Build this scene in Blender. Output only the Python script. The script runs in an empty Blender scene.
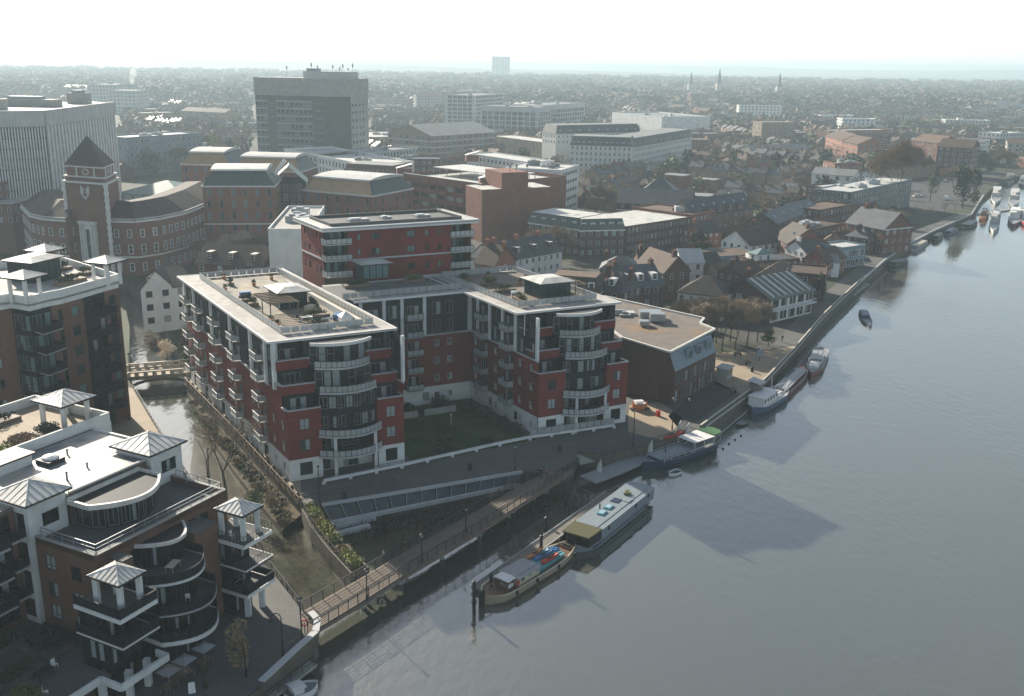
SKY=0.06; HZS=6.0; SUN=5.0; EXPO=1.03; HAZE=0.00025
import bpy, math, random
import numpy as np
from mathutils import Vector, Matrix
from mathutils.geometry import tessellate_polygon
random.seed(7)
R = math.radians; PI = math.pi
sc = bpy.context.scene; COL = sc.collection
# ---------------------------------------------------------------- camera and pixel -> world
F = 1000.; CH = 60.; PITCH = R(16.0); ROLL = R(0.9)
def ray(px, py):
    x = (px-512)/F; y = -(py-348)/F
    c, s = math.cos(ROLL), math.sin(ROLL)
    x, y = x*c-y*s, x*s+y*c
    return (x, math.cos(PITCH)+y*math.sin(PITCH), -math.sin(PITCH)+y*math.cos(PITCH))
def G(px, py, z=0.):
    d = ray(px, py); t = (z-CH)/d[2]
    return (d[0]*t, d[1]*t)
def PX(x, y, z):
    z -= CH
    fy, fz = math.cos(PITCH), -math.sin(PITCH); uy, uz = math.sin(PITCH), math.cos(PITCH)
    D = y*fy+z*fz
    if D < 1: return (-9999, -9999)
    a, b = x/D, (y*uy+z*uz)/D
    c, s = math.cos(ROLL), math.sin(ROLL)
    return (512+F*(a*c+b*s), 348-F*(-a*s+b*c))
cam = bpy.data.cameras.new('camera'); cam.sensor_width = 36; cam.lens = 36*F/1024; cam.clip_end = 30000; cam.clip_start = 1
co = bpy.data.objects.new('camera', cam); COL.objects.link(co); sc.camera = co
co.matrix_world = Matrix.Translation((0, 0, CH)) @ Matrix.Rotation(PI/2-PITCH, 4, 'X') @ Matrix.Rotation(ROLL, 4, 'Z')
# ---------------------------------------------------------------- materials
MATS = {}
def nodes(m): m.use_nodes = True; return m.node_tree.nodes, m.node_tree.links
def mat(name, col, rough=.8, var=.25, scale=.6, spec=.3, metal=0, bump=0, fine=.12, rnd=0, col2=None, c2scale=.15, c2lo=.45, c2hi=.6):
    if name in MATS: return MATS[name]
    m = bpy.data.materials.new(name); N, Lk = nodes(m); b = N['Principled BSDF']
    b.inputs['Roughness'].default_value = rough; b.inputs['Specular IOR Level'].default_value = spec; b.inputs['Metallic'].default_value = metal
    tc = N.new('ShaderNodeTexCoord')
    n1 = N.new('ShaderNodeTexNoise'); n1.inputs['Scale'].default_value = scale; n1.inputs['Detail'].default_value = 6
    n2 = N.new('ShaderNodeTexNoise'); n2.inputs['Scale'].default_value = scale*11; n2.inputs['Detail'].default_value = 3
    Lk.new(tc.outputs['Object'], n1.inputs[0]); Lk.new(tc.outputs['Object'], n2.inputs[0])
    mr = N.new('ShaderNodeMapRange'); mr.inputs[1].default_value = .25; mr.inputs[2].default_value = .75; mr.inputs[3].default_value = 1-var; mr.inputs[4].default_value = 1+var
    Lk.new(n1.outputs[0], mr.inputs[0])
    m2 = N.new('ShaderNodeMapRange'); m2.inputs[1].default_value = .3; m2.inputs[2].default_value = .7; m2.inputs[3].default_value = 1-fine; m2.inputs[4].default_value = 1+fine
    Lk.new(n2.outputs[0], m2.inputs[0])
    mu = N.new('ShaderNodeMath'); mu.operation = 'MULTIPLY'; Lk.new(mr.outputs[0], mu.inputs[0]); Lk.new(m2.outputs[0], mu.inputs[1])
    val = mu.outputs[0]
    if rnd:
        oi = N.new('ShaderNodeObjectInfo'); m3 = N.new('ShaderNodeMapRange'); m3.inputs[3].default_value = 1-rnd; m3.inputs[4].default_value = 1+rnd
        Lk.new(oi.outputs['Random'], m3.inputs[0]); m4 = N.new('ShaderNodeMath'); m4.operation = 'MULTIPLY'
        Lk.new(val, m4.inputs[0]); Lk.new(m3.outputs[0], m4.inputs[1]); val = m4.outputs[0]
    src = None
    if col2:
        n3 = N.new('ShaderNodeTexNoise'); n3.inputs['Scale'].default_value = c2scale; n3.inputs['Detail'].default_value = 5
        Lk.new(tc.outputs['Object'], n3.inputs[0])
        m5 = N.new('ShaderNodeMapRange'); m5.inputs[1].default_value = c2lo; m5.inputs[2].default_value = c2hi; Lk.new(n3.outputs[0], m5.inputs[0])
        mx = N.new('ShaderNodeMix'); mx.data_type = 'RGBA'; mx.inputs[6].default_value = (*col, 1); mx.inputs[7].default_value = (*col2, 1)
        Lk.new(m5.outputs[0], mx.inputs[0]); src = mx.outputs[2]
    vm = N.new('ShaderNodeVectorMath'); vm.operation = 'SCALE'
    if src: Lk.new(src, vm.inputs[0])
    else: vm.inputs[0].default_value = col
    Lk.new(val, vm.inputs['Scale']); Lk.new(vm.outputs[0], b.inputs['Base Color'])
    if bump:
        bp = N.new('ShaderNodeBump'); bp.inputs['Strength'].default_value = .6; bp.inputs['Distance'].default_value = bump
        Lk.new(n2.outputs[0], bp.inputs['Height']); Lk.new(bp.outputs[0], b.inputs['Normal'])
    MATS[name] = m; return m
def glassmat(name, dark, pale, share=.3, rough=.06):
    m = bpy.data.materials.new(name); N, Lk = nodes(m); b = N['Principled BSDF']
    b.inputs['Roughness'].default_value = rough; b.inputs['IOR'].default_value = 1.45; b.inputs['Specular IOR Level'].default_value = .4
    oi = N.new('ShaderNodeObjectInfo'); ge = N.new('ShaderNodeNewGeometry')
    ad = N.new('ShaderNodeMath'); ad.operation = 'ADD'; Lk.new(oi.outputs['Random'], ad.inputs[0]); Lk.new(ge.outputs['Random Per Island'], ad.inputs[1])
    fr = N.new('ShaderNodeMath'); fr.operation = 'FRACT'; Lk.new(ad.outputs[0], fr.inputs[0])
    cr = N.new('ShaderNodeValToRGB'); cr.color_ramp.interpolation = 'CONSTANT'
    e = cr.color_ramp.elements; e[0].color = (*dark, 1); e[1].position = 1-share; e[1].color = (*pale, 1)
    e2 = e.new(.35); e2.color = (dark[0]*2.2, dark[1]*2.2, dark[2]*2.2, 1)
    Lk.new(fr.outputs[0], cr.inputs[0]); Lk.new(cr.outputs[0], b.inputs['Base Color'])
    MATS[name] = m; return m
glassmat('glass', (.006, .009, .011), (.26, .29, .29), .22)
glassmat('glass_dark', (.008, .011, .013), (.03, .035, .04), .2)
glassmat('glass_curtained', (.02, .028, .03), (.3, .33, .33), .6)  # most panes pale, for curtains behind the glass
glassmat('glass_office', (.018, .028, .035), (.12, .15, .17), .25, .12)
glassmat('glass_teal', (.012, .026, .027), (.12, .2, .2), .35)
mat('red_brick', (.17, .026, .022), var=.16, fine=.18, scale=.35, col2=(.13, .026, .021), c2scale=.15)
mat('brown_brick', (.14, .078, .056), var=.14, fine=.2, scale=.7)
mat('grey_brick', (.1, .095, .092), var=.12, fine=.15, scale=.3)
mat('dark_brick', (.09, .05, .04), var=.15, fine=.15, scale=.7)
mat('rust_brick', (.17, .068, .045), var=.15, fine=.15, scale=.3)
mat('mid_brick', (.175, .08, .055), var=.15, fine=.15, scale=.3, rnd=.1)
mat('orange_brick', (.27, .11, .07), var=.15, fine=.15, scale=.4)
mat('civic_brick', (.155, .085, .066), var=.12, fine=.15, scale=.4)
mat('buff_brick', (.23, .175, .12), var=.15, scale=.4)
mat('white_render', (.62, .63, .61), var=.08, fine=.06, scale=.4, col2=(.44, .45, .44), c2scale=.3, c2lo=.5, c2hi=.8)
mat('white_paint', (.66, .66, .64), rough=.5, var=.05, fine=.04)
mat('cream', (.46, .42, .34), var=.1)
mat('stone', (.42, .4, .35), var=.15, fine=.1)
mat('pale_stone', (.55, .55, .52), var=.12, fine=.1)
mat('concrete', (.3, .3, .28), var=.2, fine=.1, scale=.5)
mat('pale_concrete', (.42, .43, .42), var=.15, scale=.3)
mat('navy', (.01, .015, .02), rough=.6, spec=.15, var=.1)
mat('dark_metal', (.014, .016, .018), rough=.5, var=.1, spec=.3)
mat('steel', (.28, .3, .31), rough=.4, var=.1, metal=.5)
mat('panel', (.33, .35, .35), rough=.25, var=.12, spec=.5, rnd=.15)
mat('lead', (.55, .54, .5), rough=.5, var=.22, fine=.08, metal=.0, spec=.4)
mat('white_roof', (.5, .5, .47), rough=.6, var=.12, fine=.06, scale=.25, col2=(.3, .31, .29), c2scale=.35, c2lo=.5, c2hi=.75)
mat('wet_roof', (.33, .32, .29), rough=.35, var=.2, fine=.1, scale=.3, col2=(.1, .12, .14), c2scale=.11, c2lo=.47, c2hi=.53, spec=.6)
mat('roof_slab', (.4, .39, .37), var=.1, fine=.08, scale=.4, col2=(.29, .28, .26), c2scale=.4)
mat('roof_terrace', (.2, .19, .165), rough=.8, var=.25, fine=.2, scale=.4, col2=(.3, .26, .19), c2scale=.25)
mat('gravel', (.15, .13, .11), var=.2, fine=.25, scale=.4, col2=(.2, .13, .07), c2scale=.1, c2lo=.56, c2hi=.7)
mat('deck_grey', (.085, .09, .09), rough=.7, var=.22, fine=.15, scale=.4)
mat('grey_roof', (.18, .19, .19), rough=.7, var=.2, scale=.2)
mat('slate', (.06, .066, .074), rough=.55, var=.25, fine=.15, scale=.4, rnd=.35)
mat('dark_tile', (.055, .046, .04), rough=.8, var=.25, fine=.15, scale=.4, rnd=.3)
mat('brown_tile', (.088, .058, .04), var=.25, fine=.15, scale=.4, rnd=.35)
mat('red_tile', (.3, .11, .06), var=.2, fine=.2, scale=.4)
mat('tan_tile', (.36, .25, .15), var=.15, fine=.2, scale=.5)
mat('sloped_metal', (.06, .072, .078), rough=.5, var=.3, fine=.15, scale=.6)
mat('blue_slate', (.16, .22, .26), rough=.5, var=.12, fine=.18, scale=.6)
mat('green_roof', (.06, .085, .08), rough=.5, var=.15)
mat('copper_green', (.13, .2, .19), rough=.6, var=.15)
mat('paving', (.15, .145, .13), rough=.8, var=.2, fine=.15, scale=.25)
mat('dark_paving', (.1, .1, .095), rough=.8, var=.18, fine=.15, scale=.25)
mat('warm_paving', (.3, .245, .175), rough=.8, var=.15, fine=.12, scale=.3)
mat('asphalt', (.055, .056, .058), rough=.85, var=.2, fine=.12, scale=.1)
mat('quay_stone', (.1, .09, .072), var=.3, fine=.25, scale=.5)
mat('coping', (.38, .4, .4), rough=.6, var=.12, fine=.1)
mat('deck_wood', (.16, .128, .1), rough=.8, var=.2, fine=.2, scale=.5)
mat('timber', (.17, .13, .09), rough=.7, var=.2, fine=.2, scale=1)
mat('grey_timber', (.16, .15, .13), rough=.8, var=.2, fine=.2, scale=1)
mat('lawn', (.035, .07, .018), rough=.95, var=.3, fine=.35, scale=.3, col2=(.06, .085, .028), c2scale=.2)
mat('earth', (.075, .058, .036), rough=.95, var=.3, fine=.3, scale=.4)
mat('mud', (.04, .036, .02), rough=.5, var=.35, fine=.3, scale=.3, col2=(.055, .062, .025), c2scale=.25)
mat('creek_bed', (.05, .043, .024), rough=.25, var=.4, fine=.35, scale=.5, spec=.5, col2=(.035, .04, .022), c2scale=.2)
mat('town_ground', (.06, .058, .053), rough=.9, var=.3, fine=.2, scale=.03, col2=(.04, .05, .026), c2scale=.012, c2lo=.45, c2hi=.55)
mat('bark', (.085, .065, .045), rough=.9, var=.2, fine=.2, rnd=.2)
mat('twig', (.23, .175, .12), rough=.9, var=.2, rnd=.25)
mat('twig_grey', (.19, .165, .13), rough=.9, var=.2, rnd=.25)
mat('twig_rust', (.2, .135, .09), rough=.9, var=.2, rnd=.2)
mat('leaf_dark', (.03, .05, .025), rough=.8, var=.3, rnd=.3)
mat('leaf', (.075, .1, .035), rough=.8, var=.3, rnd=.3)
mat('leaf_bright', (.2, .21, .05), rough=.8, var=.25, rnd=.25)
mat('blossom', (.72, .63, .52), rough=.9, var=.15)
mat('reed', (.26, .2, .1), rough=.9, var=.3)
for nm, c in dict(red_paint=(.4, .03, .025), blue_paint=(.03, .14, .32), teal_paint=(.08, .28, .3), orange_paint=(.42, .15, .05), green_paint=(.06, .14, .05),
                  navy_paint=(.015, .03, .07), black_paint=(.012, .012, .014), cream_paint=(.5, .44, .33), hull_tan=(.3, .24, .17), hull_red=(.16, .04, .03),
                  grass_paint=(.1, .2, .05), silver_blue=(.2, .235, .26), pale_blue=(.3, .42, .5), yellow_paint=(.6, .42, .05), olive_canvas=(.09, .082, .035),
                  brown_paint=(.14, .08, .05), grey_paint=(.25, .26, .27), skin=(.4, .24, .17), boat_blue=(.04, .08, .15), pink_paint=(.45, .2, .2)).items():
    mat(nm, c, rough=.45, var=.1, fine=.08, scale=1.5, spec=.4)
# ---------------------------------------------------------------- mesh builder
class MB:
    def __init__(s): s.v = []; s.f = []; s.m = []; s.mats = []
    def mi(s, m):
        m = m if isinstance(m, str) else 'concrete'
        if m not in s.mats: s.mats.append(m)
        return s.mats.index(m)
    def poly(s, pts, m):
        k = len(s.v); s.v += [tuple(p) if len(p) == 3 else (p[0], p[1], 0) for p in pts]; s.f.append(tuple(range(k, k+len(pts)))); s.m.append(s.mi(m))
    def box(s, x0, x1, y0, y1, z0, z1, m): s.prism([(x0, y0), (x1, y0), (x1, y1), (x0, y1)], z0, z1, m)
    def prism(s, pts, z0, z1, m, top=None, bottom=True):
        n = len(pts); k = len(s.v)
        if area(pts) < 0: pts = pts[::-1]
        s.v += [(p[0], p[1], z0) for p in pts]+[(p[0], p[1], z1) for p in pts]
        mi = s.mi(m); mt = s.mi(top) if top else mi
        for i in range(n):
            j = (i+1) % n; s.f.append((k+i, k+j, k+n+j, k+n+i)); s.m.append(mi)
        s.cap(list(range(k+n, k+2*n)), pts, mt, False)
        if bottom: s.cap(list(range(k, k+n)), pts, mi, True)
    def cap(s, idx, pts, mi, flip):
        if len(pts) <= 4 and convex(pts): s.f.append(tuple(idx[::-1] if flip else idx)); s.m.append(mi); return
        for t in tessellate_polygon([[Vector((p[0], p[1], 0)) for p in pts]]):
            a, b, c = t; ar = (pts[b][0]-pts[a][0])*(pts[c][1]-pts[a][1])-(pts[b][1]-pts[a][1])*(pts[c][0]-pts[a][0])
            if (ar < 0) != flip: a, b, c = c, b, a
            s.f.append((idx[a], idx[b], idx[c])); s.m.append(mi)
    def sheet(s, pts, z, m):
        if area(pts) < 0: pts = pts[::-1]
        k = len(s.v); s.v += [(p[0], p[1], z) for p in pts]; s.cap(list(range(k, k+len(pts))), pts, s.mi(m), False)
    def beam(s, a, b, w, h, m):   # box along a segment, w wide in plan, h high centred
        a = Vector(a); b = Vector(b); d = (b-a)
        if d.length < 1e-5: return
        d.normalize(); up = Vector((0, 0, 1)) if abs(d.z) < .95 else Vector((0, 1, 0))
        sd = d.cross(up).normalized()*w/2; u = sd.cross(d).normalized()*h/2
        k = len(s.v); s.v += [tuple(a-sd-u), tuple(a+sd-u), tuple(a+sd+u), tuple(a-sd+u), tuple(b-sd-u), tuple(b+sd-u), tuple(b+sd+u), tuple(b-sd+u)]
        mi = s.mi(m)
        for f in ((0, 3, 2, 1), (4, 5, 6, 7), (0, 1, 5, 4), (1, 2, 6, 5), (2, 3, 7, 6), (3, 0, 4, 7)): s.f.append(tuple(k+i for i in f)); s.m.append(mi)
    def tube(s, a, b, r0, r1, m, n=6, caps=True):
        a = Vector(a); b = Vector(b); d = b-a
        if d.length < 1e-6: return
        d.normalize(); up = Vector((0, 0, 1)) if abs(d.z) < .9 else Vector((1, 0, 0))
        x = d.cross(up).normalized(); y = d.cross(x); k = len(s.v); mi = s.mi(m)
        for c, r in ((a, r0), (b, r1)):
            for i in range(n): t = 2*PI*i/n; s.v.append(tuple(c+x*math.cos(t)*r+y*math.sin(t)*r))
        for i in range(n): j = (i+1) % n; s.f.append((k+i, k+j, k+n+j, k+n+i)); s.m.append(mi)
        if caps and n > 3: s.f.append(tuple(k+i for i in range(n))[::-1]); s.f.append(tuple(k+n+i for i in range(n))); s.m += [mi, mi]
    def ribbon(s, path, z0, z1, t, m, closed=False):   # upright band of thickness t along a plan path
        P = [Vector((p[0], p[1])) for p in path]; n = len(P)
        for i in range(n if closed else n-1):
            a, b = P[i], P[(i+1) % n]; d = b-a
            if d.length < 1e-4: continue
            nn = Vector((d.y, -d.x)).normalized()*t/2
            s.prism([a-nn, b-nn, b+nn, a+nn], z0, z1, m)
    def rail(s, path, z, h, m, post=2., panel=None, bars=1, t=.05):
        P = [Vector((p[0], p[1])) for p in path]
        for i in range(len(P)-1):
            a, b = P[i], P[i+1]; L = (b-a).length
            if L < .01: continue
            s.beam((*a, z+h), (*b, z+h), t*1.4, t, m)
            for k in range(1, bars): s.beam((*a, z+h*k/bars), (*b, z+h*k/bars), t*.6, t*.6, m)
            k = max(1, round(L/post))
            for q in range(k+1):
                p = a.lerp(b, q/k); s.beam((*p, z), (*p, z+h), t, t, m)
                if panel and q < k:
                    p2 = a.lerp(b, (q+.94)/k); p1 = a.lerp(b, (q+.06)/k); s.ribbon([p1, p2], z+.12, z+h-.08, .03, panel)
    def ball(s, c, rx, ry, rz, m, seg=8, rings=5, jit=0):
        k = len(s.v); mi = s.mi(m)
        for i in range(rings+1):
            ph = PI*i/rings
            for j in range(seg):
                t = 2*PI*j/seg; q = 1+random.uniform(-jit, jit)
                s.v.append((c[0]+rx*q*math.sin(ph)*math.cos(t), c[1]+ry*q*math.sin(ph)*math.sin(t), c[2]+rz*q*math.cos(ph)))
        for i in range(rings):
            for j in range(seg):
                a = k+i*seg+j; b = k+i*seg+(j+1) % seg; s.f.append((a, a+seg, b+seg, b)); s.m.append(mi)
    def leafs(s, c, rx, ry, rz, n, sz, m, shell=.55):
        mi = s.mi(m) if isinstance(m, str) else None
        for _ in range(n):
            d = Vector((random.gauss(0, 1), random.gauss(0, 1), random.gauss(0, 1))).normalized()*(shell+(1-shell)*random.random())
            p = Vector((c[0]+d.x*rx, c[1]+d.y*ry, c[2]+d.z*rz)); q = sz*random.uniform(.6, 1.4)
            u = Vector((random.gauss(0, 1), random.gauss(0, 1), random.gauss(0, .7))).normalized(); w = u.orthogonal().normalized()
            k = len(s.v); s.v += [tuple(p+u*q), tuple(p+w*q*.7), tuple(p-u*q), tuple(p-w*q*.7)]; s.f.append((k, k+1, k+2, k+3)); s.m.append(mi if mi is not None else s.mi(random.choice(m)))
    def merge(s, o, M=None):
        k = len(s.v); mm = [s.mi(x) for x in o.mats]
        s.v += [tuple(M @ Vector(v)) for v in o.v] if M else o.v
        s.f += [tuple(i+k for i in f) for f in o.f]; s.m += [mm[i] for i in o.m]
    def mesh(s, name, smooth=False):
        me = bpy.data.meshes.new(name); me.from_pydata(s.v, [], s.f)
        for m in s.mats: me.materials.append(MATS[m])
        me.polygons.foreach_set('material_index', s.m)
        if smooth: me.polygons.foreach_set('use_smooth', [True]*len(s.f))
        me.update(); return me
def area(p): return sum(p[i][0]*p[(i+1) % len(p)][1]-p[(i+1) % len(p)][0]*p[i][1] for i in range(len(p)))/2
def convex(p):
    n = len(p); sg = 0
    for i in range(n):
        a, b, c = p[i], p[(i+1) % n], p[(i+2) % n]; cr = (b[0]-a[0])*(c[1]-b[1])-(b[1]-a[1])*(c[0]-b[0])
        if abs(cr) < 1e-9: continue
        if sg and (cr > 0) != (sg > 0): return False
        sg = cr
    return True
def link(name, data, parent=None, loc=(0, 0, 0), rz=0):
    o = bpy.data.objects.new(name, data); COL.objects.link(o); o.location = loc
    if rz: o.rotation_euler = (0, 0, rz)
    if parent: o.parent = parent
    return o
def tag(o, label, cat, group=None, kind=None):
    o['label'] = label; o['category'] = cat
    if group: o['group'] = group
    if kind: o['kind'] = kind
    return o
def thing(name, label, cat, loc=(0, 0, 0), rz=0, group=None): return tag(link(name, None, None, loc, rz), label, cat, group)
def struct(name, mb, smooth=False):
    o = link(name, mb.mesh(name, smooth)); o['kind'] = 'structure'; return o
def part(name, mb, parent, smooth=False, loc=(0, 0, 0), rz=0): return link(name, mb.mesh(name, smooth), parent, loc, rz)
def dup(root, loc, rz=0, label=None, scale=None, group=None):
    r = root.copy(); COL.objects.link(r); r.location = loc; r.rotation_euler = (0, 0, rz)
    if scale: r.scale = scale if isinstance(scale, tuple) else (scale,)*3
    if label: r['label'] = label
    if group: r['group'] = group
    for ch in root.children:
        c = ch.copy(); COL.objects.link(c); c.parent = r
        for g in ch.children:
            d = g.copy(); COL.objects.link(d); d.parent = c
    return r
# ---------------------------------------------------------------- windows, cached by size and style
WC = {}
def winmesh(w, h, style, fr, gl, cut):
    key = (round(w, 2), round(h, 2), style, fr, gl, cut)
    if key in WC: return WC[key]
    b = MB(); t = .07 if w < 2.2 else .08
    y0, y1, yg = (.04, .14, .1) if cut else (-.07, .0, -.025)
    if style == 'stone': t = .16; y0 = -.12
    for x0, x1, z0, z1 in ((-w/2, -w/2+t, 0, h), (w/2-t, w/2, 0, h), (-w/2+t, w/2-t, 0, t), (-w/2+t, w/2-t, h-t, h)): b.box(x0, x1, y0, y1, z0, z1, fr)
    nv = {'sash': 1, 'plain': 0, 'double': 1, 'triple': 2, 'french': 1, 'wide': 3, 'strip': 0, 'stone': 1}.get(style, 0)
    cells = nv+1 if style not in ('sash', 'stone') else 1
    cw = (w-2*t)/cells
    for i in range(1, cells): x = -w/2+t+cw*i; b.box(x-.035, x+.035, y0, y1, t, h-t, fr)
    if style in ('sash', 'stone'): b.box(-w/2+t, w/2-t, y0+.01, y1, h*.5-.03, h*.5+.03, fr)
    if style in ('double', 'triple', 'wide'): b.box(-w/2+t, w/2-t, y0+.01, y1, h*.3-.02, h*.3+.02, fr)
    for i in range(cells):
        x = -w/2+t+cw*i; b.poly([(x, yg, t), (x+cw, yg, t), (x+cw, yg, h-t), (x, yg, h-t)], gl)
    me = b.mesh('window_'+style); WC[key] = me; return me
# ---------------------------------------------------------------- buildings
EXCL = []     # plan circles that the procedural town keeps clear of
class Bld:
    def __init__(s, name, label, cat, origin, group=None, z=0.):
        s.o = (origin[0], origin[1]); s.z = z
        s.root = thing(name, label, cat, (origin[0], origin[1], z), 0, group); s.parts = {}; s.wins = []; s.cut = True
    def mb(s, name): return s.parts.setdefault(name, MB())
    def loc(s, p): return (p[0]-s.o[0], p[1]-s.o[1])
    def locs(s, ps): return [s.loc(p) for p in ps]
    def wall(s, A, B, z0, z1, m, ops=(), part='wall', dep=.16, cut=None):
        """ops: (u centre, sill z, w, h, style, frame, glass, partname)"""
        cut = s.cut if cut is None else cut
        A = Vector(A[:2]); B = Vector(B[:2]); d = B-A; L = d.length
        if L < .05: return
        d /= L; n = Vector((d.y, -d.x)); b = s.mb(part); ang = math.atan2(d.y, d.x)
        def P(u, z, o=0): q = A+d*u-n*o; return (q.x, q.y, z)
        holes = []
        for op in ops:
            u, sz, w, h = op[:4]; st = op[4] if len(op) > 4 else 'plain'; fr = op[5] if len(op) > 5 else 'white_paint'; gl = op[6] if len(op) > 6 else 'glass'; pn = op[7] if len(op) > 7 else 'window'
            if u-w/2 < .02 or u+w/2 > L-.02 or sz < z0 or sz+h > z1-.02: continue
            if any(abs(u-hu) < (w+hw)/2+.02 and sz < hz+hh+.02 and hz < sz+h+.02 for hu, hz, hw, hh in holes): continue
            holes.append((u, sz, w, h)); q = P(u, sz)
            s.wins.append((pn, winmesh(w, h, st, fr, gl, cut), q, ang))
        if not cut or not holes: b.poly([P(0, z0), P(L, z0), P(L, z1), P(0, z1)], m); return
        us = sorted({0., L, *[round(h[0]-h[2]/2, 4) for h in holes], *[round(h[0]+h[2]/2, 4) for h in holes]})
        zs = sorted({z0, z1, *[round(h[1], 4) for h in holes], *[round(h[1]+h[3], 4) for h in holes]})
        for i in range(len(us)-1):
            uc = (us[i]+us[i+1])/2; run = None
            for j in range(len(zs)-1):
                zc = (zs[j]+zs[j+1])/2; inh = any(abs(uc-h[0]) < h[2]/2 and h[1] < zc < h[1]+h[3] for h in holes)
                if not inh: run = run if run is not None else zs[j]
                if (inh or j == len(zs)-2) and run is not None:
                    top = zs[j] if inh else zs[j+1]; b.poly([P(us[i], run), P(us[i+1], run), P(us[i+1], top), P(us[i], top)], m); run = None
        for u, z, w, h in holes:
            a, c = u-w/2, u+w/2
            b.poly([P(a, z), P(a, z, dep), P(a, z+h, dep), P(a, z+h)], m); b.poly([P(c, z, dep), P(c, z), P(c, z+h), P(c, z+h, dep)], m)
            b.poly([P(a, z), P(c, z), P(c, z, dep), P(a, z, dep)], m); b.poly([P(a, z+h, dep), P(c, z+h, dep), P(c, z+h), P(a, z+h)], m)
    def grid(s, L, z0, nf, fh, sp, w, h, sill=.9, st='sash', fr='white_paint', gl='glass', mg=1.2, skip=0, pn='window'):
        n = max(1, int((L-2*mg)/sp)+1) if L > 2*mg+w*.2 else 0; out = []
        if not n: return out
        off = (L-(n-1)*sp)/2
        for f in range(nf):
            for i in range(n):
                if skip and random.random() < skip: continue
                out.append((off+i*sp, z0+f*fh+sill, w, h, st, fr, gl, pn))
        return out
    def add(s, name, mb, smooth=False, parent=None): return part(name, mb, parent or s.root, smooth)
    def done(s, smooth=()):
        for k, b in s.parts.items():
            if not b.v: continue
            cs = [b] if k in ('quoins', 'roof', 'mansard', 'barrel_roof') else pieces(b)
            for c in (cs if len(cs) <= 100 else [b]): part(k, c, s.root, k in smooth)
        by = {}
        for w in s.wins: by.setdefault(w[0], []).append(w)
        ox, oy = s.o
        for pn, ws in by.items():
            ws.sort(key=lambda w: (w[2][0]+ox)**2+(w[2][1]+oy)**2)
            for _, me, q, a in ws[:100]: link(pn, me, s.root, q, a)
            if len(ws) > 100:
                V = []; Fc = []; mi = []; mats = []
                for _, me, q, a in ws[100:]:
                    M = Matrix.Translation(q) @ Matrix.Rotation(a, 4, 'Z'); k = len(V)
                    V += [tuple(M @ v.co) for v in me.vertices]
                    mm = []
                    for m in me.materials:
                        if m not in mats: mats.append(m)
                        mm.append(mats.index(m))
                    for p in me.polygons: Fc.append([k+i for i in p.vertices]); mi.append(mm[p.material_index])
                me = bpy.data.meshes.new(pn); me.from_pydata(V, [], Fc)
                for m in mats: me.materials.append(m)
                me.polygons.foreach_set('material_index', mi); o = link(pn, me, s.root); o['kind'] = 'stuff'
        return s.root
def pieces(b):   # the separate pieces of one builder, joined where corners coincide
    key = {}; par = []
    def find(i):
        while par[i] != i: par[i] = par[par[i]]; i = par[i]
        return i
    ids = []
    for v in b.v:
        r = (round(v[0], 1), round(v[1], 1), round(v[2], 1))
        if r not in key: key[r] = len(par); par.append(len(par))
        ids.append(key[r])
    for f in b.f:
        a = find(ids[f[0]])
        for i in f[1:]: par[find(ids[i])] = a
    out = {}
    for f, m in zip(b.f, b.m):
        r = find(ids[f[0]])
        if r not in out: out[r] = (MB(), {}); out[r][0].mats = b.mats
        c, mp = out[r]; g = []
        for i in f:
            if i not in mp: mp[i] = len(c.v); c.v.append(b.v[i])
            g.append(mp[i])
        c.f.append(tuple(g)); c.m.append(m)
    return [c for c, _ in out.values()]
def lerp(a, b, t): return (a[0]+(b[0]-a[0])*t, a[1]+(b[1]-a[1])*t)
def rect(A, B, D, dang=0):
    dx, dy = B[0]-A[0], B[1]-A[1]; L = math.hypot(dx, dy); a = math.atan2(dy, dx)+PI/2+R(dang)
    n = (math.cos(a)*D, math.sin(a)*D)
    return [A, B, (B[0]+n[0], B[1]+n[1]), (A[0]+n[0], A[1]+n[1])]
def inset(q, e):   # shrink (e>0) or grow a convex polygon
    n = len(q); out = []
    if area(q) < 0: q = q[::-1]
    for i in range(n):
        p, c, x = Vector(q[i-1][:2]), Vector(q[i][:2]), Vector(q[(i+1) % n][:2])
        d1 = (c-p).normalized(); d2 = (x-c).normalized(); n1 = Vector((-d1.y, d1.x)); n2 = Vector((-d2.y, d2.x))
        k = n1+n2; k = k/max(.3, k.dot(n1)) if k.length > 1e-6 else n1
        out.append(tuple(c+k*e))
    return out
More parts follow.
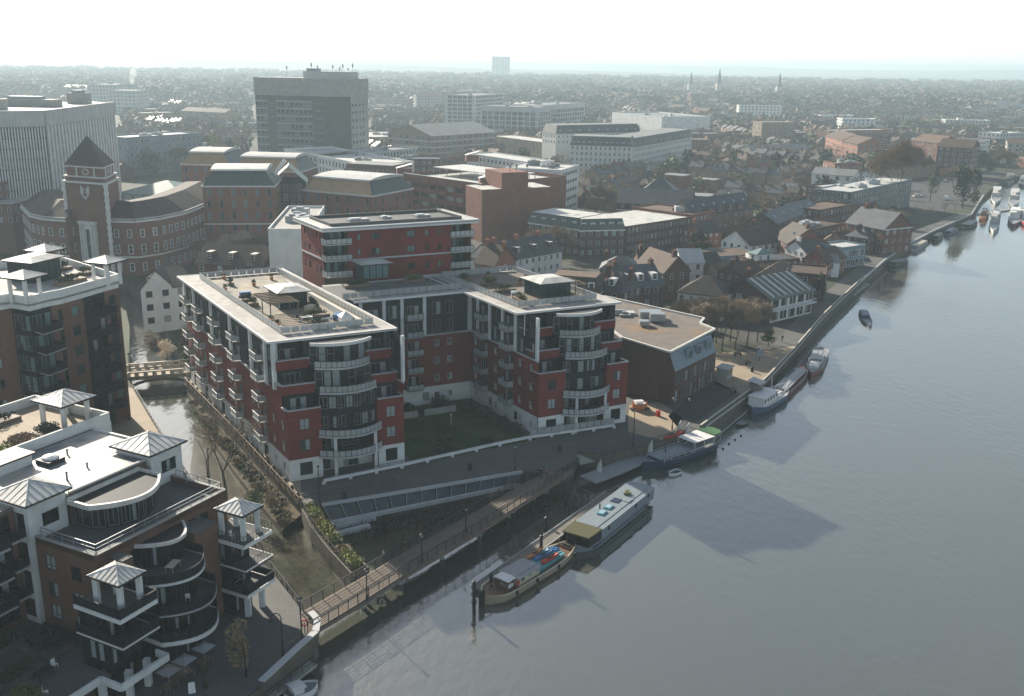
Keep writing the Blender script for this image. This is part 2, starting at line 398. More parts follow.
def pitched(b, q, z, rise, m, kind='gable', along=True, over=.35, wallm='white_render', t=.18):
    """roof on the quad q (local, CCW, q0-q1 the front). along: ridge parallel to the front"""
    if not along: q = [q[1], q[2], q[3], q[0]]
    A, B, C, D = [Vector(p[:2]) for p in q]
    u = (B-A).normalized(); v = (D-A).normalized()
    eA, eB, eC, eD = A-u*over-v*over, B+u*over-v*over, C+u*over+v*over, D-u*over+v*over
    r0 = (eA+eD)/2; r1 = (eB+eC)/2; dz = -over*rise/((D-A).length/2)
    if kind == 'hip': k = min((D-A).length/2, (B-A).length/2-.3); r0 = r0+u*(k+over*.5); r1 = r1-u*(k+over*.5)
    def tri(p, zz): return (p.x, p.y, zz)
    zz = z+dz
    f = [[tri(eA, zz), tri(eB, zz), tri(r1, z+rise), tri(r0, z+rise)], [tri(eC, zz), tri(eD, zz), tri(r0, z+rise), tri(r1, z+rise)]]
    if kind == 'hip': f += [[tri(eB, zz), tri(eC, zz), tri(r1, z+rise)], [tri(eD, zz), tri(eA, zz), tri(r0, z+rise)]]
    for p in f: b.poly(p, m); b.poly([(x, y, h-t) for x, y, h in p[::-1]], m)
    for p in f: 
        a, c = p[0], p[1]; b.poly([(a[0], a[1], a[2]-t), (c[0], c[1], c[2]-t), c, a], m)
    if kind == 'gable':
        for e, g, r, i in ((eA, eD, r0, 0), (eC, eB, r1, 1)):
            for p in (e, g): b.poly([tri(p, zz-t), tri(r, z+rise-t), tri(r, z+rise), tri(p, zz)], m)
        return [(D, A, (A+D)/2, z+rise-t*.8), (B, C, (B+C)/2, z+rise-t*.8)]
    return []
def chimney(b, p, z0, z1, m='brown_brick', w=.9, l=1.3, ang=0, pots=2):
    c, s_ = math.cos(ang), math.sin(ang)
    def P(x, y): return (p[0]+x*c-y*s_, p[1]+x*s_+y*c)
    b.prism([P(-l/2, -w/2), P(l/2, -w/2), P(l/2, w/2), P(-l/2, w/2)], z0, z1, m)
    b.prism([P(-l/2-.08, -w/2-.08), P(l/2+.08, -w/2-.08), P(l/2+.08, w/2+.08), P(-l/2-.08, w/2+.08)], z1-.25, z1-.1, m)
    for i in range(pots):
        x, y = P((i-(pots-1)/2)*.5, 0); b.tube((x, y, z1), (x, y, z1+.5), .14, .11, 'orange_paint' if m != 'stone' else 'cream', 6)
def RB(name, label, cat, A, B, z, D, wall='mid_brick', roof='flat', rm='grey_roof', rise=3, along=True, nf=3, fh=3., sp=3., w=1.1, h=1.5, sill=.9, st='sash',
       fr='white_paint', gl='glass', par=.5, trim=None, faces='flr', chim=0, chm=None, dorm=0, base=None, group=None, cut=False, z0=None, world=False, over=.35, dang=0, plant=0, sky=0, skip=0, g0=None, xcl=True):
    if not world: A = G(*A, z); B = G(*B, z)
    q = rect(A, B, D, dang); b = Bld(name, label, cat, A, group); b.cut = cut; q = b.locs(q)
    if xcl:
        cx = sum(p[0] for p in q)/4+A[0]; cy = sum(p[1] for p in q)/4+A[1]; r = math.hypot(q[2][0]-q[0][0], q[2][1]-q[0][1])/2
        nseg = max(1, int(max(math.dist(q[0], q[1]), D)/max(6, min(math.dist(q[0], q[1]), D))+.5)); la = math.dist(q[0], q[1]) > D
        for i in range(nseg):
            t = (i+.5)/nseg; m0 = lerp(lerp(q[0], q[1], t), lerp(q[3], q[2], t), .5) if la else lerp(lerp(q[0], q[3], t), lerp(q[1], q[2], t), .5)
            EXCL.append((m0[0]+A[0], m0[1]+A[1], min(math.dist(q[0], q[1]), D)*.6+1))
    zb = z-nf*fh if z0 is None else z0
    for i, k in enumerate('frbl'):
        P, Q = q[i], q[(i+1) % 4]; L = math.dist(P, Q)
        ops = b.grid(L, zb, nf, fh, sp, w, h, sill, st, fr, gl, mg=max(w*.8, 1), skip=skip) if k in faces else ()
        if base and zb > .3: b.wall(P, Q, 0, zb, base)
        elif zb > .3: b.wall(P, Q, 0, zb, wall)
        b.wall(P, Q, max(zb, 0) if zb > .3 else min(0, zb), z, wall, ops)
        if trim:
            for f in range(1, nf) if trim[1] == 'bands' else (nf,):
                zz = zb+f*fh if trim[1] == 'bands' else z-.35
                d = Vector((Q[0]-P[0], Q[1]-P[1])).normalized(); n = Vector((d.y, -d.x))*.08
                b.mb('trim').ribbon([(P[0]+n.x, P[1]+n.y), (Q[0]+n.x, Q[1]+n.y)], zz-.15, zz+.2, .16, trim[0])
    rb = b.mb('roof'); ang = math.atan2(q[1][1]-q[0][1], q[1][0]-q[0][0])
    if roof == 'flat':
        rb.prism(inset(q, .02), z-.25, z, rm)
        pm = trim[0] if trim else wall
        if par: b.mb('parapet').ribbon([*inset(q, .1), inset(q, .1)[0]], z+.002, z+par, .3, pm)
        for i in range(plant):
            p = lerp(lerp(q[0], q[1], random.uniform(.15, .85)), lerp(q[3], q[2], random.uniform(.15, .85)), random.uniform(.25, .75)); sx, sy, sh = random.uniform(1, 3), random.uniform(1, 2.5), random.uniform(.8, 2.)
            e = MB(); e.prism([(p[0]-sx, p[1]-sy), (p[0]+sx, p[1]-sy), (p[0]+sx, p[1]+sy), (p[0]-sx, p[1]+sy)], z+.003, z+sh, random.choice(['pale_concrete', 'steel', 'grey_roof']))
            e.box(p[0]-sx*.5, p[0]+sx*.3, p[1]-sy*.5, p[1]+sy*.4, z+sh, z+sh+.4, 'steel'); b.add('plant_unit', e)
    elif roof == 'mansard':
        zi = z+rise; q2 = inset(q, -.15); q3 = inset(q, g0 or 1.3); 
        for i in range(4):
            j = (i+1) % 4; rb.poly([(*q2[i], z), (*q2[j], z), (*q3[j], zi), (*q3[i], zi)], rm)
        rb.poly([(*p, zi) for p in q3], trim[2] if trim and len(trim) > 2 else 'grey_roof'); rb.poly([(*p, z) for p in q2[::-1]], rm)
    else:
        gs = pitched(rb, q, z, rise, rm, roof, along, over, wall)
        for (P, Q, M, zz) in gs: b.mb('wall').poly([(P.x, P.y, z), (Q.x, Q.y, z), (M.x, M.y, zz)], wall)
        for i in range(chim):
            t = (i+.5)/chim if chim > 2 else (.06, .94)[i % 2] if chim == 2 else .12
            p = lerp(lerp(q[0], q[3], .5), lerp(q[1], q[2], .5), t) if along else lerp(lerp(q[0], q[1], .5), lerp(q[3], q[2], .5), t)
            e = MB(); chimney(e, p, z+rise*.5, z+rise+1.1, chm or wall, ang=ang+(PI/2 if along else 0)); b.add('chimney', e)
        for i in range(sky):
            t = (i+.5)/sky; p = lerp(lerp(q[0], q[1], t), lerp(q[3], q[2], t), .25); zz = z+rise*.5
            e = MB(); v = Vector((q[3][0]-q[0][0], q[3][1]-q[0][1])).normalized(); u = Vector((q[1][0]-q[0][0], q[1][1]-q[0][1])).normalized(); k = rise/(math.dist(q[0], q[3])/2)
            c = Vector(p); pts = [c-u*.45-v*.6, c+u*.45-v*.6, c+u*.45+v*.6, c-u*.45+v*.6]
            e.poly([(P.x, P.y, zz+((P-c).dot(v))*k+.1) for P in pts], 'pale_blue'); e.poly([(P.x, P.y, zz+((P-c).dot(v))*k+.02) for P in pts[::-1]], 'pale_blue'); b.add('skylight', e)
    if dorm:
        for i in range(dorm):
            t = (i+.5)/dorm; P, Q = q[0], q[1]; p = lerp(P, Q, t); d = Vector((Q[0]-P[0], Q[1]-P[1])).normalized(); n = Vector((-d.y, d.x)); c = Vector(p)+n*.35
            e = MB(); ww = .75; dd = 2.4 if roof != 'mansard' else 1.2; zb2 = z+(.5 if roof == 'mansard' else rise*.22)
            c = Vector(p)+n*(.3 if roof == 'mansard' else .22*math.dist(q[0], q[3])/2)
            e.prism([c-d*ww, c+d*ww, c+d*ww+n*dd, c-d*ww+n*dd], zb2, zb2+1.7, trim[0] if trim else wall, top='lead')
            o = b.add('dormer', e); m = winmesh(1.1, 1.35, 'sash', fr, gl, False); link('window', m, o, (c.x, c.y, zb2+.15), ang)
    b.q = q; b.z = z; b.done(); return b
# ---------------------------------------------------------------- world, sun, haze
SAZ, SEL = 126., 25.5          # towards the sun: plan angle from +X, elevation
w = bpy.data.worlds.new("World"); sc.world = w; w.use_nodes = True; N = w.node_tree.nodes
sky = N.new('ShaderNodeTexSky'); sky.sky_type = 'NISHITA'; sky.sun_disc = False; sky.sun_elevation = R(SEL); sky.sun_rotation = R(90-SAZ)
sky.air_density = 1.0; sky.dust_density = 1.4; sky.ozone_density = 1.2; sky.altitude = 50
hs = N.new('ShaderNodeHueSaturation'); hs.inputs['Saturation'].default_value = .8; w.node_tree.links.new(sky.outputs[0], hs.inputs['Color']); 
tcw = N.new('ShaderNodeTexCoord'); sx = N.new('ShaderNodeSeparateXYZ'); w.node_tree.links.new(tcw.outputs['Generated'], sx.inputs[0])
ab = N.new('ShaderNodeMath'); ab.operation = 'ABSOLUTE'; w.node_tree.links.new(sx.outputs[2], ab.inputs[0])
om = N.new('ShaderNodeMath'); om.operation = 'SUBTRACT'; om.inputs[0].default_value = 1; w.node_tree.links.new(ab.outputs[0], om.inputs[1])
pw_ = N.new('ShaderNodeMath'); pw_.operation = 'POWER'; pw_.inputs[1].default_value = 2.5; w.node_tree.links.new(om.outputs[0], pw_.inputs[0])
vs_ = N.new('ShaderNodeVectorMath'); vs_.operation = 'SCALE'; vs_.inputs[0].default_value = (HZS*.82, HZS*.98, HZS*1.06); w.node_tree.links.new(pw_.outputs[0], vs_.inputs['Scale'])
va_ = N.new('ShaderNodeVectorMath'); va_.operation = 'ADD'; w.node_tree.links.new(hs.outputs[0], va_.inputs[0]); w.node_tree.links.new(vs_.outputs[0], va_.inputs[1])
w.node_tree.links.new(va_.outputs[0], N['Background'].inputs[0]); N['Background'].inputs[1].default_value = SKY
sl = bpy.data.lights.new('sun', 'SUN'); sl.energy = SUN; sl.angle = R(.8); sl.color = (1, .9, .76)
so = link('sun', sl); sd = Vector((math.cos(R(SAZ))*math.cos(R(SEL)), math.sin(R(SAZ))*math.cos(R(SEL)), math.sin(R(SEL))))
so.rotation_euler = sd.to_track_quat('Z', 'Y').to_euler()
vs = sc.view_settings; vs.view_transform = 'Standard'; vs.look = 'None'; vs.exposure = EXPO; vs.gamma = 1
m = bpy.data.materials.new('haze'); N_, L_ = nodes(m); N_.remove(N_['Principled BSDF'])
pv = N_.new('ShaderNodeVolumePrincipled'); pv.inputs['Color'].default_value = (.54, .68, .76, 1); pv.inputs['Density'].default_value = HAZE; pv.inputs['Anisotropy'].default_value = .25
L_.new(pv.outputs[0], N_['Material Output'].inputs['Volume']); MATS['haze'] = m
b = MB(); b.box(-9000, 9000, -600, 10500, -8, 66+14, 'haze'); hz = link('haze', b.mesh('haze')); hz['kind'] = 'stuff'; hz['label'] = 'thin pale haze over the whole town'
sc.cycles.volume_bounces = 1; sc.cycles.max_bounces = 6; sc.cycles.diffuse_bounces = 2; sc.cycles.glossy_bounces = 3; sc.cycles.transmission_bounces = 2
sc.cycles.use_denoising = True; sc.cycles.caustics_reflective = False; sc.cycles.caustics_refractive = False
# ---------------------------------------------------------------- water
m = bpy.data.materials.new('water'); N_, L_ = nodes(m); p = N_['Principled BSDF']
p.inputs['Roughness'].default_value = .04; p.inputs['IOR'].default_value = 2.6
tc = N_.new('ShaderNodeTexCoord'); mp = N_.new('ShaderNodeMapping'); mp.inputs['Scale'].default_value = (1, .55, 1); mp.inputs['Rotation'].default_value = (0, 0, R(50))
n1 = N_.new('ShaderNodeTexNoise'); n1.inputs['Scale'].default_value = .8; n1.inputs['Detail'].default_value = 5
n2 = N_.new('ShaderNodeTexNoise'); n2.inputs['Scale'].default_value = .03; n2.inputs['Detail'].default_value = 5
n3 = N_.new('ShaderNodeTexNoise'); n3.inputs['Scale'].default_value = .012; n3.inputs['Detail'].default_value = 4
L_.new(tc.outputs['Object'], mp.inputs[0])
for n in (n1, n2, n3): L_.new(mp.outputs[0], n.inputs[0])
mr = N_.new('ShaderNodeMapRange'); mr.inputs[1].default_value = .35; mr.inputs[2].default_value = .65; mr.inputs[3].default_value = .15; mr.inputs[4].default_value = 1.; L_.new(n2.outputs[0], mr.inputs[0])
mh = N_.new('ShaderNodeMath'); mh.operation = 'MULTIPLY'; L_.new(n1.outputs[0], mh.inputs[0]); L_.new(mr.outputs[0], mh.inputs[1])
bp = N_.new('ShaderNodeBump'); bp.inputs['Strength'].default_value = .7; bp.inputs['Distance'].default_value = .13
L_.new(mh.outputs[0], bp.inputs['Height']); L_.new(bp.outputs[0], p.inputs['Normal']); mro = N_.new('ShaderNodeMapRange'); mro.inputs[1].default_value = .4; mro.inputs[2].default_value = .6; mro.inputs[3].default_value = .03; mro.inputs[4].default_value = .16; L_.new(n2.outputs[0], mro.inputs[0]); L_.new(mro.outputs[0], p.inputs['Roughness'])
mx = N_.new('ShaderNodeMix'); mx.data_type = 'RGBA'; mx.inputs[6].default_value = (.055, .067, .056, 1); mx.inputs[7].default_value = (.088, .086, .068, 1)
L_.new(n3.outputs[0], mx.inputs[0]); L_.new(mx.outputs[2], p.inputs['Base Color']); MATS['water'] = m
b = MB(); b.sheet([(-12000, -700), (12000, -700), (12000, 12500), (-12000, 12500)], -2.5, 'water'); struct('river_water', b)
# ---------------------------------------------------------------- land with the river bank and the creek cut into it
bankpx = [(320, 505), (420, 489), (522, 472), (548, 474), (572, 466), (578, 452), (606, 455), (642, 447), (700, 430), (745, 397), (765, 382), (795, 350), (825, 315), (860, 282), (885, 260), (910, 243), (935, 230), (972, 214), (978, 204), (984, 195), (1000, 182), (1024, 174)]
quay = [G(*p) for p in bankpx]
lb = [G(*p) for p in [(250, 696), (300, 655), (318, 636), (312, 622), (303, 610), (272, 572), (195, 490), (150, 415), (133, 388)]]
rb_ = [G(*p) for p in [(187, 385), (240, 440), (303, 508)]]
creek_up = [(-78, 195), (-88, 222), (-97, 243), (-110, 262)], [(-104, 265), (-90, 243), (-80, 222), (-66, 193)]
far_bank = [(420, 720), (820, 880), (3000, 1300), (12000, 2700), (12000, 12400), (-12000, 12400), (-12000, -650), (-150, -650), (-120, -60), (-60, 30)]
landp = lb+creek_up[0]+creek_up[1]+rb_+quay+far_bank
b = MB(); b.prism(landp, -3.4, 0, 'quay_stone', top='town_ground', bottom=False); struct('ground', b)
def strip(path, w, z, m, mb):
    P = [Vector(p[:2]) for p in path]; out = []; inn = []
    for i, p in enumerate(P):
        d = (P[min(i+1, len(P)-1)]-P[max(i-1, 0)]).normalized(); n = Vector((-d.y, d.x)); out.append(p-n*w[0]); inn.append(p+n*w[1])
    for i in range(len(P)-1): mb.poly([(*out[i], z), (*out[i+1], z), (*inn[i+1], z), (*inn[i], z)], m)
b = MB(); strip(quay[8:18], (-.45, 5.5), .004, 'dark_paving', b); struct('riverside_path', b)
b = MB(); b.sheet([G(*p) for p in [(303, 508), (322, 504.5), (421, 488.5), (522, 471.5), (548, 473.5), (572, 465.5), (578, 451.5), (606, 454.5), (642, 446.5), (700, 428), (680, 390), (600, 400), (290, 470), (276, 470)]], .008, 'dark_paving'); struct('promenade', b)
b = MB(); b.sheet([G(*p) for p in [(186, 383), (240, 439), (302, 507.5), (300, 470), (200, 372)]], .012, 'warm_paving'); struct('creekside_path', b)
b = MB(); b.sheet([G(*p) for p in [(132.5, 388), (194, 489), (271, 571), (302, 610), (317, 636), (299, 655), (250, 694), (150, 760), (60, 700), (60, 400), (110, 380)]], .004, 'dark_paving'); struct('waterside_terrace', b)
b = MB(); b.sheet([G(*p) for p in [(133, 388.5), (194, 488), (165, 510), (100, 420), (112, 385)]], .008, 'warm_paving'); struct('paved_path', b)
b = MB(); b.sheet([G(*p) for p in [(629, 405), (662, 402), (684, 420), (662, 440), (628, 432)]], .012, 'warm_paving'); struct('brick_court', b)
b = MB(); b.sheet([G(*p) for p in [(690, 352), (760, 352), (800, 345), (745, 396), (716, 384)]], .012, 'warm_paving'); struct('riverside_square', b)
b = MB(); b.sheet([G(*p) for p in [(668, 416), (713, 380), (738, 392), (700, 420), (680, 430)]], .012, 'asphalt'); struct('parking_court', b)
# lawn of the courtyard
def W(a, b_): return (-32.3+.891*a-.530*b_, 135.9+.454*a+.848*b_)
b = MB(); b.sheet([W(19.2, -1), W(41, 0), W(40.6, 23.6), W(19.2, 23.6)], .016, 'lawn'); struct('courtyard_lawn', b)
b = MB(); b.sheet([G(*p) for p in [(925, 172), (965, 168), (1000, 172), (960, 208), (925, 214), (880, 240), (880, 205), (905, 185)]], .008, 'asphalt'); struct('riverside_road', b)
b = MB(); b.sheet([G(*p) for p in [(700, 344), (745, 341), (762, 346), (718, 353)]], .02, 'mud'); struct('grass_verge', b)
# copings along the quay
b = MB(); q2 = quay[8:20]; b.ribbon([(p[0]-.15, p[1]+.1) for p in q2], -.35, .16, .5, 'coping'); tag(link('quay_wall', b.mesh('quay_wall')), 'long stone quay wall with pale coping beside the moored boats', 'quay wall')
b = MB(); b.ribbon(quay[8:14], .16, .85, .28, 'quay_stone'); b.ribbon(quay[8:14], .85, .93, .36, 'stone'); tag(link('river_wall', b.mesh('river_wall')), 'low stone parapet wall along the riverside path', 'wall')
# mud and weed in the basin and the creek
b = MB(); 
def blanket(poly, z, amp, m, step, mb):
    xs = [p[0] for p in poly]; ys = [p[1] for p in poly]
    V = [Vector((p[0], p[1])) for p in poly]
    def inside(x, y):
        c = False
        for i in range(len(poly)):
            (x1, y1), (x2, y2) = poly[i][:2], poly[i-1][:2]
            if (y1 > y) != (y2 > y) and x < (x2-x1)*(y-y1)/(y2-y1)+x1: c = not c
        return c
    idx = {}; mi = mb.mi(m); nx = int((max(xs)-min(xs))/step)+1; ny = int((max(ys)-min(ys))/step)+1
    def vid(i, j):
        if (i, j) not in idx:
            x = min(xs)+i*step; y = min(ys)+j*step; e = 1 if inside(x, y) and inside(x+step*2, y) and inside(x-step*2, y) and inside(x, y+step*2) and inside(x, y-step*2) else 0
            idx[i, j] = len(mb.v); mb.v.append((x+random.uniform(-.2, .2)*step, y+random.uniform(-.2, .2)*step, z+(amp*random.uniform(.1, 1) if e else -.35)))
        return idx[i, j]
    for i in range(nx):
        for j in range(ny):
            if inside(min(xs)+(i+.5)*step, min(ys)+(j+.5)*step): mb.f.append((vid(i, j), vid(i+1, j), vid(i+1, j+1), vid(i, j+1))); mb.m.append(mi)
basin = [G(*p, -2.5) for p in [(322, 530), (400, 524), (520, 492), (545, 505), (500, 532), (420, 560), (362, 590)]]
blanket(basin, -2.5, .35, 'mud', .8, b)
struct('mud_bank', b, True); b = MB(); b.sheet([G(*p, -2.47) for p in [(196, 425), (215, 428), (300, 510), (310, 540), (345, 590), (335, 612), (300, 612), (272, 575), (196, 490), (190, 470)]], -2.47, 'creek_bed'); struct('creek_bed', b)
b = MB()
for _ in range(1500):
    t = random.random(); p = lerp(G(330, 530, -2.5), G(560, 492, -2.5), t); p = (p[0]+random.gauss(0, 2.2)+1.5, p[1]+random.gauss(0, 1.6)-2.5); h = random.uniform(.3, 1.1)
    a = random.uniform(0, PI); dx, dy = math.cos(a)*.12, math.sin(a)*.12; lx, ly = random.uniform(-.3, .3), random.uniform(-.3, .3)
    b.poly([(p[0]-dx, p[1]-dy, -2.4), (p[0]+dx, p[1]+dy, -2.4), (p[0]+lx, p[1]+ly, -2.4+h)], random.choice(['earth', 'mud', 'earth', 'leaf_dark', 'bark']))
tag(link('reeds', b.mesh('reeds')), 'dry brown reeds and weed along the foot of the quay', 'reeds', kind='stuff')
# far hills behind the plain
def ridge(name, y0, hgt, x0, x1, seed, m, wid=700):
    random.seed(seed); b = MB(); n = 90; ph = [random.uniform(0, 6.28) for _ in range(5)]; mi = b.mi(m)
    for i in range(n+1):
        x = x0+(x1-x0)*i/n; hh = hgt*(.72+.12*math.sin(x/900+ph[0])+.1*math.sin(x/410+ph[1])+.05*math.sin(x/170+ph[2])); hh *= min(1, max(0.02, (i/n)*6), max(.02, (1-i/n)*6))
        b.v += [(x, y0-wid, -.5), (x, y0-wid*.4, hh*.6), (x, y0, hh), (x, y0+wid, -.5)]
    for i in range(n):
        for j in range(3): k = i*4+j; b.f.append((k, k+4, k+5, k+1)); b.m.append(mi)
    return struct(name, b, True)
mat('hill', (.05, .065, .045), var=.3, scale=.01, fine=.3)
ridge('far_ridge', 9000, 62, -8500, 8500, 3, 'hill', 1100)
ridge('near_ridge', 5200, 44, -7500, 1500, 5, 'hill', 900)
random.seed(11)
# ================================================================ the red brick riverside block
O = W(0, 0)
M = Bld('apartment_building', 'red brick apartment block with curved glass balconies round a lawn courtyard', 'apartment block', O)
def Lc(a, b_): p = W(a, b_); return (p[0]-O[0], p[1]-O[1])
FH = 3.25; Z0 = 3.3
def fz(k): return 0 if k == 0 else Z0+(k-1)*FH
def curve(a0, a1, bend, bmid, n=12):
    ac = (a0+a1)/2; hw = (a1-a0)/2
    return [Lc(a0+(a1-a0)*i/n, bend+(bmid-bend)*(1-((a0+(a1-a0)*i/n-ac)/hw)**2)) for i in range(n+1)]
def balc(par, path, z, m='panel', back=None, cap='coping', h=1.05, fm='dark_metal', post=1.15, th=.28):
    """slab from the outer path closed by the back path, railing as child"""
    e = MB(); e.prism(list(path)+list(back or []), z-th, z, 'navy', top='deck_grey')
    e.ribbon(path, z-th+.02, z+.03, .1, cap); o = part('balcony', e, par)
    r = MB(); r.rail(path, z, h, fm, post=post, panel=m, t=.05); part('railing', r, o)
    return o
def tri_wall(A, B, base, nwin, **k):
    pass
def bwall(A, B, z1, tops=None, ops0=(), ops1=(), ops2=(), red_to=13.05):
    """white base, red body, navy attic on one face of the block"""
    M.wall(A, B, 0, Z0, 'white_render', ops0, 'base')
    if z1 > Z0: M.wall(A, B, Z0, min(z1, red_to), 'red_brick', ops1, 'wall')
    if z1 > red_to: M.wall(A, B, red_to, z1, 'navy', ops2, 'cladding')
def win(u, k, w=1.1, h=1.4, st='double', sill=.9, fr='white_paint', gl='glass', pn='window'): return (u, fz(k)+sill, w, h, st, fr, gl, pn)
def fdoor(u, k, w=2.4, gl='glass', st='triple'): return (u, fz(k)+.08, w, 2.15, st, 'steel', gl, 'balcony_door')
def front_end(a0, a1, b0, left_out, right_out):
    """the stepped, curved river end of a wing between a0 and a1"""
    w_ = a1-a0; l1 = a0+5.; r0 = a1-4.2
    # side blocks up to the fourth floor, then stepping back
    for s, (x0, x1, nw) in enumerate(((a0, l1, 1), (r0, a1, 1))):
        P, Q = Lc(x0, b0), Lc(x1, b0); u = (x1-x0)/2
        bwall(P, Q, fz(3)+1.1, ops0=[win(u, 0, 1.9, 2.0, 'plain', .7, 'dark_metal', 'glass_dark')], ops1=[win(u, k, 1.45, 1.7, 'double', 1.25, 'dark_metal', 'glass_curtained') for k in (1, 2)], red_to=99)
        for k, bb in ((3, b0), (4, b0+2), (5, b0+4)):
            top = fz(k)+1.1
            if k > 3: M.wall(Lc(x0, bb), Lc(x1, bb), fz(k)-.35, top, 'red_brick', part='wall')
            M.mb('ledge').ribbon([Lc(x0, bb), Lc(x1, bb)], top+.002, top+.14, .45, 'coping')
            M.mb('ledge').ribbon([Lc(x0, bb+.2), Lc(x0, bb+2.0)] if s == 0 else [Lc(x1, bb+.2), Lc(x1, bb+2.)], top+.002, top+.14, .45, 'coping')
            M.mb('terrace_floor').prism([Lc(x0+.05, bb+.2), Lc(x1-.05, bb+.2), Lc(x1-.05, bb+6), Lc(x0+.05, bb+6)], fz(k)-.35, fz(k), 'deck_grey')
            if k == 5:
                r = MB(); r.rail([Lc(x0+.1, bb+.3), Lc(x1-.1, bb+.3)], fz(k)+.3, 1., 'dark_metal', 1.2, 'panel'); part('railing', r, M.root)
            gb = bb+(2.4 if k < 5 else 2.2)
            L = x1-x0; n = 2 if L > 5 else 1
            M.wall(Lc(x0+.3, gb), Lc(x1-.2, gb), fz(k), min(20.2, fz(k)+FH-.3), 'navy', [fdoor((L-.5)*(i+.5)/n, k, min(2.4, (L-.8)/n-.2), 'glass') for i in range(n)], 'cladding')
        for k, bb in ((3, b0), (4, b0+2)):       # brick flank on the outer side of each step
            if s == 0: M.wall(Lc(x0, bb+2), Lc(x0, bb), fz(k)-.3, fz(k)+1.1, 'red_brick')
            else: M.wall(Lc(x1, bb), Lc(x1, bb+2), fz(k)-.3, fz(k)+1.1, 'red_brick')
        for x in ((x0+.25, x1-.3) if s == 0 else (x0+.3, x1-.25)):
            p = Lc(x, b0+4.7); M.mb('pilaster').prism([(p[0]-.3, p[1]-.3), (p[0]+.3, p[1]-.3), (p[0]+.3, p[1]+.3), (p[0]-.3, p[1]+.3)], fz(5), 20.2, 'white_render' if (s == 0 and x < x0+1) else 'dark_metal')
    # the bay
    def bay(bend, bmid, z0, z1, kfl, glz):
        path = curve(l1, r0, bend, bmid, 7)
        for i in range(7):
            A, B = path[i], path[i+1]; L = math.dist(A, B)
            M.wall(A, B, z0, z1, 'navy', [(L/2, z0+glz[0], L-.18, glz[1], 'double' if glz[1] < 2 else 'sash', 'dark_metal' if i % 2 else 'steel', 'glass', 'bay_window')] if glz else (), 'bay_cladding')
    wmid = b0-.1
    M.wall(Lc(l1, b0+2.2), Lc(r0, b0+2.2), 0, fz(1), 'white_render', [fdoor(1.6, 0, 2.2), fdoor(5.2, 0, 2.4)], 'base')
    M.wall(Lc(l1, b0+2.2), Lc(r0, b0+2.2), fz(1), fz(2), 'navy', [fdoor(1.8, 1, 2.6), fdoor(5.2, 1, 2.6)], 'cladding')
    bay(b0+.8, wmid, fz(2), fz(3), 2, (.7, 1.9)); bay(b0+.8, wmid, fz(3), fz(4)-.1, 3, (.5, 1.9))
    bay(b0+2.2, b0+1.6, fz(4), fz(5)-.25, 4, (.1, 2.6)); bay(b0+4.2, b0+3.4, fz(5), 20.1, 5, (.1, 2.8))
    for x in (l1, r0):
        M.wall(Lc(x, b0+2.2), Lc(x, b0), 0, fz(3)+1.05, 'red_brick') if x == r0 else M.wall(Lc(x, b0), Lc(x, b0+2.2), 0, fz(3)+1.05, 'red_brick')
    for k, bend, bmid, e in ((1, b0-.2, b0-2.3, .5), (2, b0-.2, b0-2.3, .5), (4, b0+.2, b0-1.3, 0), (5, b0+2.2, b0+.5, -.1)):
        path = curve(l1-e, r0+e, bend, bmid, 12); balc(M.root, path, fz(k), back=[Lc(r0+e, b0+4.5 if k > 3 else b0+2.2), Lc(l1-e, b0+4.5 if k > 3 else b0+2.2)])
    for x in (l1+1.6, r0-.9):
        p = Lc(x, b0-1.15); M.mb('column').prism([(p[0]-.22, p[1]-.22), (p[0]+.22, p[1]-.22), (p[0]+.22, p[1]+.22), (p[0]-.22, p[1]+.22)], 0, fz(2)-.3, 'white_render')
    e = MB(); c1 = curve(l1-.3, r0+.3, b0+2.6, b0+.9, 12); e.prism(c1+[Lc(r0+.3, b0+5.3), Lc(l1-.3, b0+5.3)], 19.75, 19.95, 'deck_grey'); e.ribbon(c1, 19.6, 20.08, .25, 'white_paint'); M.add('canopy', e)
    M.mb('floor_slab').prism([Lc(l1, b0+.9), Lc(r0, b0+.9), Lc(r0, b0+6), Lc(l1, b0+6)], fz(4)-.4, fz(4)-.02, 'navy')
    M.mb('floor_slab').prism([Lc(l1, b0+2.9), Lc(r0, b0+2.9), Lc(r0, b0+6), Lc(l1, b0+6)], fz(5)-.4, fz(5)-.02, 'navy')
A1 = 17.9; BK = 55
front_end(0, A1, 0, True, False)
# west face of the left wing: columns of balconies at b
bcol = [10.6, 22.8, 33.6, 43.9, 51.5]
L = BK
def wb(b_): return BK-b_          # distance along the face walked from the back
ops1 = []; ops2 = []; ops0 = []
for bc in bcol:
    ops0 += [win(wb(bc), 0, 1.9, 2.2, 'plain', .1, 'dark_metal', 'glass_dark')]
    for k in range(1, 6): (ops1 if k < 4 else ops2).append(fdoor(wb(bc-.3), k, 2.0))
    for k in range(0, 4):
        (ops1 if k else ops0).append(win(wb(bc+2.9), k, .8, 1.25))
        if bc+5.2 < 52: (ops1 if k else ops0).append(win(wb(bc+5.2), k, .8, 1.25))
for k in range(0, 4): (ops1 if k else ops0).extend([win(wb(2.2), k, 1., 1.5), win(wb(6.2), k, .8, 1.25)])
for pb in (8.5, 15.5, 26.2, 37.3, 48.3):
    for k in (4, 5):
        ops2 += [(wb(pb-1.6), fz(k)+.3, 1.6, 2.4, 'french', 'dark_metal', 'glass_teal', 'window'), (wb(pb+1.5), fz(k)+.3, 1.4, 2.4, 'french', 'dark_metal', 'glass', 'window')]
M.wall(Lc(0, BK), Lc(0, 0), 0, Z0, 'white_render', ops0, 'base'); M.wall(Lc(0, BK), Lc(0, 0), Z0, fz(3)+1.1, 'red_brick', [o for o in ops1 if o[1]+o[3] < fz(3)+1.1])
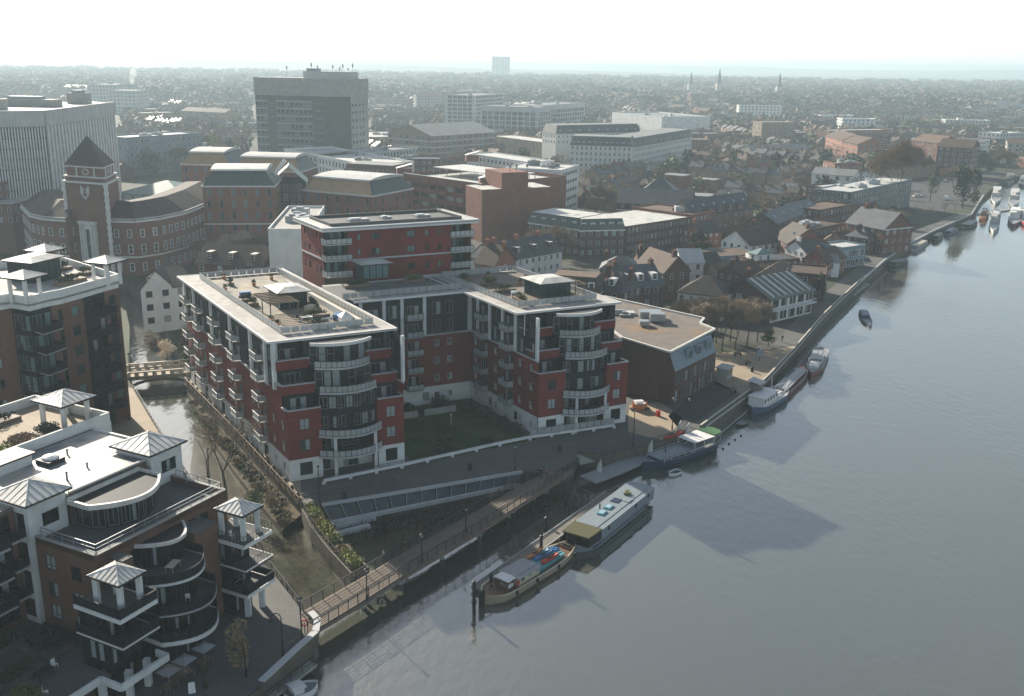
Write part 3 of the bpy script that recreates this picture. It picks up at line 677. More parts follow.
M.wall(Lc(0, BK), Lc(0, 2), fz(3)+1.1, 13.05, 'red_brick', [o for o in ops1 if o[1] > fz(3)+1.1]); M.wall(Lc(0, BK), Lc(0, 4.6), 13.05, 20.3, 'navy', ops2, 'cladding')
M.mb('ledge').ribbon([Lc(-.05, BK), Lc(-.05, 7.2)], 12.8, 13.08, .3, 'coping')
for pb in (4.9, 8.5, 15.5, 26.2, 37.3, 48.3, 54.5):
    p = Lc(-.12, pb); q = Lc(-.12, pb-.8); M.mb('pilaster').ribbon([p, q], 13.08, 20.25, .5, 'white_render')
for bc in bcol:
    for k in range(1, 6):
        path = [Lc(0, bc+1.5), Lc(-1.35, bc+1.5), Lc(-1.35, bc-1.6), Lc(0, bc-1.6)]
        e = MB(); e.prism(path, fz(k)-.15, fz(k), 'concrete'); o = part('balcony', e, M.root)
        r = MB(); r.rail(path, fz(k), 1.05, 'dark_metal', 1.1, 'panel'); r.ribbon(path[1:3], fz(k)+1.05, fz(k)+1.14, .14, 'white_paint'); r.ribbon(path[1:3], fz(k)+.1, fz(k)+.18, .1, 'white_paint'); part('railing', r, o)
# east (courtyard) face of the left wing, the link and the inner face of the right wing
def court(A, B, cols, smalls, wattic=True):
    o0, o1, o2 = [], [], []; L = math.dist(A, B)
    for c in cols:
        for k in range(1, 6): (o1 if k < 4 else o2).append(fdoor(c, k, 2.2))
        o0.append(win(c+2.3 if c+3 < L else c-2.3, 0, 1.2, 1.5, 'sash', .8, 'dark_metal'))
    for c in smalls:
        for k in range(0, 4): (o1 if k else o0).append(win(c, k, .95, 1.25))
        for k in (4, 5): o2.append((c, fz(k)+.3, 1.5, 2.3, 'french', 'steel', 'glass', 'window'))
    M.wall(A, B, 0, Z0, 'white_render', o0, 'base'); M.wall(A, B, Z0, 13.05, 'red_brick', o1); M.wall(A, B, 13.05, 20.3, 'navy', o2, 'cladding')
    d = Vector((B[0]-A[0], B[1]-A[1])).normalized(); n = Vector((d.y, -d.x)); PA = Vector(A)
    M.mb('ledge').ribbon([tuple(PA+n*.06), tuple(PA+d*L+n*.06)], 12.8, 13.08, .25, 'coping')
    for c in cols:
        for k in range(1, 6):
            P = [PA+d*(c-1.5), PA+d*(c-1.5)+n*1.3, PA+d*(c+1.5)+n*1.3, PA+d*(c+1.5)]; path = [tuple(p) for p in P]
            e = MB(); e.prism(path, fz(k)-.15, fz(k), 'concrete'); o = part('balcony', e, M.root); r = MB(); r.rail(path, fz(k), 1.05, 'dark_metal', 1.0, 'panel'); part('railing', r, o)
    for c in [x+(-2.1) for x in cols]+[x+2.1 for x in cols]+[.3, L-.3]:
        if .2 < c < L-.2: M.mb('pilaster').ribbon([tuple(PA+d*(c-.3)+n*.12), tuple(PA+d*(c+.3)+n*.12)], 13.08, 20.25, .4, 'white_render')
court(Lc(A1, 0.1), Lc(A1, 24), [8, 17], [4, 12.5, 21])
court(Lc(A1, 24), Lc(42, 24), [5.5, 13], [2.2, 9.3, 17.5, 20])
court(Lc(42, 24), Lc(42, 1.4), [5, 13.5], [2, 9, 17, 20.5])
bwall(Lc(0, 0), Lc(0, 0), 1)
front_end(42, 59.3, 1.2, False, True)
M.wall(Lc(59.3, 1.3), Lc(59.3, 38), 0, 3.3, 'white_render', part='base'); M.wall(Lc(59.3, 1.3), Lc(59.3, 38), 3.3, 10.9, 'red_brick', M.grid(36, Z0, 2, FH, 5, 1.1, 1.4)); M.wall(Lc(59.3, 5.4), Lc(59.3, 38), 10.9, 20.3, 'navy', M.grid(32, fz(3)+1.3, 2, FH, 4, 2, 2, .2, 'french', 'steel'), 'cladding')
M.wall(Lc(59.3, 38), Lc(A1, 38), 0, 20.3, 'concrete', part='rear_wall'); M.wall(Lc(A1, 38), Lc(A1, BK), 0, 20.3, 'concrete', part='rear_wall'); M.wall(Lc(A1, BK), Lc(0, BK), 0, 20.3, 'concrete', M.grid(18, Z0, 5, FH, 4.5, 1.1, 1.4))
# roof slabs with their pale overhanging edge, gravel fields, upstands and rails
def slab(pts, z=20.3, over=1.0):
    e = MB(); e.prism(inset(pts, -over), z, z+.16, 'roof_slab'); e.ribbon([*inset(pts, -over+.12), inset(pts, -over+.12)[0]], z-.12, z+.22, .24, 'white_paint'); M.add('roof', e)
RL = [(0, 4.9), (A1, 4.9), (A1, 55), (0, 55)]; RR = [(41, 6), (59.3, 6), (59.3, 38), (41, 38)]
slab([Lc(*p) for p in RL]); slab([Lc(*p) for p in RR])
e = MB(); e.prism([Lc(19.9, 23.2), Lc(39.9, 23.2), Lc(39.9, 38), Lc(19.9, 38)], 20.3, 20.44, 'roof_slab'); e.ribbon([Lc(19.9, 23.2), Lc(39.9, 23.2)], 20.2, 20.52, .24, 'white_paint'); M.add('roof', e)
for nm, pts in (('l', [Lc(2.2, 7.5), Lc(A1-1.4, 7.5), Lc(A1-1.4, 52), Lc(2.2, 52)]), ('r', [Lc(42.4, 8.5), Lc(57.6, 8.5), Lc(57.6, 36), Lc(42.4, 36)]), ('c', [Lc(18.8, 25.4), Lc(41.2, 25.4), Lc(41.2, 36.5), Lc(18.8, 36.5)])):
    e = MB(); e.sheet(pts, 20.49, 'roof_terrace' if nm == 'l' else 'deck_grey' if nm == 'c' else 'gravel'); M.add('roof_deck', e)
    r = MB(); r.rail([*pts, pts[0]] if nm != 'c' else pts[:2], 20.47, 1.1, 'steel', 1.4, 'panel'); part('railing', r, M.root)
e = MB(); e.ribbon([Lc(A1-3.6, 8), Lc(A1-3.6, 40)], 20.49, 21.5, .2, 'white_paint'); e.prism([Lc(A1-3.3, 9), Lc(A1-1.6, 9), Lc(A1-1.6, 34), Lc(A1-3.3, 34)], 20.495, 20.6, 'cream'); M.add('terrace_wall', e)
e = MB(); e.sheet([Lc(4.5, 9), Lc(9.5, 9), Lc(9.5, 19), Lc(4.5, 19)], 20.52, 'warm_paving'); M.add('deck_paving', e)
def pavilion(par, a0, a1, b0, b1, z, h=2.7, rm='white_roof', glz=True, name='roof_pavilion', f=Lc):
    e = MB(); q = [f(a0, b0), f(a1, b0), f(a1, b1), f(a0, b1)]
    for i in range(4):
        P, Q = q[i], q[(i+1) % 4]; n = max(2, int(math.dist(P, Q)/1.1))
        for k in range(n): p = lerp(P, Q, k/n); e.beam((*p, z), (*p, z+h), .14, .14, 'white_paint' if not glz else 'dark_metal')
        if glz: e.poly([(*lerp(P, Q, .02), z+.1), (*lerp(P, Q, .98), z+.1), (*lerp(P, Q, .98), z+h-.1), (*lerp(P, Q, .02), z+h-.1)], 'glass_teal')
    o = part(name, e, par); e = MB(); g = inset(q, -.7); g2 = inset(q, 1.2); e.prism(g, z+h, z+h+.16, 'dark_metal')
    for i in range(4): j = (i+1) % 4; e.poly([(*g[i], z+h+.165), (*g[j], z+h+.165), (*g2[j], z+h+.75), (*g2[i], z+h+.75)], rm)
    e.poly([(*p, z+h+.75) for p in g2], rm); part('roof', e, o); return o
pavilion(M.root, 7.2, 11.6, 22.5, 28, 20.5); pavilion(M.root, 49, 54.6, 12, 17.5, 20.5)
e = MB()
for i in range(8): p, q = Lc(3.6, 17+i*1.1), Lc(8.4, 17+i*1.1); e.beam((*p, 23), (*q, 23), .12, .2, 'timber')
for a_ in (3.8, 8.2):
    e.beam((*Lc(a_, 16.6), 22.85), (*Lc(a_, 25.2), 22.85), .15, .2, 'timber')
    for b_ in (17, 21, 25): e.beam((*Lc(a_, b_), 20.5), (*Lc(a_, b_), 22.8), .15, .15, 'timber')
M.add('pergola', e)
e = MB()
for b_ in (10.2, 12.8, 15.5): e.beam((*Lc(56.2, b_), 20.5), (*Lc(56.2, b_), 23), .16, .16, 'timber'); e.beam((*Lc(54.8, b_), 23), (*Lc(57, b_), 23), .14, .2, 'timber')
e.beam((*Lc(56.2, 9.8), 23.1), (*Lc(56.2, 16), 23.1), .16, .2, 'timber'); M.add('pergola', e)
# the tower that rises behind the link
TZ = 29.6
T = [Lc(23.3, 43.5), Lc(52.6, 43.5), Lc(52.6, 57), Lc(23.3, 57)]
def tw(A, B, cols, z0=20.4):
    L = math.dist(A, B); ops = []
    for c, w_, st in cols:
        for z in (20.9, 24.3, 27.2): ops.append((c, z, w_, 1.25, st, 'dark_metal', 'glass_teal', 'window'))
    M.wall(A, B, 0, z0, 'red_brick'); M.wall(A, B, z0, TZ, 'red_brick', ops)
    d = Vector((B[0]-A[0], B[1]-A[1])).normalized(); n = Vector((d.y, -d.x))*.04
    M.mb('ledge').ribbon([(A[0]+n.x, A[1]+n.y), (B[0]+n.x, B[1]+n.y)], 23.45, 23.75, .2, 'coping')
tw(T[0], lerp(T[0], T[1], .001), []); 
tw(Lc(27.3, 43.5), Lc(48.4, 43.5), [(2.2, .6, 'plain'), (5.5, 1.6, 'double'), (12.6, 1.6, 'double'), (15.9, .7, 'plain'), (18.6, .7, 'plain')])
tw(T[3], Lc(23.3, 45.4), [(2, .7, 'plain'), (4.4, 1.0, 'plain'), (8.3, .7, 'plain'), (10.3, 1, 'plain')]); tw(T[1], T[2], [(3, 1, 'plain'), (7, 1, 'plain'), (10.5, 1, 'plain')]); M.wall(T[2], T[3], 0, TZ, 'concrete', part='rear_wall')
for x0, x1 in ((23.3, 27.3), (48.4, 52.6)):    # recessed corner balconies
    M.wall(Lc(x0+.1, 45.4), Lc(x1, 45.4), 20.4, TZ, 'navy', [(1.9, z, 3.2, 2.2, 'wide', 'dark_metal', 'glass_teal', 'balcony_door') for z in (20.8, 23.9, 26.9)], 'cladding')
    for z in (20.7, 23.75, 26.8):
        e = MB(); pth = [Lc(x0-.4, 45.4), Lc(x0-.4, 42.9), Lc(x1+.6, 42.9), Lc(x1+.6, 43.4)] if x0 < 30 else [Lc(x0-.4, 43.4), Lc(x0-.4, 42.9), Lc(x1+.4, 42.9), Lc(x1+.4, 45.4)]
        e.prism([*pth, pth[0]][:-1], z-.2, z, 'coping'); o = part('balcony', e, M.root); r = MB(); r.rail(pth, z, 1.05, 'dark_metal', 1.1, 'panel'); part('railing', r, o)
e = MB(); g = inset(T, -1.2); e.prism(g, TZ, TZ+.3, 'pale_concrete', bottom=True); e.ribbon([*inset(T, -1.05), inset(T, -1.05)[0]], TZ-.3, TZ+.45, .3, 'white_paint'); e.ribbon([*inset(T, 1.4), inset(T, 1.4)[0]], TZ+.3, TZ+.85, .3, 'deck_grey')
e.sheet(inset(T, 1.7), TZ+.31, 'deck_grey'); M.add('roof', e)
for a_, b_, w_ in ((30, 49, 4), (37, 50, 2), (44, 49.5, 3)):
    e = MB(); e.prism([Lc(a_, b_), Lc(a_+w_, b_), Lc(a_+w_, b_+1.6), Lc(a_, b_+1.6)], TZ+.32, TZ+.7, 'pale_concrete'); e.prism([Lc(a_+.3, b_+.3), Lc(a_+w_*.6, b_+.3), Lc(a_+w_*.6, b_+1.2), Lc(a_+.3, b_+1.2)], TZ+.7, TZ+.9, 'white_paint'); M.add('plant_unit', e)
pavilion(M.root, 28.5, 33.5, 39.5, 43, 20.5)
M.done()
for p in (W(9, 10), W(9, 30), W(9, 48), W(30, 30), W(50, 15), W(50, 32), W(38, 50)): EXCL.append((*p, 15))
# furniture and planting on the roof gardens
def planter(x, y, z, sx, sy, ang, label, leaf='leaf', h=.7, box='timber', name='planter', group=None):
    t = thing(name, label, 'planter', (x, y, z), ang, group); e = MB(); e.box(-sx/2, sx/2, -sy/2, sy/2, 0, .5, box); part('box', e, t)
    e = MB(); e.leafs((0, 0, .5+h*.45), sx*.5, sy*.5, h*.55, int(60+90*sx*sy), .13, leaf, .2); part('shrub', e, t); return t
FA = R(27)
pl = [(4, 30, 3, .8, 'leaf_dark'), (4.2, 27, 1.6, 1, 'leaf'), (8.5, 8.8, 3, .7, 'leaf_dark'), (12.5, 22, 1, 6, 'leaf_dark'), (13.3, 32, 1, 6, 'leaf'), (10, 15, 5, .8, 'leaf'), (5.5, 44, 1, 1, 'leaf_dark')]
names = ['long planter of dark shrubs beside the left roof pergola', 'square planter of green shrubs behind the left roof pergola', 'planter at the front edge of the left roof terrace', 'tall hedge planter beside the left roof pavilion', 'hedge planter along the pale wall of the left roof', 'low green planter in front of the left roof pavilion', 'lone potted shrub at the back of the left roof']
for (a_, b_, sx, sy, lf), nm in zip(pl, names): p = W(a_, b_); planter(p[0], p[1], 20.53, sx, sy, FA, nm, lf, 1.1)
pl = [(46, 20, 5, 1.2, 'leaf_dark'), (45, 12, 1, 5, 'leaf'), (52, 9.6, 6, .9, 'leaf_dark'), (47, 26, 3, 2, 'leaf'), (56.4, 20, .8, 4, 'leaf_bright'), (25, 34, 5, 1.5, 'leaf_dark'), (36, 34, 4, 1.5, 'leaf'), (44.5, 31, 2, 1.5, 'leaf_dark')]
names = ['dark hedge planter behind the right roof pavilion', 'green planter at the left edge of the right roof', 'planter along the river edge of the right roof', 'broad planter towards the back of the right roof', 'yellow green planter at the right edge of the right roof', 'dark planter on the link roof before the red tower', 'green planter on the link roof near the tower door', 'small dark planter in the back corner of the right roof']
for (a_, b_, sx, sy, lf), nm in zip(pl, names): p = W(a_, b_); planter(p[0], p[1], 20.53, sx, sy, FA, nm, lf, 1.1)
def table_set(x, y, z, ang, label, m='grey_paint', group=None):
    t = thing('garden_table', label, 'table', (x, y, z), ang, group); e = MB(); e.box(-.9, .9, -.45, .45, .7, .75, m); part('table_top', e, t)
    for sx in (-1, 1):
        for sy in (-1, 1): e = MB(); e.box(sx*.8-.04, sx*.8+.04, sy*.38-.04, sy*.38+.04, 0, .7, m); part('leg', e, t)
    return t
def chair(x, y, z, ang, label, m='white_paint', group=None):
    t = thing('garden_chair', label, 'chair', (x, y, z), ang, group); e = MB(); e.box(-.24, .24, -.24, .24, .42, .47, m); part('seat', e, t)
    e = MB(); e.box(-.24, .24, .2, .25, .47, .95, m); part('backrest', e, t)
    for sx in (-1, 1):
        for sy in (-1, 1): e = MB(); e.box(sx*.2-.02, sx*.2+.02, sy*.2-.02, sy*.2+.02, 0, .42, m); part('leg', e, t)
    return t
p = W(8.2, 13.4); table_set(*p, 20.53, FA, 'pale table on the left roof terrace', 'white_paint')
p = W(10.8, 11.2); table_set(*p, 20.53, FA+.3, 'grey table among chairs on the left roof terrace', 'navy_paint')
c0 = chair(*W(9.3, 12.1), 20.53, .3, 'dark chair around the tables of the left roof terrace', 'navy_paint', 'chairs on the left roof terrace')
for a_, b_, r_ in ((10.9, 12.5, 3.3), (11.9, 10.6, 1.4), (7, 14.6, 4), (9.6, 14.9, 2.4)): dup(c0, (*W(a_, b_), 20.53), r_)
t = thing('garden_tent', 'small white pointed tent on the left roof terrace', 'tent', (*W(13.2, 10.2), 20.5), FA); e = MB(); e.box(-.9, .9, -.9, .9, 0, 1.1, 'white_paint'); part('skirt', e, t)
e = MB(); k = [(-1, -1, 1.1), (1, -1, 1.1), (1, 1, 1.1), (-1, 1, 1.1)]
for i in range(4): e.poly([k[i], k[(i+1) % 4], (0, 0, 1.9)], 'white_paint')
part('canopy', e, t)
# ================================================================ front left block with the grey roof terrace
C0 = (-40.3, 88.0); TH = R(63)
def V2(u, v): return (C0[0]+math.cos(TH)*u-math.sin(TH)*v, C0[1]+math.sin(TH)*u+math.cos(TH)*v)
def Q(u, v): p = V2(u, v); return (p[0]-C0[0], p[1]-C0[1])
E1 = Bld('terrace_apartments', 'brown brick and white apartment block with grey roof terrace and curved penthouse', 'apartment block', C0)
def quad(u0, u1, v0, v1): return [Q(u0, v0), Q(u1, v0), Q(u1, v1), Q(u0, v1)]
BR = 'brown_brick'
def wn(u, z, w=1.2, h=1.4, st='double', fr='dark_metal', gl='glass'): return (u, z, w, h, st, fr, gl, 'window')
# left end wall, front wall, right end wall of the terrace storey block
E1.wall(Q(0, 8.7), Q(0, 0), 3.0, 12.9, BR, [wn(1.9, z, 1.4, 1.6, gl='glass_curtained') for z in (9.7, 6.7, 4.1)]+[wn(5.6, z, 1.4, 1.6, gl='glass_curtained') for z in (9.4, 6.4, 3.8)])
E1.wall(Q(0, 0), Q(18, 0), 3.0, 12.9, BR, [(1.6, z, 2.2, 2.1, 'triple', 'dark_metal', 'glass', 'balcony_door') for z in (3.4, 6.4, 9.4)]+[(6.6, z, 5, 2.2, 'wide', 'dark_metal', 'glass', 'balcony_door') for z in (3.4, 6.4, 9.4)]+[(13.6, z, 3, 2.2, 'triple', 'dark_metal', 'glass', 'balcony_door') for z in (3.4, 6.4, 9.4)])
E1.wall(Q(0, 0), Q(18, 0), 0, 3.0, 'brown_brick', [(u, .1, 2.2, 2.5, 'triple', 'dark_metal', 'glass_dark', 'shop_window') for u in (2, 6, 9.5, 14)])
E1.wall(Q(18, 0), Q(18, 8), 0, 12.9, BR, [wn(3, z, 1.2, 1.5) for z in (1, 4, 7, 10)])
E1.mb('terrace_floor').prism(quad(.3, 18, .3, 21), 12.0, 12.3, 'deck_grey')
e = MB(); e.ribbon([Q(.15, 8.7), Q(.15, .15), Q(18, .15), Q(18.2, 10)], 12.3, 12.95, .3, BR); e.ribbon([Q(.15, 8.7), Q(.15, .15), Q(18, .15), Q(18.2, 10)], 12.95, 13.03, .4, 'concrete'); E1.add('parapet', e)
r = MB(); r.rail([Q(.5, 8.4), Q(.5, .5), Q(17.8, .5), Q(18, 7.6)], 12.6, 1.25, 'steel', 1.6, None, 3, .06); part('railing', r, E1.root)
# upper storey brick wall and bright flat roof
E1.wall(Q(4.6, 8.9), Q(15, 8.9), 12.3, 15.9, BR); E1.wall(Q(19, 13.8), Q(19, 22), 0, 15.9, 'white_render', [wn(4, z, 1.3, 1.4) for z in (4, 7, 10, 13)]); E1.wall(Q(-14, 22), Q(-14, 11), 0, 15.9, BR)
E1.wall(Q(19, 22), Q(-14, 22), 0, 15.9, BR); E1.wall(Q(18, 8), Q(18, 8.4), 0, 12.9, BR)
e = MB(); e.prism([Q(4.6, 8.9), Q(15, 8.9), Q(15, 13.8), Q(19, 13.8), Q(19, 22), Q(-14, 22), Q(-14, 11), Q(-.5, 11), Q(4.6, 13)], 15.5, 15.8, 'wet_roof'); e.ribbon([Q(4.7, 9.0), Q(15, 9.0)], 15.8, 16.0, .3, 'pale_concrete'); e.ribbon([Q(19, 13.9), Q(19, 22)], 15.8, 16.0, .3, 'white_paint'); E1.add('flat_roof', e)
# two white corner towers under pyramid roofs
def pyr(par, f, u0, u1, v0, v1, z, rise, over=.55, name='pyramid_roof'):
    e = MB(); q = [f(u0-over, v0-over), f(u1+over, v0-over), f(u1+over, v1+over), f(u0-over, v1+over)]; ap = (*f((u0+u1)/2, (v0+v1)/2), z+rise)
    e.prism(q, z-.2, z, 'dark_metal'); qi = inset(q, .05)
    for i in range(4):
        A, B = qi[i], qi[(i+1) % 4]; e.poly([(*A, z+.02), (*B, z+.02), ap], 'lead')
        for k in range(0, 7):
            t = k/7
            if k == 0: e.beam((*A, z+.03), (ap[0], ap[1], ap[2]+.01), .08, .05, 'lead'); continue
            p = lerp(A, B, t); M_ = ((A[0]+B[0])/2, (A[1]+B[1])/2); s_ = 1-abs(2*t-1)
            top = (p[0]+(ap[0]-M_[0])*s_, p[1]+(ap[1]-M_[1])*s_, z+.02+rise*s_)
            e.beam((*p, z+.02), (top[0], top[1], top[2]+.01), .035, .05, 'steel')
    return part(name, e, par)
def tower(u0, u1, v0, v1, z0, z1, wf, wl):
    q = quad(u0, u1, v0, v1)
    for i in range(4): E1.wall(q[i], q[(i+1) % 4], z0, z1, 'white_render', wf if i == 0 else wl if i == 3 else [(3, z, 1.2, 1.5, 'double', 'dark_metal', 'glass', 'window') for z in (1, 4, 7, 10, 13)] if i == 1 else (), 'tower_wall')
    pyr(E1.root, Q, u0, u1, v0, v1, z1+.2, 1.35)
tower(15.3, 20, 8.4, 13.8, 0, 16.4, [(2.6, 13.6, 2.2, 1.5, 'triple', 'dark_metal', 'glass', 'window')], [])
tower(-.3, 4.3, 9.0, 13.8, 3.0, 16.4, [(2.6, 13.4, 2.0, 1.5, 'double', 'dark_metal', 'glass', 'window')], [(2.6, z, 3.2, 2.1, 'triple', 'dark_metal', 'glass', 'window') for z in (3.6, 6.8, 10, 13.2)])
for z in (6.4, 9.6, 12.8):
    pth = [Q(-.3, 13.4), Q(-1.9, 13.4), Q(-1.9, 9.6), Q(-.3, 9.6)]; e = MB(); e.prism(pth, z-.2, z, 'coping'); o = part('balcony', e, E1.root); r = MB(); r.rail(pth, z, 1.1, 'dark_metal', .4, 'navy', t=.04); part('railing', r, o)
E1.wall(Q(-14, 11), Q(-.4, 11), 3.0, 15.9, BR, [(u, z, 3.4, 2.1, 'wide', 'dark_metal', 'glass', 'balcony_door') for u in (2.5, 7, 11.3) for z in (3.6, 6.8, 10, 13.2)])
for z in (6.4, 9.6, 12.8):
    pth = [Q(-14, 11), Q(-14, 8.9), Q(-2.6, 8.9), Q(-2.6, 11)]; e = MB(); e.prism(pth, z-.2, z, 'coping'); o = part('balcony', e, E1.root); r = MB(); r.rail(pth, z, 1.1, 'dark_metal', .4, 'navy', t=.04); part('railing', r, o)
# curved penthouse on the terrace
def arcf(f, u0, u1, vend, vmid, n): 
    uc = (u0+u1)/2; hw = (u1-u0)/2
    return [f(u0+(u1-u0)*i/n, vend+(vmid-vend)*(1-((u0+(u1-u0)*i/n-uc)/hw)**2)) for i in range(n+1)]
ph = arcf(Q, 4.8, 13.4, 6.2, 3.6, 8); full = [Q(4.8, 8.8)]+ph+[Q(13.4, 8.8)]
for i in range(len(full)-1):
    A, B = full[i], full[i+1]; Lh = math.dist(A, B)
    E1.wall(A, B, 12.3, 14.9, 'navy', [(Lh/2, 12.4, Lh-.25, 2.2, 'french', 'steel', 'glass', 'window')] if i != 6 else (), 'penthouse_wall')
e = MB(); ro = [Q(4.3, 8.75)]+arcf(Q, 4.3, 13.9, 5.7, 2.9, 14)+[Q(13.9, 8.75)]; e.prism(ro, 14.9, 15.05, 'navy', top='navy'); e.ribbon(ro, 14.8, 15.35, .3, 'lead'); e.ribbon([ro[0], ro[-1]], 15.05, 15.5, .25, 'lead'); E1.add('penthouse_roof', e)
# lower curved bay with its dark canopy
by = arcf(Q, 5.1, 10.9, -.2, -2.3, 8)
for i in range(8):
    A, B = by[i], by[i+1]; Lh = math.dist(A, B); E1.wall(A, B, 9.3, 11.9, 'navy', [(Lh/2, 9.4, Lh-.15, 2.2, 'french', 'dark_metal', 'glass', 'window')], 'bay_wall')
    
by = arcf(Q, 3.2, 9.9, -2.6, -5.2, 8); fl = [Q(3.2, -.1)]+by+[Q(9.9, -.1)]
for i in range(len(fl)-1):
    A, B = fl[i], fl[i+1]; Lh = math.dist(A, B); E1.wall(A, B, .3, 9.0, 'navy', [(Lh/2, z, Lh-.12, 2.3, 'french', 'dark_metal', 'glass', 'window') for z in (.5, 3.5, 6.5)], 'bay_wall')
e = MB(); ro = arcf(Q, 4.7, 11.3, -.05, -2.8, 14); e.prism([*ro], 11.8, 11.92, 'navy', top='navy'); e.ribbon(ro, 11.75, 12.1, .28, 'lead'); E1.add('canopy', e)
for z, th, cap in ((9.3, .22, 'white_paint'), (6.3, .14, 'coping'), (3.3, .45, 'white_paint')):
    pth = arcf(Q, 2.7, 10.4, -5.0 if z < 9 else -3.6, -7.4 if z < 9 else -6.2, 12); back = [Q(10.4, -.1), Q(2.7, -.1)]
    e = MB(); e.prism(pth+back, z-.3, z, 'dark_metal', top='deck_grey'); full = [Q(2.7, -.1)]+pth+[Q(10.4, -.1)]; e.ribbon(full, z-th+.05, z+.05, .16, cap); o = part('balcony', e, E1.root)
    r = MB(); r.rail(full, z, 1.1, 'dark_metal', .7, 'navy', 2, .04); part('railing', r, o)
# square corner balconies, the top ones under pyramid roofs on white posts
def stack(u0, u1, v0, v1, hvy):
    for z, th in ((9.3, .42), (6.3, .14), (3.3, .4))[:3 if hvy else 2]:
        pth = [Q(u0, v1), Q(u0, v0), Q(u1, v0), Q(u1, v1)]; e = MB(); e.prism(pth, z-.3, z, 'dark_metal', top='deck_grey'); e.ribbon(pth, z-th+.06, z+.06, .14, 'white_paint'); o = part('balcony', e, E1.root)
        r = MB(); r.rail(pth, z, 1.1, 'dark_metal', .5, None if hvy and z > 4 else 'navy', 4 if hvy else 2, .04); part('railing', r, o)
    bq = quad(u0+.5, u1-1.3, v0+2.3, 0); 
    for i in range(4):
        if i != 2: Lb = math.dist(bq[i], bq[(i+1) % 4]); E1.wall(bq[i], bq[(i+1) % 4], 0, 9.0, 'navy', [(Lb*f_, z, Lb*.4, 2.3, 'french', 'dark_metal', 'glass', 'window') for z in (.4, 3.5, 6.5) for f_ in (.26, .74)], 'stack_wall')
    for u, v in ((u0+1.2, v0+1.1), (u1-1, v0+1.1), (u0+1.2, v1-1.9), (u1-1, v1-1.9)):
        p = Q(u, v); e = MB(); e.prism([(p[0]-.25, p[1]-.25), (p[0]+.25, p[1]-.25), (p[0]+.25, p[1]+.25), (p[0]-.25, p[1]+.25)], 9.3, 12.35, 'white_render'); e.prism([(p[0]-.3, p[1]-.3), (p[0]+.3, p[1]-.3), (p[0]+.3, p[1]+.3), (p[0]-.3, p[1]+.3)], 0, 2.95, 'white_render'); E1.add('post', e)
    pyr(E1.root, Q, u0+1.1, u1-.8, v0+1.0, v1-1.7, 12.4, .95, .4)
stack(-3.1, 1.4, -6.3, -.1, False); stack(13.8, 18.3, -6.2, -.1, True)
for u0_, u1_, v0_, z0_, z1_ in ((10.4, 13.8, -2.6, .3, 11.4), (1.4, 2.7, -2.0, 3.0, 12.2)):
    bq = quad(u0_, u1_, v0_, -.02)
    for i in (0, 1, 3): E1.wall(bq[i], bq[(i+1) % 4], z0_, z1_, BR)
    E1.mb('ledge').prism(bq, z1_-.1, z1_+.05, 'deck_grey')
# podium to the left and right
e = MB(); e.prism([Q(-24, -4.3), Q(-3.1, -4.3), Q(-3.1, -.1), Q(-.1, -.1), Q(-.1, 11), Q(-24, 11)], 2.7, 3.0, 'dark_paving'); e.ribbon([Q(-24, -4.3), Q(-4.3, -4.3), Q(-4.3, -7), Q(1.5, -7), Q(1.5, -5.4)], 2.75, 3.45, .3, 'white_render'); E1.add('podium', e)
E1.wall(Q(-24, -3.2), Q(-4.3, -3.2), 0, 2.75, 'dark_brick', [(u, .1, 2.6, 2.4, 'wide', 'dark_metal', 'glass_dark', 'shop_window') for u in (3, 7, 11, 15, 18.4)])
for u in (-4.1, -9, -14): 
    p = Q(u, -4.1); e = MB(); e.prism([(p[0]-.3, p[1]-.3), (p[0]+.3, p[1]-.3), (p[0]+.3, p[1]+.3), (p[0]-.3, p[1]+.3)], 0, 2.75, 'white_render'); E1.add('post', e)
# roof plant: small box, vents, two domed roof lights
e = MB(); e.prism(quad(4, 8.2, 19, 21.6), 15.8, 17.0, 'white_render'); e.prism(quad(3.7, 8.5, 18.7, 21.9), 17.0, 17.2, 'dark_metal'); e.sheet(quad(3.9, 8.3, 18.9, 21.7), 17.22, 'white_roof'); E1.add('roof_hatch', e)
for u, v in ((8.4, 16.6), (-4.5, 17.2)):
    e = MB(); e.prism(quad(u, u+2.2, v, v+2.2), 15.8, 16.3, 'dark_metal'); p = Q(u+1.1, v+1.1); e.ball((p[0], p[1], 16.35), .95, .95, .4, 'white_paint', 12, 6); E1.add('roof_light', e)
for u, v, h in ((7, 12, .9), (3.5, 13.9, .7), (10.5, 13, .5), (12, 18, .6), (1, 17.5, .8), (-3, 14, .6), (-6, 13.5, .7)):
    p = Q(u, v); e = MB(); e.tube((*p, 15.8), (*p, 15.8+h), .12, .12, 'grey_paint', 8); e.tube((*p, 15.8+h), (*p, 15.9+h), .22, .05, 'grey_paint', 8); E1.add('vent', e)
E1.done()
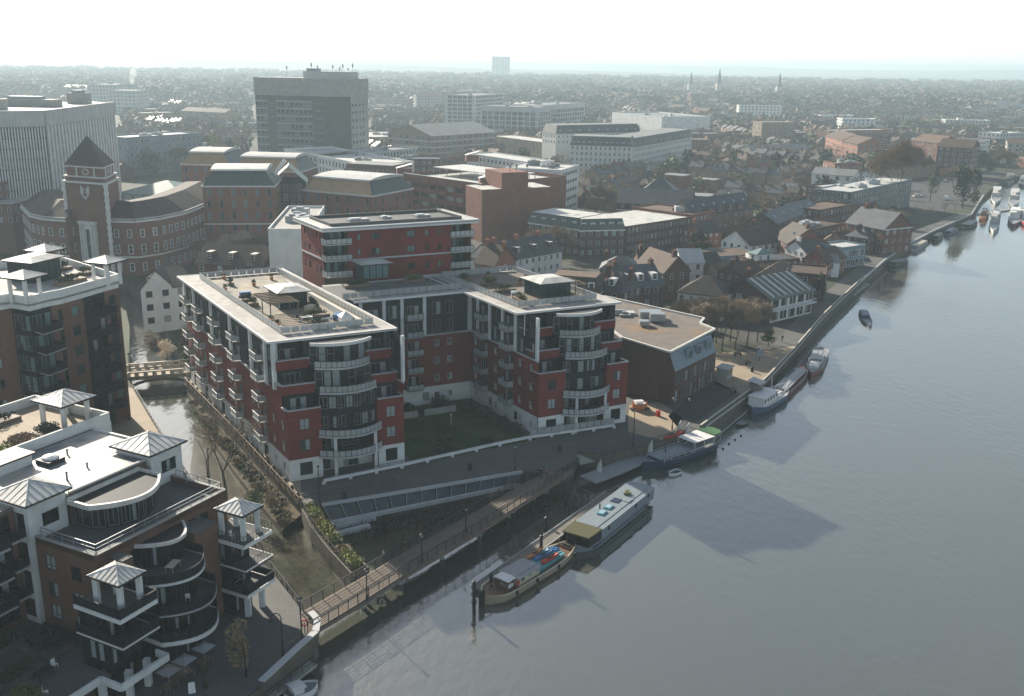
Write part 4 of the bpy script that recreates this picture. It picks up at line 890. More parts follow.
# ================================================================ garden roof block behind it
E2 = Bld('garden_roof_block', 'low white walled block with a planted roof garden behind the bright flat roof', 'apartment block', C0)
q = [Q(-14, 22.2), Q(22, 22.2), Q(22, 36), Q(-14, 36)]
for i in range(4): E2.wall(q[i], q[(i+1) % 4], 0, 15.9, 'white_render', E2.grid(math.dist(q[i], q[(i+1) % 4]), .3, 5, 3.1, 4.4, 1.6, 1.6, .9, 'double', 'dark_metal') if i in (1, 2) else ())
e = MB(); e.prism(inset(q, .1), 15.6, 15.9, 'warm_paving'); E2.add('roof', e)
e = MB(); e.ribbon([*inset(q, .15), inset(q, .15)[0]], 15.9, 17.1, .3, 'white_render'); E2.add('parapet', e)
pyr(E2.root, Q, 17.6, 21.3, 25.2, 29.2, 18.9, 1.1, .8)
for u, v in ((17.7, 25.3), (21.2, 25.3), (21.2, 29.1), (17.7, 29.1)):
    p = Q(u, v); e = MB(); e.prism([(p[0]-.25, p[1]-.25), (p[0]+.25, p[1]-.25), (p[0]+.25, p[1]+.25), (p[0]-.25, p[1]+.25)], 15.9, 18.75, 'white_render'); E2.add('post', e)
q = quad(-2, 7, 29.5, 36.5)
for i in range(4): E2.wall(q[i], q[(i+1) % 4], 15.9, 18.6, 'white_render', [(2, 16, 1.6, 2.1, 'french', 'dark_metal', 'glass', 'window')], 'penthouse_wall')
E2.mb('penthouse_roof').prism(inset(q, -.5), 18.6, 18.85, 'wet_roof')
E2.done()
for (u, v, sx, sy, lf, nm) in ((6, 24, 7, 2.2, 'leaf_bright', 'yellow and green planter along the white parapet'), (11, 24.5, 4, 3, 'twig_rust', 'reddish bare shrub bed on the garden roof'), (15, 25, 3, 3, 'leaf_dark', 'dark shrub bed beside the roof garden gazebo'), (12, 33, 10, 1.5, 'leaf_dark', 'long dark hedge planter at the back of the garden roof')):
    planter(*V2(u, v), 15.9, sx, sy, TH, nm, lf, 1.0)
t = thing('parasol', 'open white parasol on the roof garden', 'parasol', (*V2(9, 28.5), 15.9)); e = MB(); e.tube((0, 0, 0), (0, 0, 2.3), .04, .04, 'white_paint', 6); part('pole', e, t)
e = MB()
for i in range(8): a, c = 2*PI*i/8, 2*PI*(i+1)/8; e.poly([(1.6*math.cos(a), 1.6*math.sin(a), 1.9), (1.6*math.cos(c), 1.6*math.sin(c), 1.9), (0, 0, 2.4)], 'white_paint')
part('canopy', e, t)
# dark garden on the podium
for (u, v, sx, sy, lf, nm) in ((-3, 5, 3, 5, 'leaf_dark', 'dark shrub bed below the brick end wall'), (-8, 3, 5, 2, 'leaf_dark', 'dark shrub bed in the middle of the podium garden'), (-10, -1, 3, 3, 'leaf', 'green shrub bed near the podium edge'), (-6, 8.2, 6, 1.2, 'leaf_dark', 'dark hedge under the podium balconies')):
    planter(*V2(u, v), 3.02, sx, sy, TH, nm, lf, 1.0, 'quay_stone')
table_set(*V2(-6.5, .8), 3.02, TH, 'dark table in the podium garden', 'black_paint'); chair(*V2(-5, 1.2), 3.02, TH, 'pale chair in the podium garden'); chair(*V2(-8.4, -1.8), 3.02, TH+1, 'pale chair near the podium edge')
# balcony furniture
table_set(*V2(6.4, -3.4), 9.32, TH+.3, 'pale table on the upper curved balcony', 'cream_paint'); chair(*V2(6.3, -5.2), 6.32, TH+2.4, 'white chair on the middle curved balcony', 'white_paint'); chair(*V2(14.6, -3.8), 9.32, TH, 'white chair on the balcony under the right gazebo roof'); 
table_set(*V2(15, -3.5), 3.32, TH, 'silver table on the lowest balcony of the right stack', 'steel'); planter(*V2(11.4, -1.2), 9.32, 1.6, .8, TH, 'leafy planter between the bay and the right balcony stack', 'leaf_dark', 1.3)
planter(*V2(3.2, -1.6), 9.32, 1.4, .8, TH, 'leafy planter left of the curved bay', 'leaf_dark', 1.2)
# ================================================================ tall block at the upper left
p4 = G(117.5, 274.5, 25); P = {k: G(*v, 25) for k, v in dict(P0=(-60, 306), P1=(9.7, 294), Pm=(28, 297), P2=(49, 292), P3=(60.5, 290), P4=(117.5, 274.5), P5=(64, 258), P6=(-60, 266)).items()}
E3 = Bld('tall_apartments', 'tall brown brick apartment block with white attic band and rooftop gazebos', 'apartment block', P['P3']); E3.cut = True
l = {k: E3.loc(v) for k, v in P.items()}; F3 = 3.25
def f3(k): return 0 if k == 0 else 3.3+(k-1)*F3
TOPB = f3(7)
def wallx(A, B, m, ops, z0=0, z1=TOPB): E3.wall(A, B, z0, z1, m, ops); E3.wall(A, B, TOPB, 25, 'white_render', part='attic_band')
rows = range(1, 7)
wallx(l['P2'], l['P3'], 'brown_brick', [(1.4, f3(k)+.6, .7, 1.8, 'sash', 'dark_metal', 'glass', 'window') for k in rows])
L34 = math.dist(l['P3'], l['P4']); pa, pb_ = lerp(l['P3'], l['P4'], .35), lerp(l['P3'], l['P4'], .72)
wallx(l['P3'], pa, 'brown_brick', [(L34*.2, f3(k)+.8, 1.6, 1.6, 'plain', 'dark_metal', 'glass_teal', 'window') for k in rows])
wallx(pa, pb_, 'navy', [(L34*.185, f3(k)+.1, L34*.34, 2.3, 'wide', 'dark_metal', 'glass', 'balcony_door') for k in rows])
wallx(pb_, l['P4'], 'brown_brick', [(L34*.14, f3(k)+.8, 1.5, 1.5, 'plain', 'dark_metal', 'glass_teal', 'window') for k in rows])
dn = Vector((l['P4'][0]-l['P3'][0], l['P4'][1]-l['P3'][1])).normalized(); nn = Vector((dn.y, -dn.x))
for k in rows:
    pth = [pa, tuple(Vector(pa)+nn*1.5+dn*.3), tuple(Vector(pb_)+nn*1.8+dn*.8), pb_]; e = MB(); e.prism(pth, f3(k)-.2, f3(k), 'navy'); o = part('balcony', e, E3.root); r = MB(); r.rail(pth, f3(k), 1.1, 'dark_metal', .35, 'navy', t=.04); part('railing', r, o)
# faceted balcony bay
wallx(l['P0'], l['P1'], 'brown_brick', [(L_, f3(k)+.8, 1.6, 1.5, 'double', 'dark_metal', 'glass', 'window') for k in rows for L_ in (3, 7, 11)])
wb_ = [l['P1'], l['Pm'], l['P2']]
for i in range(2): wallx(wb_[i], wb_[i+1], 'navy', [(math.dist(wb_[i], wb_[i+1])/2, f3(k)+.1, math.dist(wb_[i], wb_[i+1])-.5, 2.3, 'wide', 'steel', 'glass_teal', 'balcony_door') for k in rows])
ob = [tuple(Vector(l['P1'])+nn*.9-dn*.4), tuple(Vector(l['P1'])+nn*2.3+dn*.4), tuple(Vector(l['Pm'])+nn*2.3), tuple(Vector(l['P2'])+nn*1.8+dn*.2), l['P2']]
for k in rows: 
    e = MB(); e.prism([l['P1']]+ob, f3(k)-.2, f3(k), 'navy'); e.ribbon(ob[1:4], f3(k)-.16, f3(k)-.04, .1, 'coping'); o = part('balcony', e, E3.root); r = MB(); r.rail(ob, f3(k), 1.1, 'dark_metal', .4, 'navy', t=.04); part('railing', r, o)
wallx(l['P4'], l['P5'], 'brown_brick', E3.grid(math.dist(l['P4'], l['P5']), 3.3, 6, F3, 4.5, 1.3, 1.5, .8, 'double', 'dark_metal')); wallx(l['P5'], l['P6'], 'brown_brick', []); wallx(l['P6'], l['P0'], 'brown_brick', [])
ring = [l[k] for k in ('P0', 'P1', 'Pm', 'P2', 'P3', 'P4', 'P5', 'P6')]
e = MB(); e.prism(ring, 23.5, 23.9, 'roof_slab'); E3.add('roof', e); e = MB(); e.ribbon([*ring, ring[0]], 23.9, 25.12, .35, 'white_render'); E3.add('parapet', e)
for p in (l['P4'], lerp(l['P3'], l['P4'], .75)): 
    c = Vector(p)-nn*1.2; E3.mb('column').prism([(c.x-.3, c.y-.3), (c.x+.3, c.y-.3), (c.x+.3, c.y+.3), (c.x-.3, c.y+.3)], 0, 3.1, 'white_render')
th3 = math.atan2(dn.y, dn.x)
def gz(px, py, s=3.2, ezz=27.9):
    c = G(px, py, ezz); c = (c[0]-P['P3'][0], c[1]-P['P3'][1])
    f = lambda u, v: (c[0]+math.cos(th3)*u-math.sin(th3)*v, c[1]+math.sin(th3)*u+math.cos(th3)*v)
    pyr(E3.root, f, -s/2, s/2, -s/2, s/2, ezz, .9, .8)
    for u in (-1, 1):
        for v in (-1, 1): p = f(u*s*.44, v*s*.44); e = MB(); e.prism([(p[0]-.22, p[1]-.22), (p[0]+.22, p[1]-.22), (p[0]+.22, p[1]+.22), (p[0]-.22, p[1]+.22)], 23.9, ezz-.15, 'white_render'); E3.add('post', e)
gz(23.5, 275.5); gz(105.5, 260.5); gz(45, 249)
c = G(33, 256, 27.8); c = (c[0]-P['P3'][0], c[1]-P['P3'][1]); f3f = lambda u, v: (c[0]+math.cos(th3)*u-math.sin(th3)*v, c[1]+math.sin(th3)*u+math.cos(th3)*v)
pavilion(E3.root, -3, 3, -2.5, 2.5, 23.9, 3.4, 'white_roof', True, 'roof_pavilion', f3f)
E3.done()
for (px, py, sx, sy, lf, nm) in ((70, 279, 6, 1.6, 'leaf_dark', 'dark brown planter along the front of the tall block roof'), (62, 266, 3, 2, 'leaf_dark', 'dark shrubs behind the glazed rooftop pavilion'), (85, 271, 3, 1.6, 'leaf', 'green hedge planter near the right rooftop gazebo')):
    planter(*G(px, py+4, 23.9), 23.9, sx, sy, th3, nm, lf, 1.1)
for p in (V2(2, 4), V2(14, 10), V2(-10, 10), V2(5, 30), lerp(P['P3'], P['P5'], .5), lerp(P['P1'], P['P5'], .5), P['P6']): EXCL.append((*p, 16))
# ================================================================ civic buildings and offices behind the block
# clock-less square tower of the town hall with its curved wings
def town_hall():
    base = (-121, 277); B = Bld('town_hall', 'brown brick town hall with square tower, dark pyramid roof and curved wings', 'town hall', G(84, 250, 4)); B.cut = False
    z = 25.6; A1 = G(64, 182, z); A2 = G(105.5, 185, z); q = [B.loc(A1), B.loc(A2)]
    ang = math.atan2(q[1][1]-q[0][1], q[1][0]-q[0][0]); wd = math.dist(*q); C3 = B.loc(G(117.5, 179, z)); n = (C3[0]-q[1][0], C3[1]-q[1][1]); k3 = min(1, 1.1*wd/math.hypot(*n)); n = (n[0]*k3, n[1]*k3); q += [(q[1][0]+n[0], q[1][1]+n[1]), (q[0][0]+n[0], q[0][1]+n[1])]
    for i in range(4): B.wall(q[i], q[(i+1) % 4], 0, z, 'civic_brick', [], 'tower')
    e = MB(); o1 = inset(q, -.35); e.prism(inset(q, -.5), z, z+.5, 'pale_stone'); e.prism(inset(q, .3), z+.5, z+1.6, 'civic_brick'); e.prism(inset(q, -.1), z+1.6, z+1.9, 'pale_stone'); e.prism(inset(q, .8), z+1.9, z+4.3, 'civic_brick'); e.prism(inset(q, .4), z+4.3, z+4.7, 'pale_stone'); B.add('belfry', e)
    for i in range(4):      # stone quoins on the corners
        e = MB()
        for j in range(26):
            p = q[i]; s_ = .5 if j % 2 else .38; e.prism([(p[0]-s_, p[1]-s_), (p[0]+s_, p[1]-s_), (p[0]+s_, p[1]+s_), (p[0]-s_, p[1]+s_)], 1+j*.95, 1.9+j*.95, 'pale_stone')
        B.add('quoins', e)
    e = MB(); g = inset(q, .3); c = (sum(p[0] for p in q)/4, sum(p[1] for p in q)/4, z+12.6)
    for i in range(4): e.poly([(*g[i], z+4.72), (*g[(i+1) % 4], z+4.72), c], 'dark_tile')
    e.poly([(*p, z+4.71) for p in g[::-1]], 'dark_tile'); e.tube(c, (c[0], c[1], c[2]+1), .12, .03, 'grey_paint', 6); B.add('pyramid_roof', e)
    for i in (0, 1):
        A, Bq = q[i], q[(i+1) % 4]; L = math.dist(A, Bq); d = Vector((Bq[0]-A[0], Bq[1]-A[1])).normalized(); nn = Vector((d.y, -d.x)); mdl = lerp(A, Bq, .5); e = MB()
        c3 = Vector(mdl)+nn*(-.75)
        for k in range(14):   # oval surround in the belfry
            a0, a1 = 2*PI*k/14, 2*PI*(k+1)/14; e.beam((c3.x+d.x*1.1*math.cos(a0), c3.y+d.y*1.1*math.cos(a0), z+3.1+.75*math.sin(a0)), (c3.x+d.x*1.1*math.cos(a1), c3.y+d.y*1.1*math.cos(a1), z+3.1+.75*math.sin(a1)), .3, .25, 'pale_stone')
        for s_ in (-3.1, 3.1): e.beam((c3.x+d.x*s_, c3.y+d.y*s_, z+1.9), (c3.x+d.x*s_, c3.y+d.y*s_, z+4.3), .35, .5, 'pale_stone')
        B.add('oval_window', e)
    d = Vector((q[1][0]-q[0][0], q[1][1]-q[0][1])).normalized(); nn = Vector((d.y, -d.x)); m0 = Vector(lerp(q[0], q[1], .5))
    def F(u, o, zz): p = m0+d*u+nn*o; return (p.x, p.y, zz)
    e = MB(); e.prism([F(-2.9, .05, 0)[:2], F(-2.9, .6, 0)[:2], F(2.9, .6, 0)[:2], F(2.9, .05, 0)[:2]], 3, 14.4, 'pale_stone'); e.prism([F(-3.2, .05, 0)[:2], F(-3.2, .9, 0)[:2], F(3.2, .9, 0)[:2], F(3.2, .05, 0)[:2]], 14.4, 15.1, 'pale_stone')
    for u in (-2.5, -1.6, 1.6, 2.5): e.tube(F(u, .8, 4), F(u, .8, 14.4), .28, .25, 'pale_stone', 8)
    B.add('portal', e); link('window', winmesh(1.6, 8.5, 'stone', 'pale_stone', 'glass_office', False), B.root, F(0, .62, 4.6), math.atan2(d.y, d.x))
    e = MB()
    for u0, z0_, u1, z1_ in ((-1.3, z-.6, -1.3, z-2.8), (1.3, z-.6, 1.3, z-2.8), (-1.3, z-2.8, 0, z-4.3), (1.3, z-2.8, 0, z-4.3), (-.7, z-1.2, -.7, z-2.8), (.7, z-1.2, .7, z-2.8)): e.beam(F(u0, .15, z0_), F(u1, .15, z1_), .35, .3, 'pale_stone')
    B.add('emblem', e)
    # curved wings, given by points along the eaves
    zw = 15.5
    def wing(pts, dep, nm):
        w_ = [B.loc(G(x, y, zw)) for x, y in pts]; outer = w_; inner = []
        for i, p in enumerate(w_):
            dd = (Vector(w_[min(i+1, len(w_)-1)])-Vector(w_[max(i-1, 0)])).normalized(); inner.append((p[0]-dd.y*dep, p[1]+dd.x*dep))
        for i in range(len(w_)-1):
            L = math.dist(w_[i], w_[i+1]); k = max(1, round(L/3.3)); ops = []
            for j in range(k):
                for zz, hh in ((1.2, 2.3), (6.1, 2.6), (10.7, 2.3)): ops.append(((j+.5)*L/k, zz, 1.35, hh, 'stone', 'white_paint', 'glass_office', 'window'))
            B.wall(w_[i], w_[i+1], 0, zw, 'civic_brick', ops)
            n2 = Vector((w_[i+1][0]-w_[i][0], w_[i+1][1]-w_[i][1])).normalized(); n2 = Vector((n2.y, -n2.x))
            e = B.mb('cornice')
            for zz, hh, t in ((5.0, .45, .25), (zw-.5, .6, .5), (zw+.35, .25, .3)): e.ribbon([tuple(Vector(w_[i])+n2*t*.4), tuple(Vector(w_[i+1])+n2*t*.4)], zz, zz+hh, t, 'pale_stone')
            r = B.mb('wing_roof'); a, b_ = w_[i], w_[i+1]; c_, d_ = inner[i+1], inner[i]
            r.poly([(*a, zw+.6), (*b_, zw+.6), (*lerp(b_, c_, .55), zw+4.6), (*lerp(a, d_, .55), zw+4.6)], 'dark_tile'); r.poly([(*lerp(a, d_, .55), zw+4.6), (*lerp(b_, c_, .55), zw+4.6), (*c_, zw+4.4), (*d_, zw+4.4)], 'dark_tile')
            B.wall(inner[i+1], inner[i], 0, zw+4.4, 'civic_brick', [], 'back_wall')
        B.wall(w_[-1], inner[-1], 0, zw+.5, 'civic_brick', [(3+3.5*j, zz, 1.35, 2.3, 'stone', 'white_paint', 'glass_office', 'window') for j in range(3) for zz in (1.2, 6.1, 10.7)]); B.wall(inner[0], w_[0], 0, zw+.5, 'civic_brick')
    wing([(109, 220.5), (135, 221), (160, 218), (185, 212.5), (205, 204.5), (220.5, 195)], 11, 'r')
    wing([(21.5, 206), (30, 215), (44, 218.5), (66, 220)], 11, 'l')
    B.done()
    for x, y in ((84, 245), (120, 240), (160, 238), (200, 228), (45, 238), (215, 212), (190, 215), (100, 215), (60, 215), (150, 215), (120, 215)): EXCL.append((*G(x, y, 5), 17))
town_hall()
# big office slab on the left: white fins and dark glass strips
def fin_office():
    z = 42; A = G(-50, 113, z); C = G(43, 112, z); D = G(113, 103, z)
    B = Bld('office_slab', 'long pale office block with vertical white fins and strip windows', 'office block', C); B.cut = False
    for P_, Q_ in ((A, C), (C, D)):
        a, b_ = B.loc(P_), B.loc(Q_); L = math.dist(a, b_); n = 31 if P_ is A else 23; ops = []
        B.wall(a, b_, 0, z, 'navy', [], 'wall')
        d = Vector((b_[0]-a[0], b_[1]-a[1])).normalized(); nn = Vector((d.y, -d.x))
        for j in range(n):
            u = (j+.5)*L/n
            for k in range(11): ops.append((u+L/n*.5, 1.2+k*3.3, L/n*.5, 2.5, 'plain', 'grey_paint', 'glass_office', 'window'))
            p = Vector(a)+d*u; e = MB(); e.beam((p.x+nn.x*.35, p.y+nn.y*.35, 19), (p.x+nn.x*.35, p.y+nn.y*.35, 19.001), .1, .1, 'pale_concrete') if 0 else e.prism([tuple(p-d*L/n*.22), tuple(p-d*L/n*.22+nn*.6), tuple(p+d*L/n*.22+nn*.6), tuple(p+d*L/n*.22)], 0, 37.5, 'white_render'); B.add('fin', e)
        B.wall(a, b_, 0, .3, 'navy', []); 
        B.wins += [(o[7], winmesh(o[2], o[3], 'plain', o[5], o[6], False), ((Vector(a)+d*o[0]+nn*.02).x, (Vector(a)+d*o[0]+nn*.02).y, o[1]), math.atan2(d.y, d.x)) for o in ops]
        e = MB(); e.prism([tuple(Vector(a)+nn*.9), tuple(Vector(b_)+nn*.9), tuple(Vector(b_)-nn*.2), tuple(Vector(a)-nn*.2)], 37.5, z+.5, 'pale_concrete'); B.add('attic_band', e)
    a, c, d_ = B.loc(A), B.loc(C), B.loc(D); back = [(d_[0]-14, d_[1]+12), (a[0]-10, a[1]+40)]
    B.wall(d_, back[0], 0, z, 'pale_concrete'); B.wall(back[0], back[1], 0, z, 'pale_concrete'); B.mb('roof').prism([a, c, d_]+back, z-.5, z, 'white_roof')
    for t, w_, h_ in ((.1, 14, 3.4), (.42, 20, 2.6), (.8, 6, 4)):
        p = lerp(lerp(a, d_, t), lerp(back[1], back[0], t), .4); e = MB(); e.box(p[0]-w_/2, p[0]+w_/2, p[1]-4, p[1]+4, z, z+h_, 'concrete'); e.box(p[0]-w_/3, p[0]+w_/4, p[1]-2, p[1]+2, z+h_, z+h_+1, 'steel'); B.add('plant_unit', e)
    B.done()
    for i in range(5): EXCL.append((*lerp(A, D, i/4), 25))
fin_office()
# tall brick and glass block with aerials
def highrise():
    d0 = 560; z = 50; A = G(254, 76, z); A = ray(254, 76); k = 540/A[1]; A = (A[0]*k, 540); C = ray(350, 79); k = 528/C[1]; C = (C[0]*k, 528); D = ray(367.5, 79.5); k = 546/D[1]; D = (D[0]*k, 546)
    zt = 60+ray(350, 79)[2]*528/ray(350, 79)[1]; zl = zt-9
    B = Bld('high_rise', 'tall slab of dark brick and pale window bands with aerials on its roof', 'tower block', C); a, c, d_ = B.loc(A), B.loc(C), B.loc(D); back = (a[0]+d_[0]-c[0], a[1]+d_[1]-c[1])
    L = math.dist(a, c); B.cut = False
    cols = ((.0, .13, 1), (.13, .22, 0), (.22, .60, 1), (.60, 1, 2))
    for t0, t1, kind in cols:
        P_, Q_ = lerp(a, c, t0), lerp(a, c, t1); l = math.dist(P_, Q_)
        if kind == 1:
            n = max(2, round(l/2.6)); ops = [((i+.5)*l/n, 1.9+k*3.75, l/n*.8, 2.2, 'plain', 'white_paint', 'glass_office', 'window') for i in range(n) for k in range(12)]
            B.wall(P_, Q_, 0, zl, 'grey_brick', ops)
            dd = Vector((Q_[0]-P_[0], Q_[1]-P_[1])).normalized(); nn = Vector((dd.y, -dd.x))*.15
            for k in range(12): B.mb('window_band').ribbon([tuple(Vector(P_)+nn), tuple(Vector(Q_)+nn)], 4.35+k*3.75, 4.75+k*3.75, .3, 'pale_concrete')
        else: B.wall(P_, Q_, 0, zl, 'grey_brick', [((i+.5)*l/(1 if kind == 0 else 9) if kind == 0 else 1.5+i*1.9, 3.2+k*3.75, 1.0, .8, 'plain', 'white_paint', 'glass_office', 'window') for i in range(1 if kind == 0 else 3) for k in range(11)])
    B.wall(c, d_, 0, zl, 'concrete', [((i+.5)*math.dist(c, d_)/5, 2+k*3.75, 2.6, 2.0, 'double', 'white_paint', 'glass_office', 'window') for i in range(4) for k in range(12)]); B.wall(lerp(c, d_, .86), d_, 0, .2, 'dark_brick')
    B.wall(d_, back, 0, zl, 'dark_brick'); B.wall(back, a, 0, zl, 'dark_brick')
    r = [a, c, d_, back]; e = MB(); e.prism(inset(r, -.3), zl, zt, 'concrete'); B.add('attic_band', e)
    p = lerp(lerp(a, c, .62), lerp(back, d_, .62), .5); ang = math.atan2(c[1]-a[1], c[0]-a[0]); f = lambda u, v: (p[0]+math.cos(ang)*u-math.sin(ang)*v, p[1]+math.sin(ang)*u+math.cos(ang)*v)
    e = MB(); e.prism([f(-9, -4), f(18, -4), f(18, 5), f(-9, 5)], zt, zt+3.4, 'pale_concrete'); e.prism([f(-8, -2), f(-2, -2), f(-2, 3), f(-8, 3)], zt+3.4, zt+4.8, 'grey_paint'); B.add('plant_unit', e)
    for u, v, h in ((-6, 0, 8), (-3, 1, 6.5), (6, 0, 7), (9, 2, 6), (12, -1, 7.5), (14, 1, 5.5), (17, 0, 8), (-20, 0, 6)):
        q_ = f(u, v); e = MB(); e.tube((*q_, zt), (*q_, zt+h), .1, .06, 'grey_paint', 5); e.box(q_[0]-.3, q_[0]+.3, q_[1]-.2, q_[1]+.2, zt+h*.7, zt+h*.95, 'grey_paint'); B.add('aerial', e)
    B.done(); EXCL.append((*lerp(A, C, .3), 22)); EXCL.append((*lerp(A, C, .8), 22))
highrise()
# brick court buildings with tan mansard slopes and rounded grey roofs
def mansard_court(label, A, Bp, z, D, nf, rise, bays):
    A = G(*A, z); Bq = G(*Bp, z); q = rect(A, Bq, D); b = Bld('court_building', label, 'civic building', A); q = b.locs(q)
    for i in range(4):
        P_, Q_ = q[i], q[(i+1) % 4]; L = math.dist(P_, Q_); n = max(1, int(L/3.6)); 
        b.wall(P_, Q_, 0, z, 'mid_brick', [((j+.5)*L/n, z-3.2-k*3.6, 1.2, 2.4, 'plain', 'grey_paint', 'glass_office', 'window') for j in range(n) for k in range(nf)] if i < 2 or i == 3 else ())
        e = b.mb('ledge'); d = Vector((Q_[0]-P_[0], Q_[1]-P_[1])).normalized(); nn = Vector((d.y, -d.x))*.1; e.ribbon([tuple(Vector(P_)+nn), tuple(Vector(Q_)+nn)], z-.35, z+.1, .4, 'pale_stone'); e.ribbon([tuple(Vector(P_)+nn), tuple(Vector(Q_)+nn)], z-12, z-11.6, .3, 'pale_stone')
    qi = inset(q, 3.2)
    for i in range(4): j = (i+1) % 4; b.mb('mansard').poly([(*q[i], z+.1), (*q[j], z+.1), (*qi[j], z+rise), (*qi[i], z+rise)], 'tan_tile' if i in bays else 'green_roof')
    n = 8; L1 = qi; e = b.mb('barrel_roof')      # shallow barrel
    o = inset(q, 2.4)
    for k in range(n):
        t0, t1 = k/n, (k+1)/n; h0, h1 = [rise+.25+.9*math.sin(PI*t)**.8 for t in (t0, t1)]
        a0, a1, b0, b1 = lerp(o[0], o[3], t0), lerp(o[0], o[3], t1), lerp(o[1], o[2], t0), lerp(o[1], o[2], t1)
        e.poly([(*a0, z+h0), (*b0, z+h0), (*b1, z+h1), (*a1, z+h1)], 'white_roof' if label.startswith('left') else 'pale_concrete')
        for P0, P1 in ((a0, a1), (b0, b1)): e.poly([(*P0, z+rise), (*P1, z+rise), (*P1, z+h1), (*P0, z+h0)], 'pale_concrete')
    for s_ in ((o[0], o[1]), (o[2], o[3])): e.ribbon(s_, z+rise-.1, z+rise+.45, .35, 'white_paint')
    b.done()
    cx, cy = sum(p[0] for p in q)/4+A[0], sum(p[1] for p in q)/4+A[1]
    for t in (.2, .5, .8): m0 = lerp(lerp(q[0], q[1], t), lerp(q[3], q[2], t), .5); EXCL.append((m0[0]+A[0], m0[1]+A[1], D*.7))
mansard_court('brick civic building with a tan mansard, farthest left of its group', (181, 164), (229, 165), 21, 24, 3, 4.2, (3, 0))
mansard_court('brick civic building with long grey barrel roof behind the stone gable', (232, 170), (300, 172), 21, 20, 3, 4.5, (3, 0))
mansard_court('left front brick civic building with a pale roof and stone window band', (202, 186), (275, 186), 21.5, 22, 4, 4.5, (3,))
mansard_court('brick civic building with tan mansard slope facing the car park', (303, 190), (372, 196), 18.5, 24, 3, 4.2, (3, 0))
# link with a white gable between two of them
p = G(272, 200, 15); b = Bld('glazed_link', 'blue glazed stair link with bright white gable between the civic buildings', 'building', p); b.cut = False
q = rect((0, 0), (11, 2), 12)
for i in range(4): b.wall(q[i], q[(i+1) % 4], 0, 21, 'navy', b.grid(math.dist(q[i], q[(i+1) % 4]), 2, 6, 3.1, 2.2, 1.6, 2.4, .3, 'plain', 'grey_paint', 'glass_office'))
pitched(b.mb('roof'), q, 21, 5, 'copper_green', 'gable', False, .5); e = MB(); m_ = lerp(q[0], q[1], .5); e.beam((q[0][0]-1, q[0][1]-1.4, 20.5), (m_[0]-.5, m_[1]-1.4, 28), 1.2, 1.2, 'white_paint'); b.add('gable', e); b.done()
CV = dict(wall='pale_concrete', fr='grey_paint', gl='glass_office')
RB('pale_office', 'low pale office with tall narrow windows in front of the brick high rise', 'office block', (284, 150), (362, 166), 15, 26, nf=4, fh=3.6, sp=3.6, w=1.2, h=2.2, sill=.8, st='plain', wall='white_render', fr='grey_paint', gl='glass_office', rm='white_roof', par=1, plant=3)
RB('pale_office', 'long pale office with a row of small windows right of the high rise', 'office block', (330, 158), (418, 149), 15, 16, nf=4, sp=2.6, w=1.1, h=1.7, **CV, par=.8, rm='grey_roof', plant=4)
RB('rooftop_hall', 'brick hall with a long brown barrel of dormers behind the bare trees', 'hall', (343, 173), (394, 176), 14, 16, roof='mansard', rise=4, rm='brown_tile', nf=3, dorm=11, wall='mid_brick', gl='glass_office')
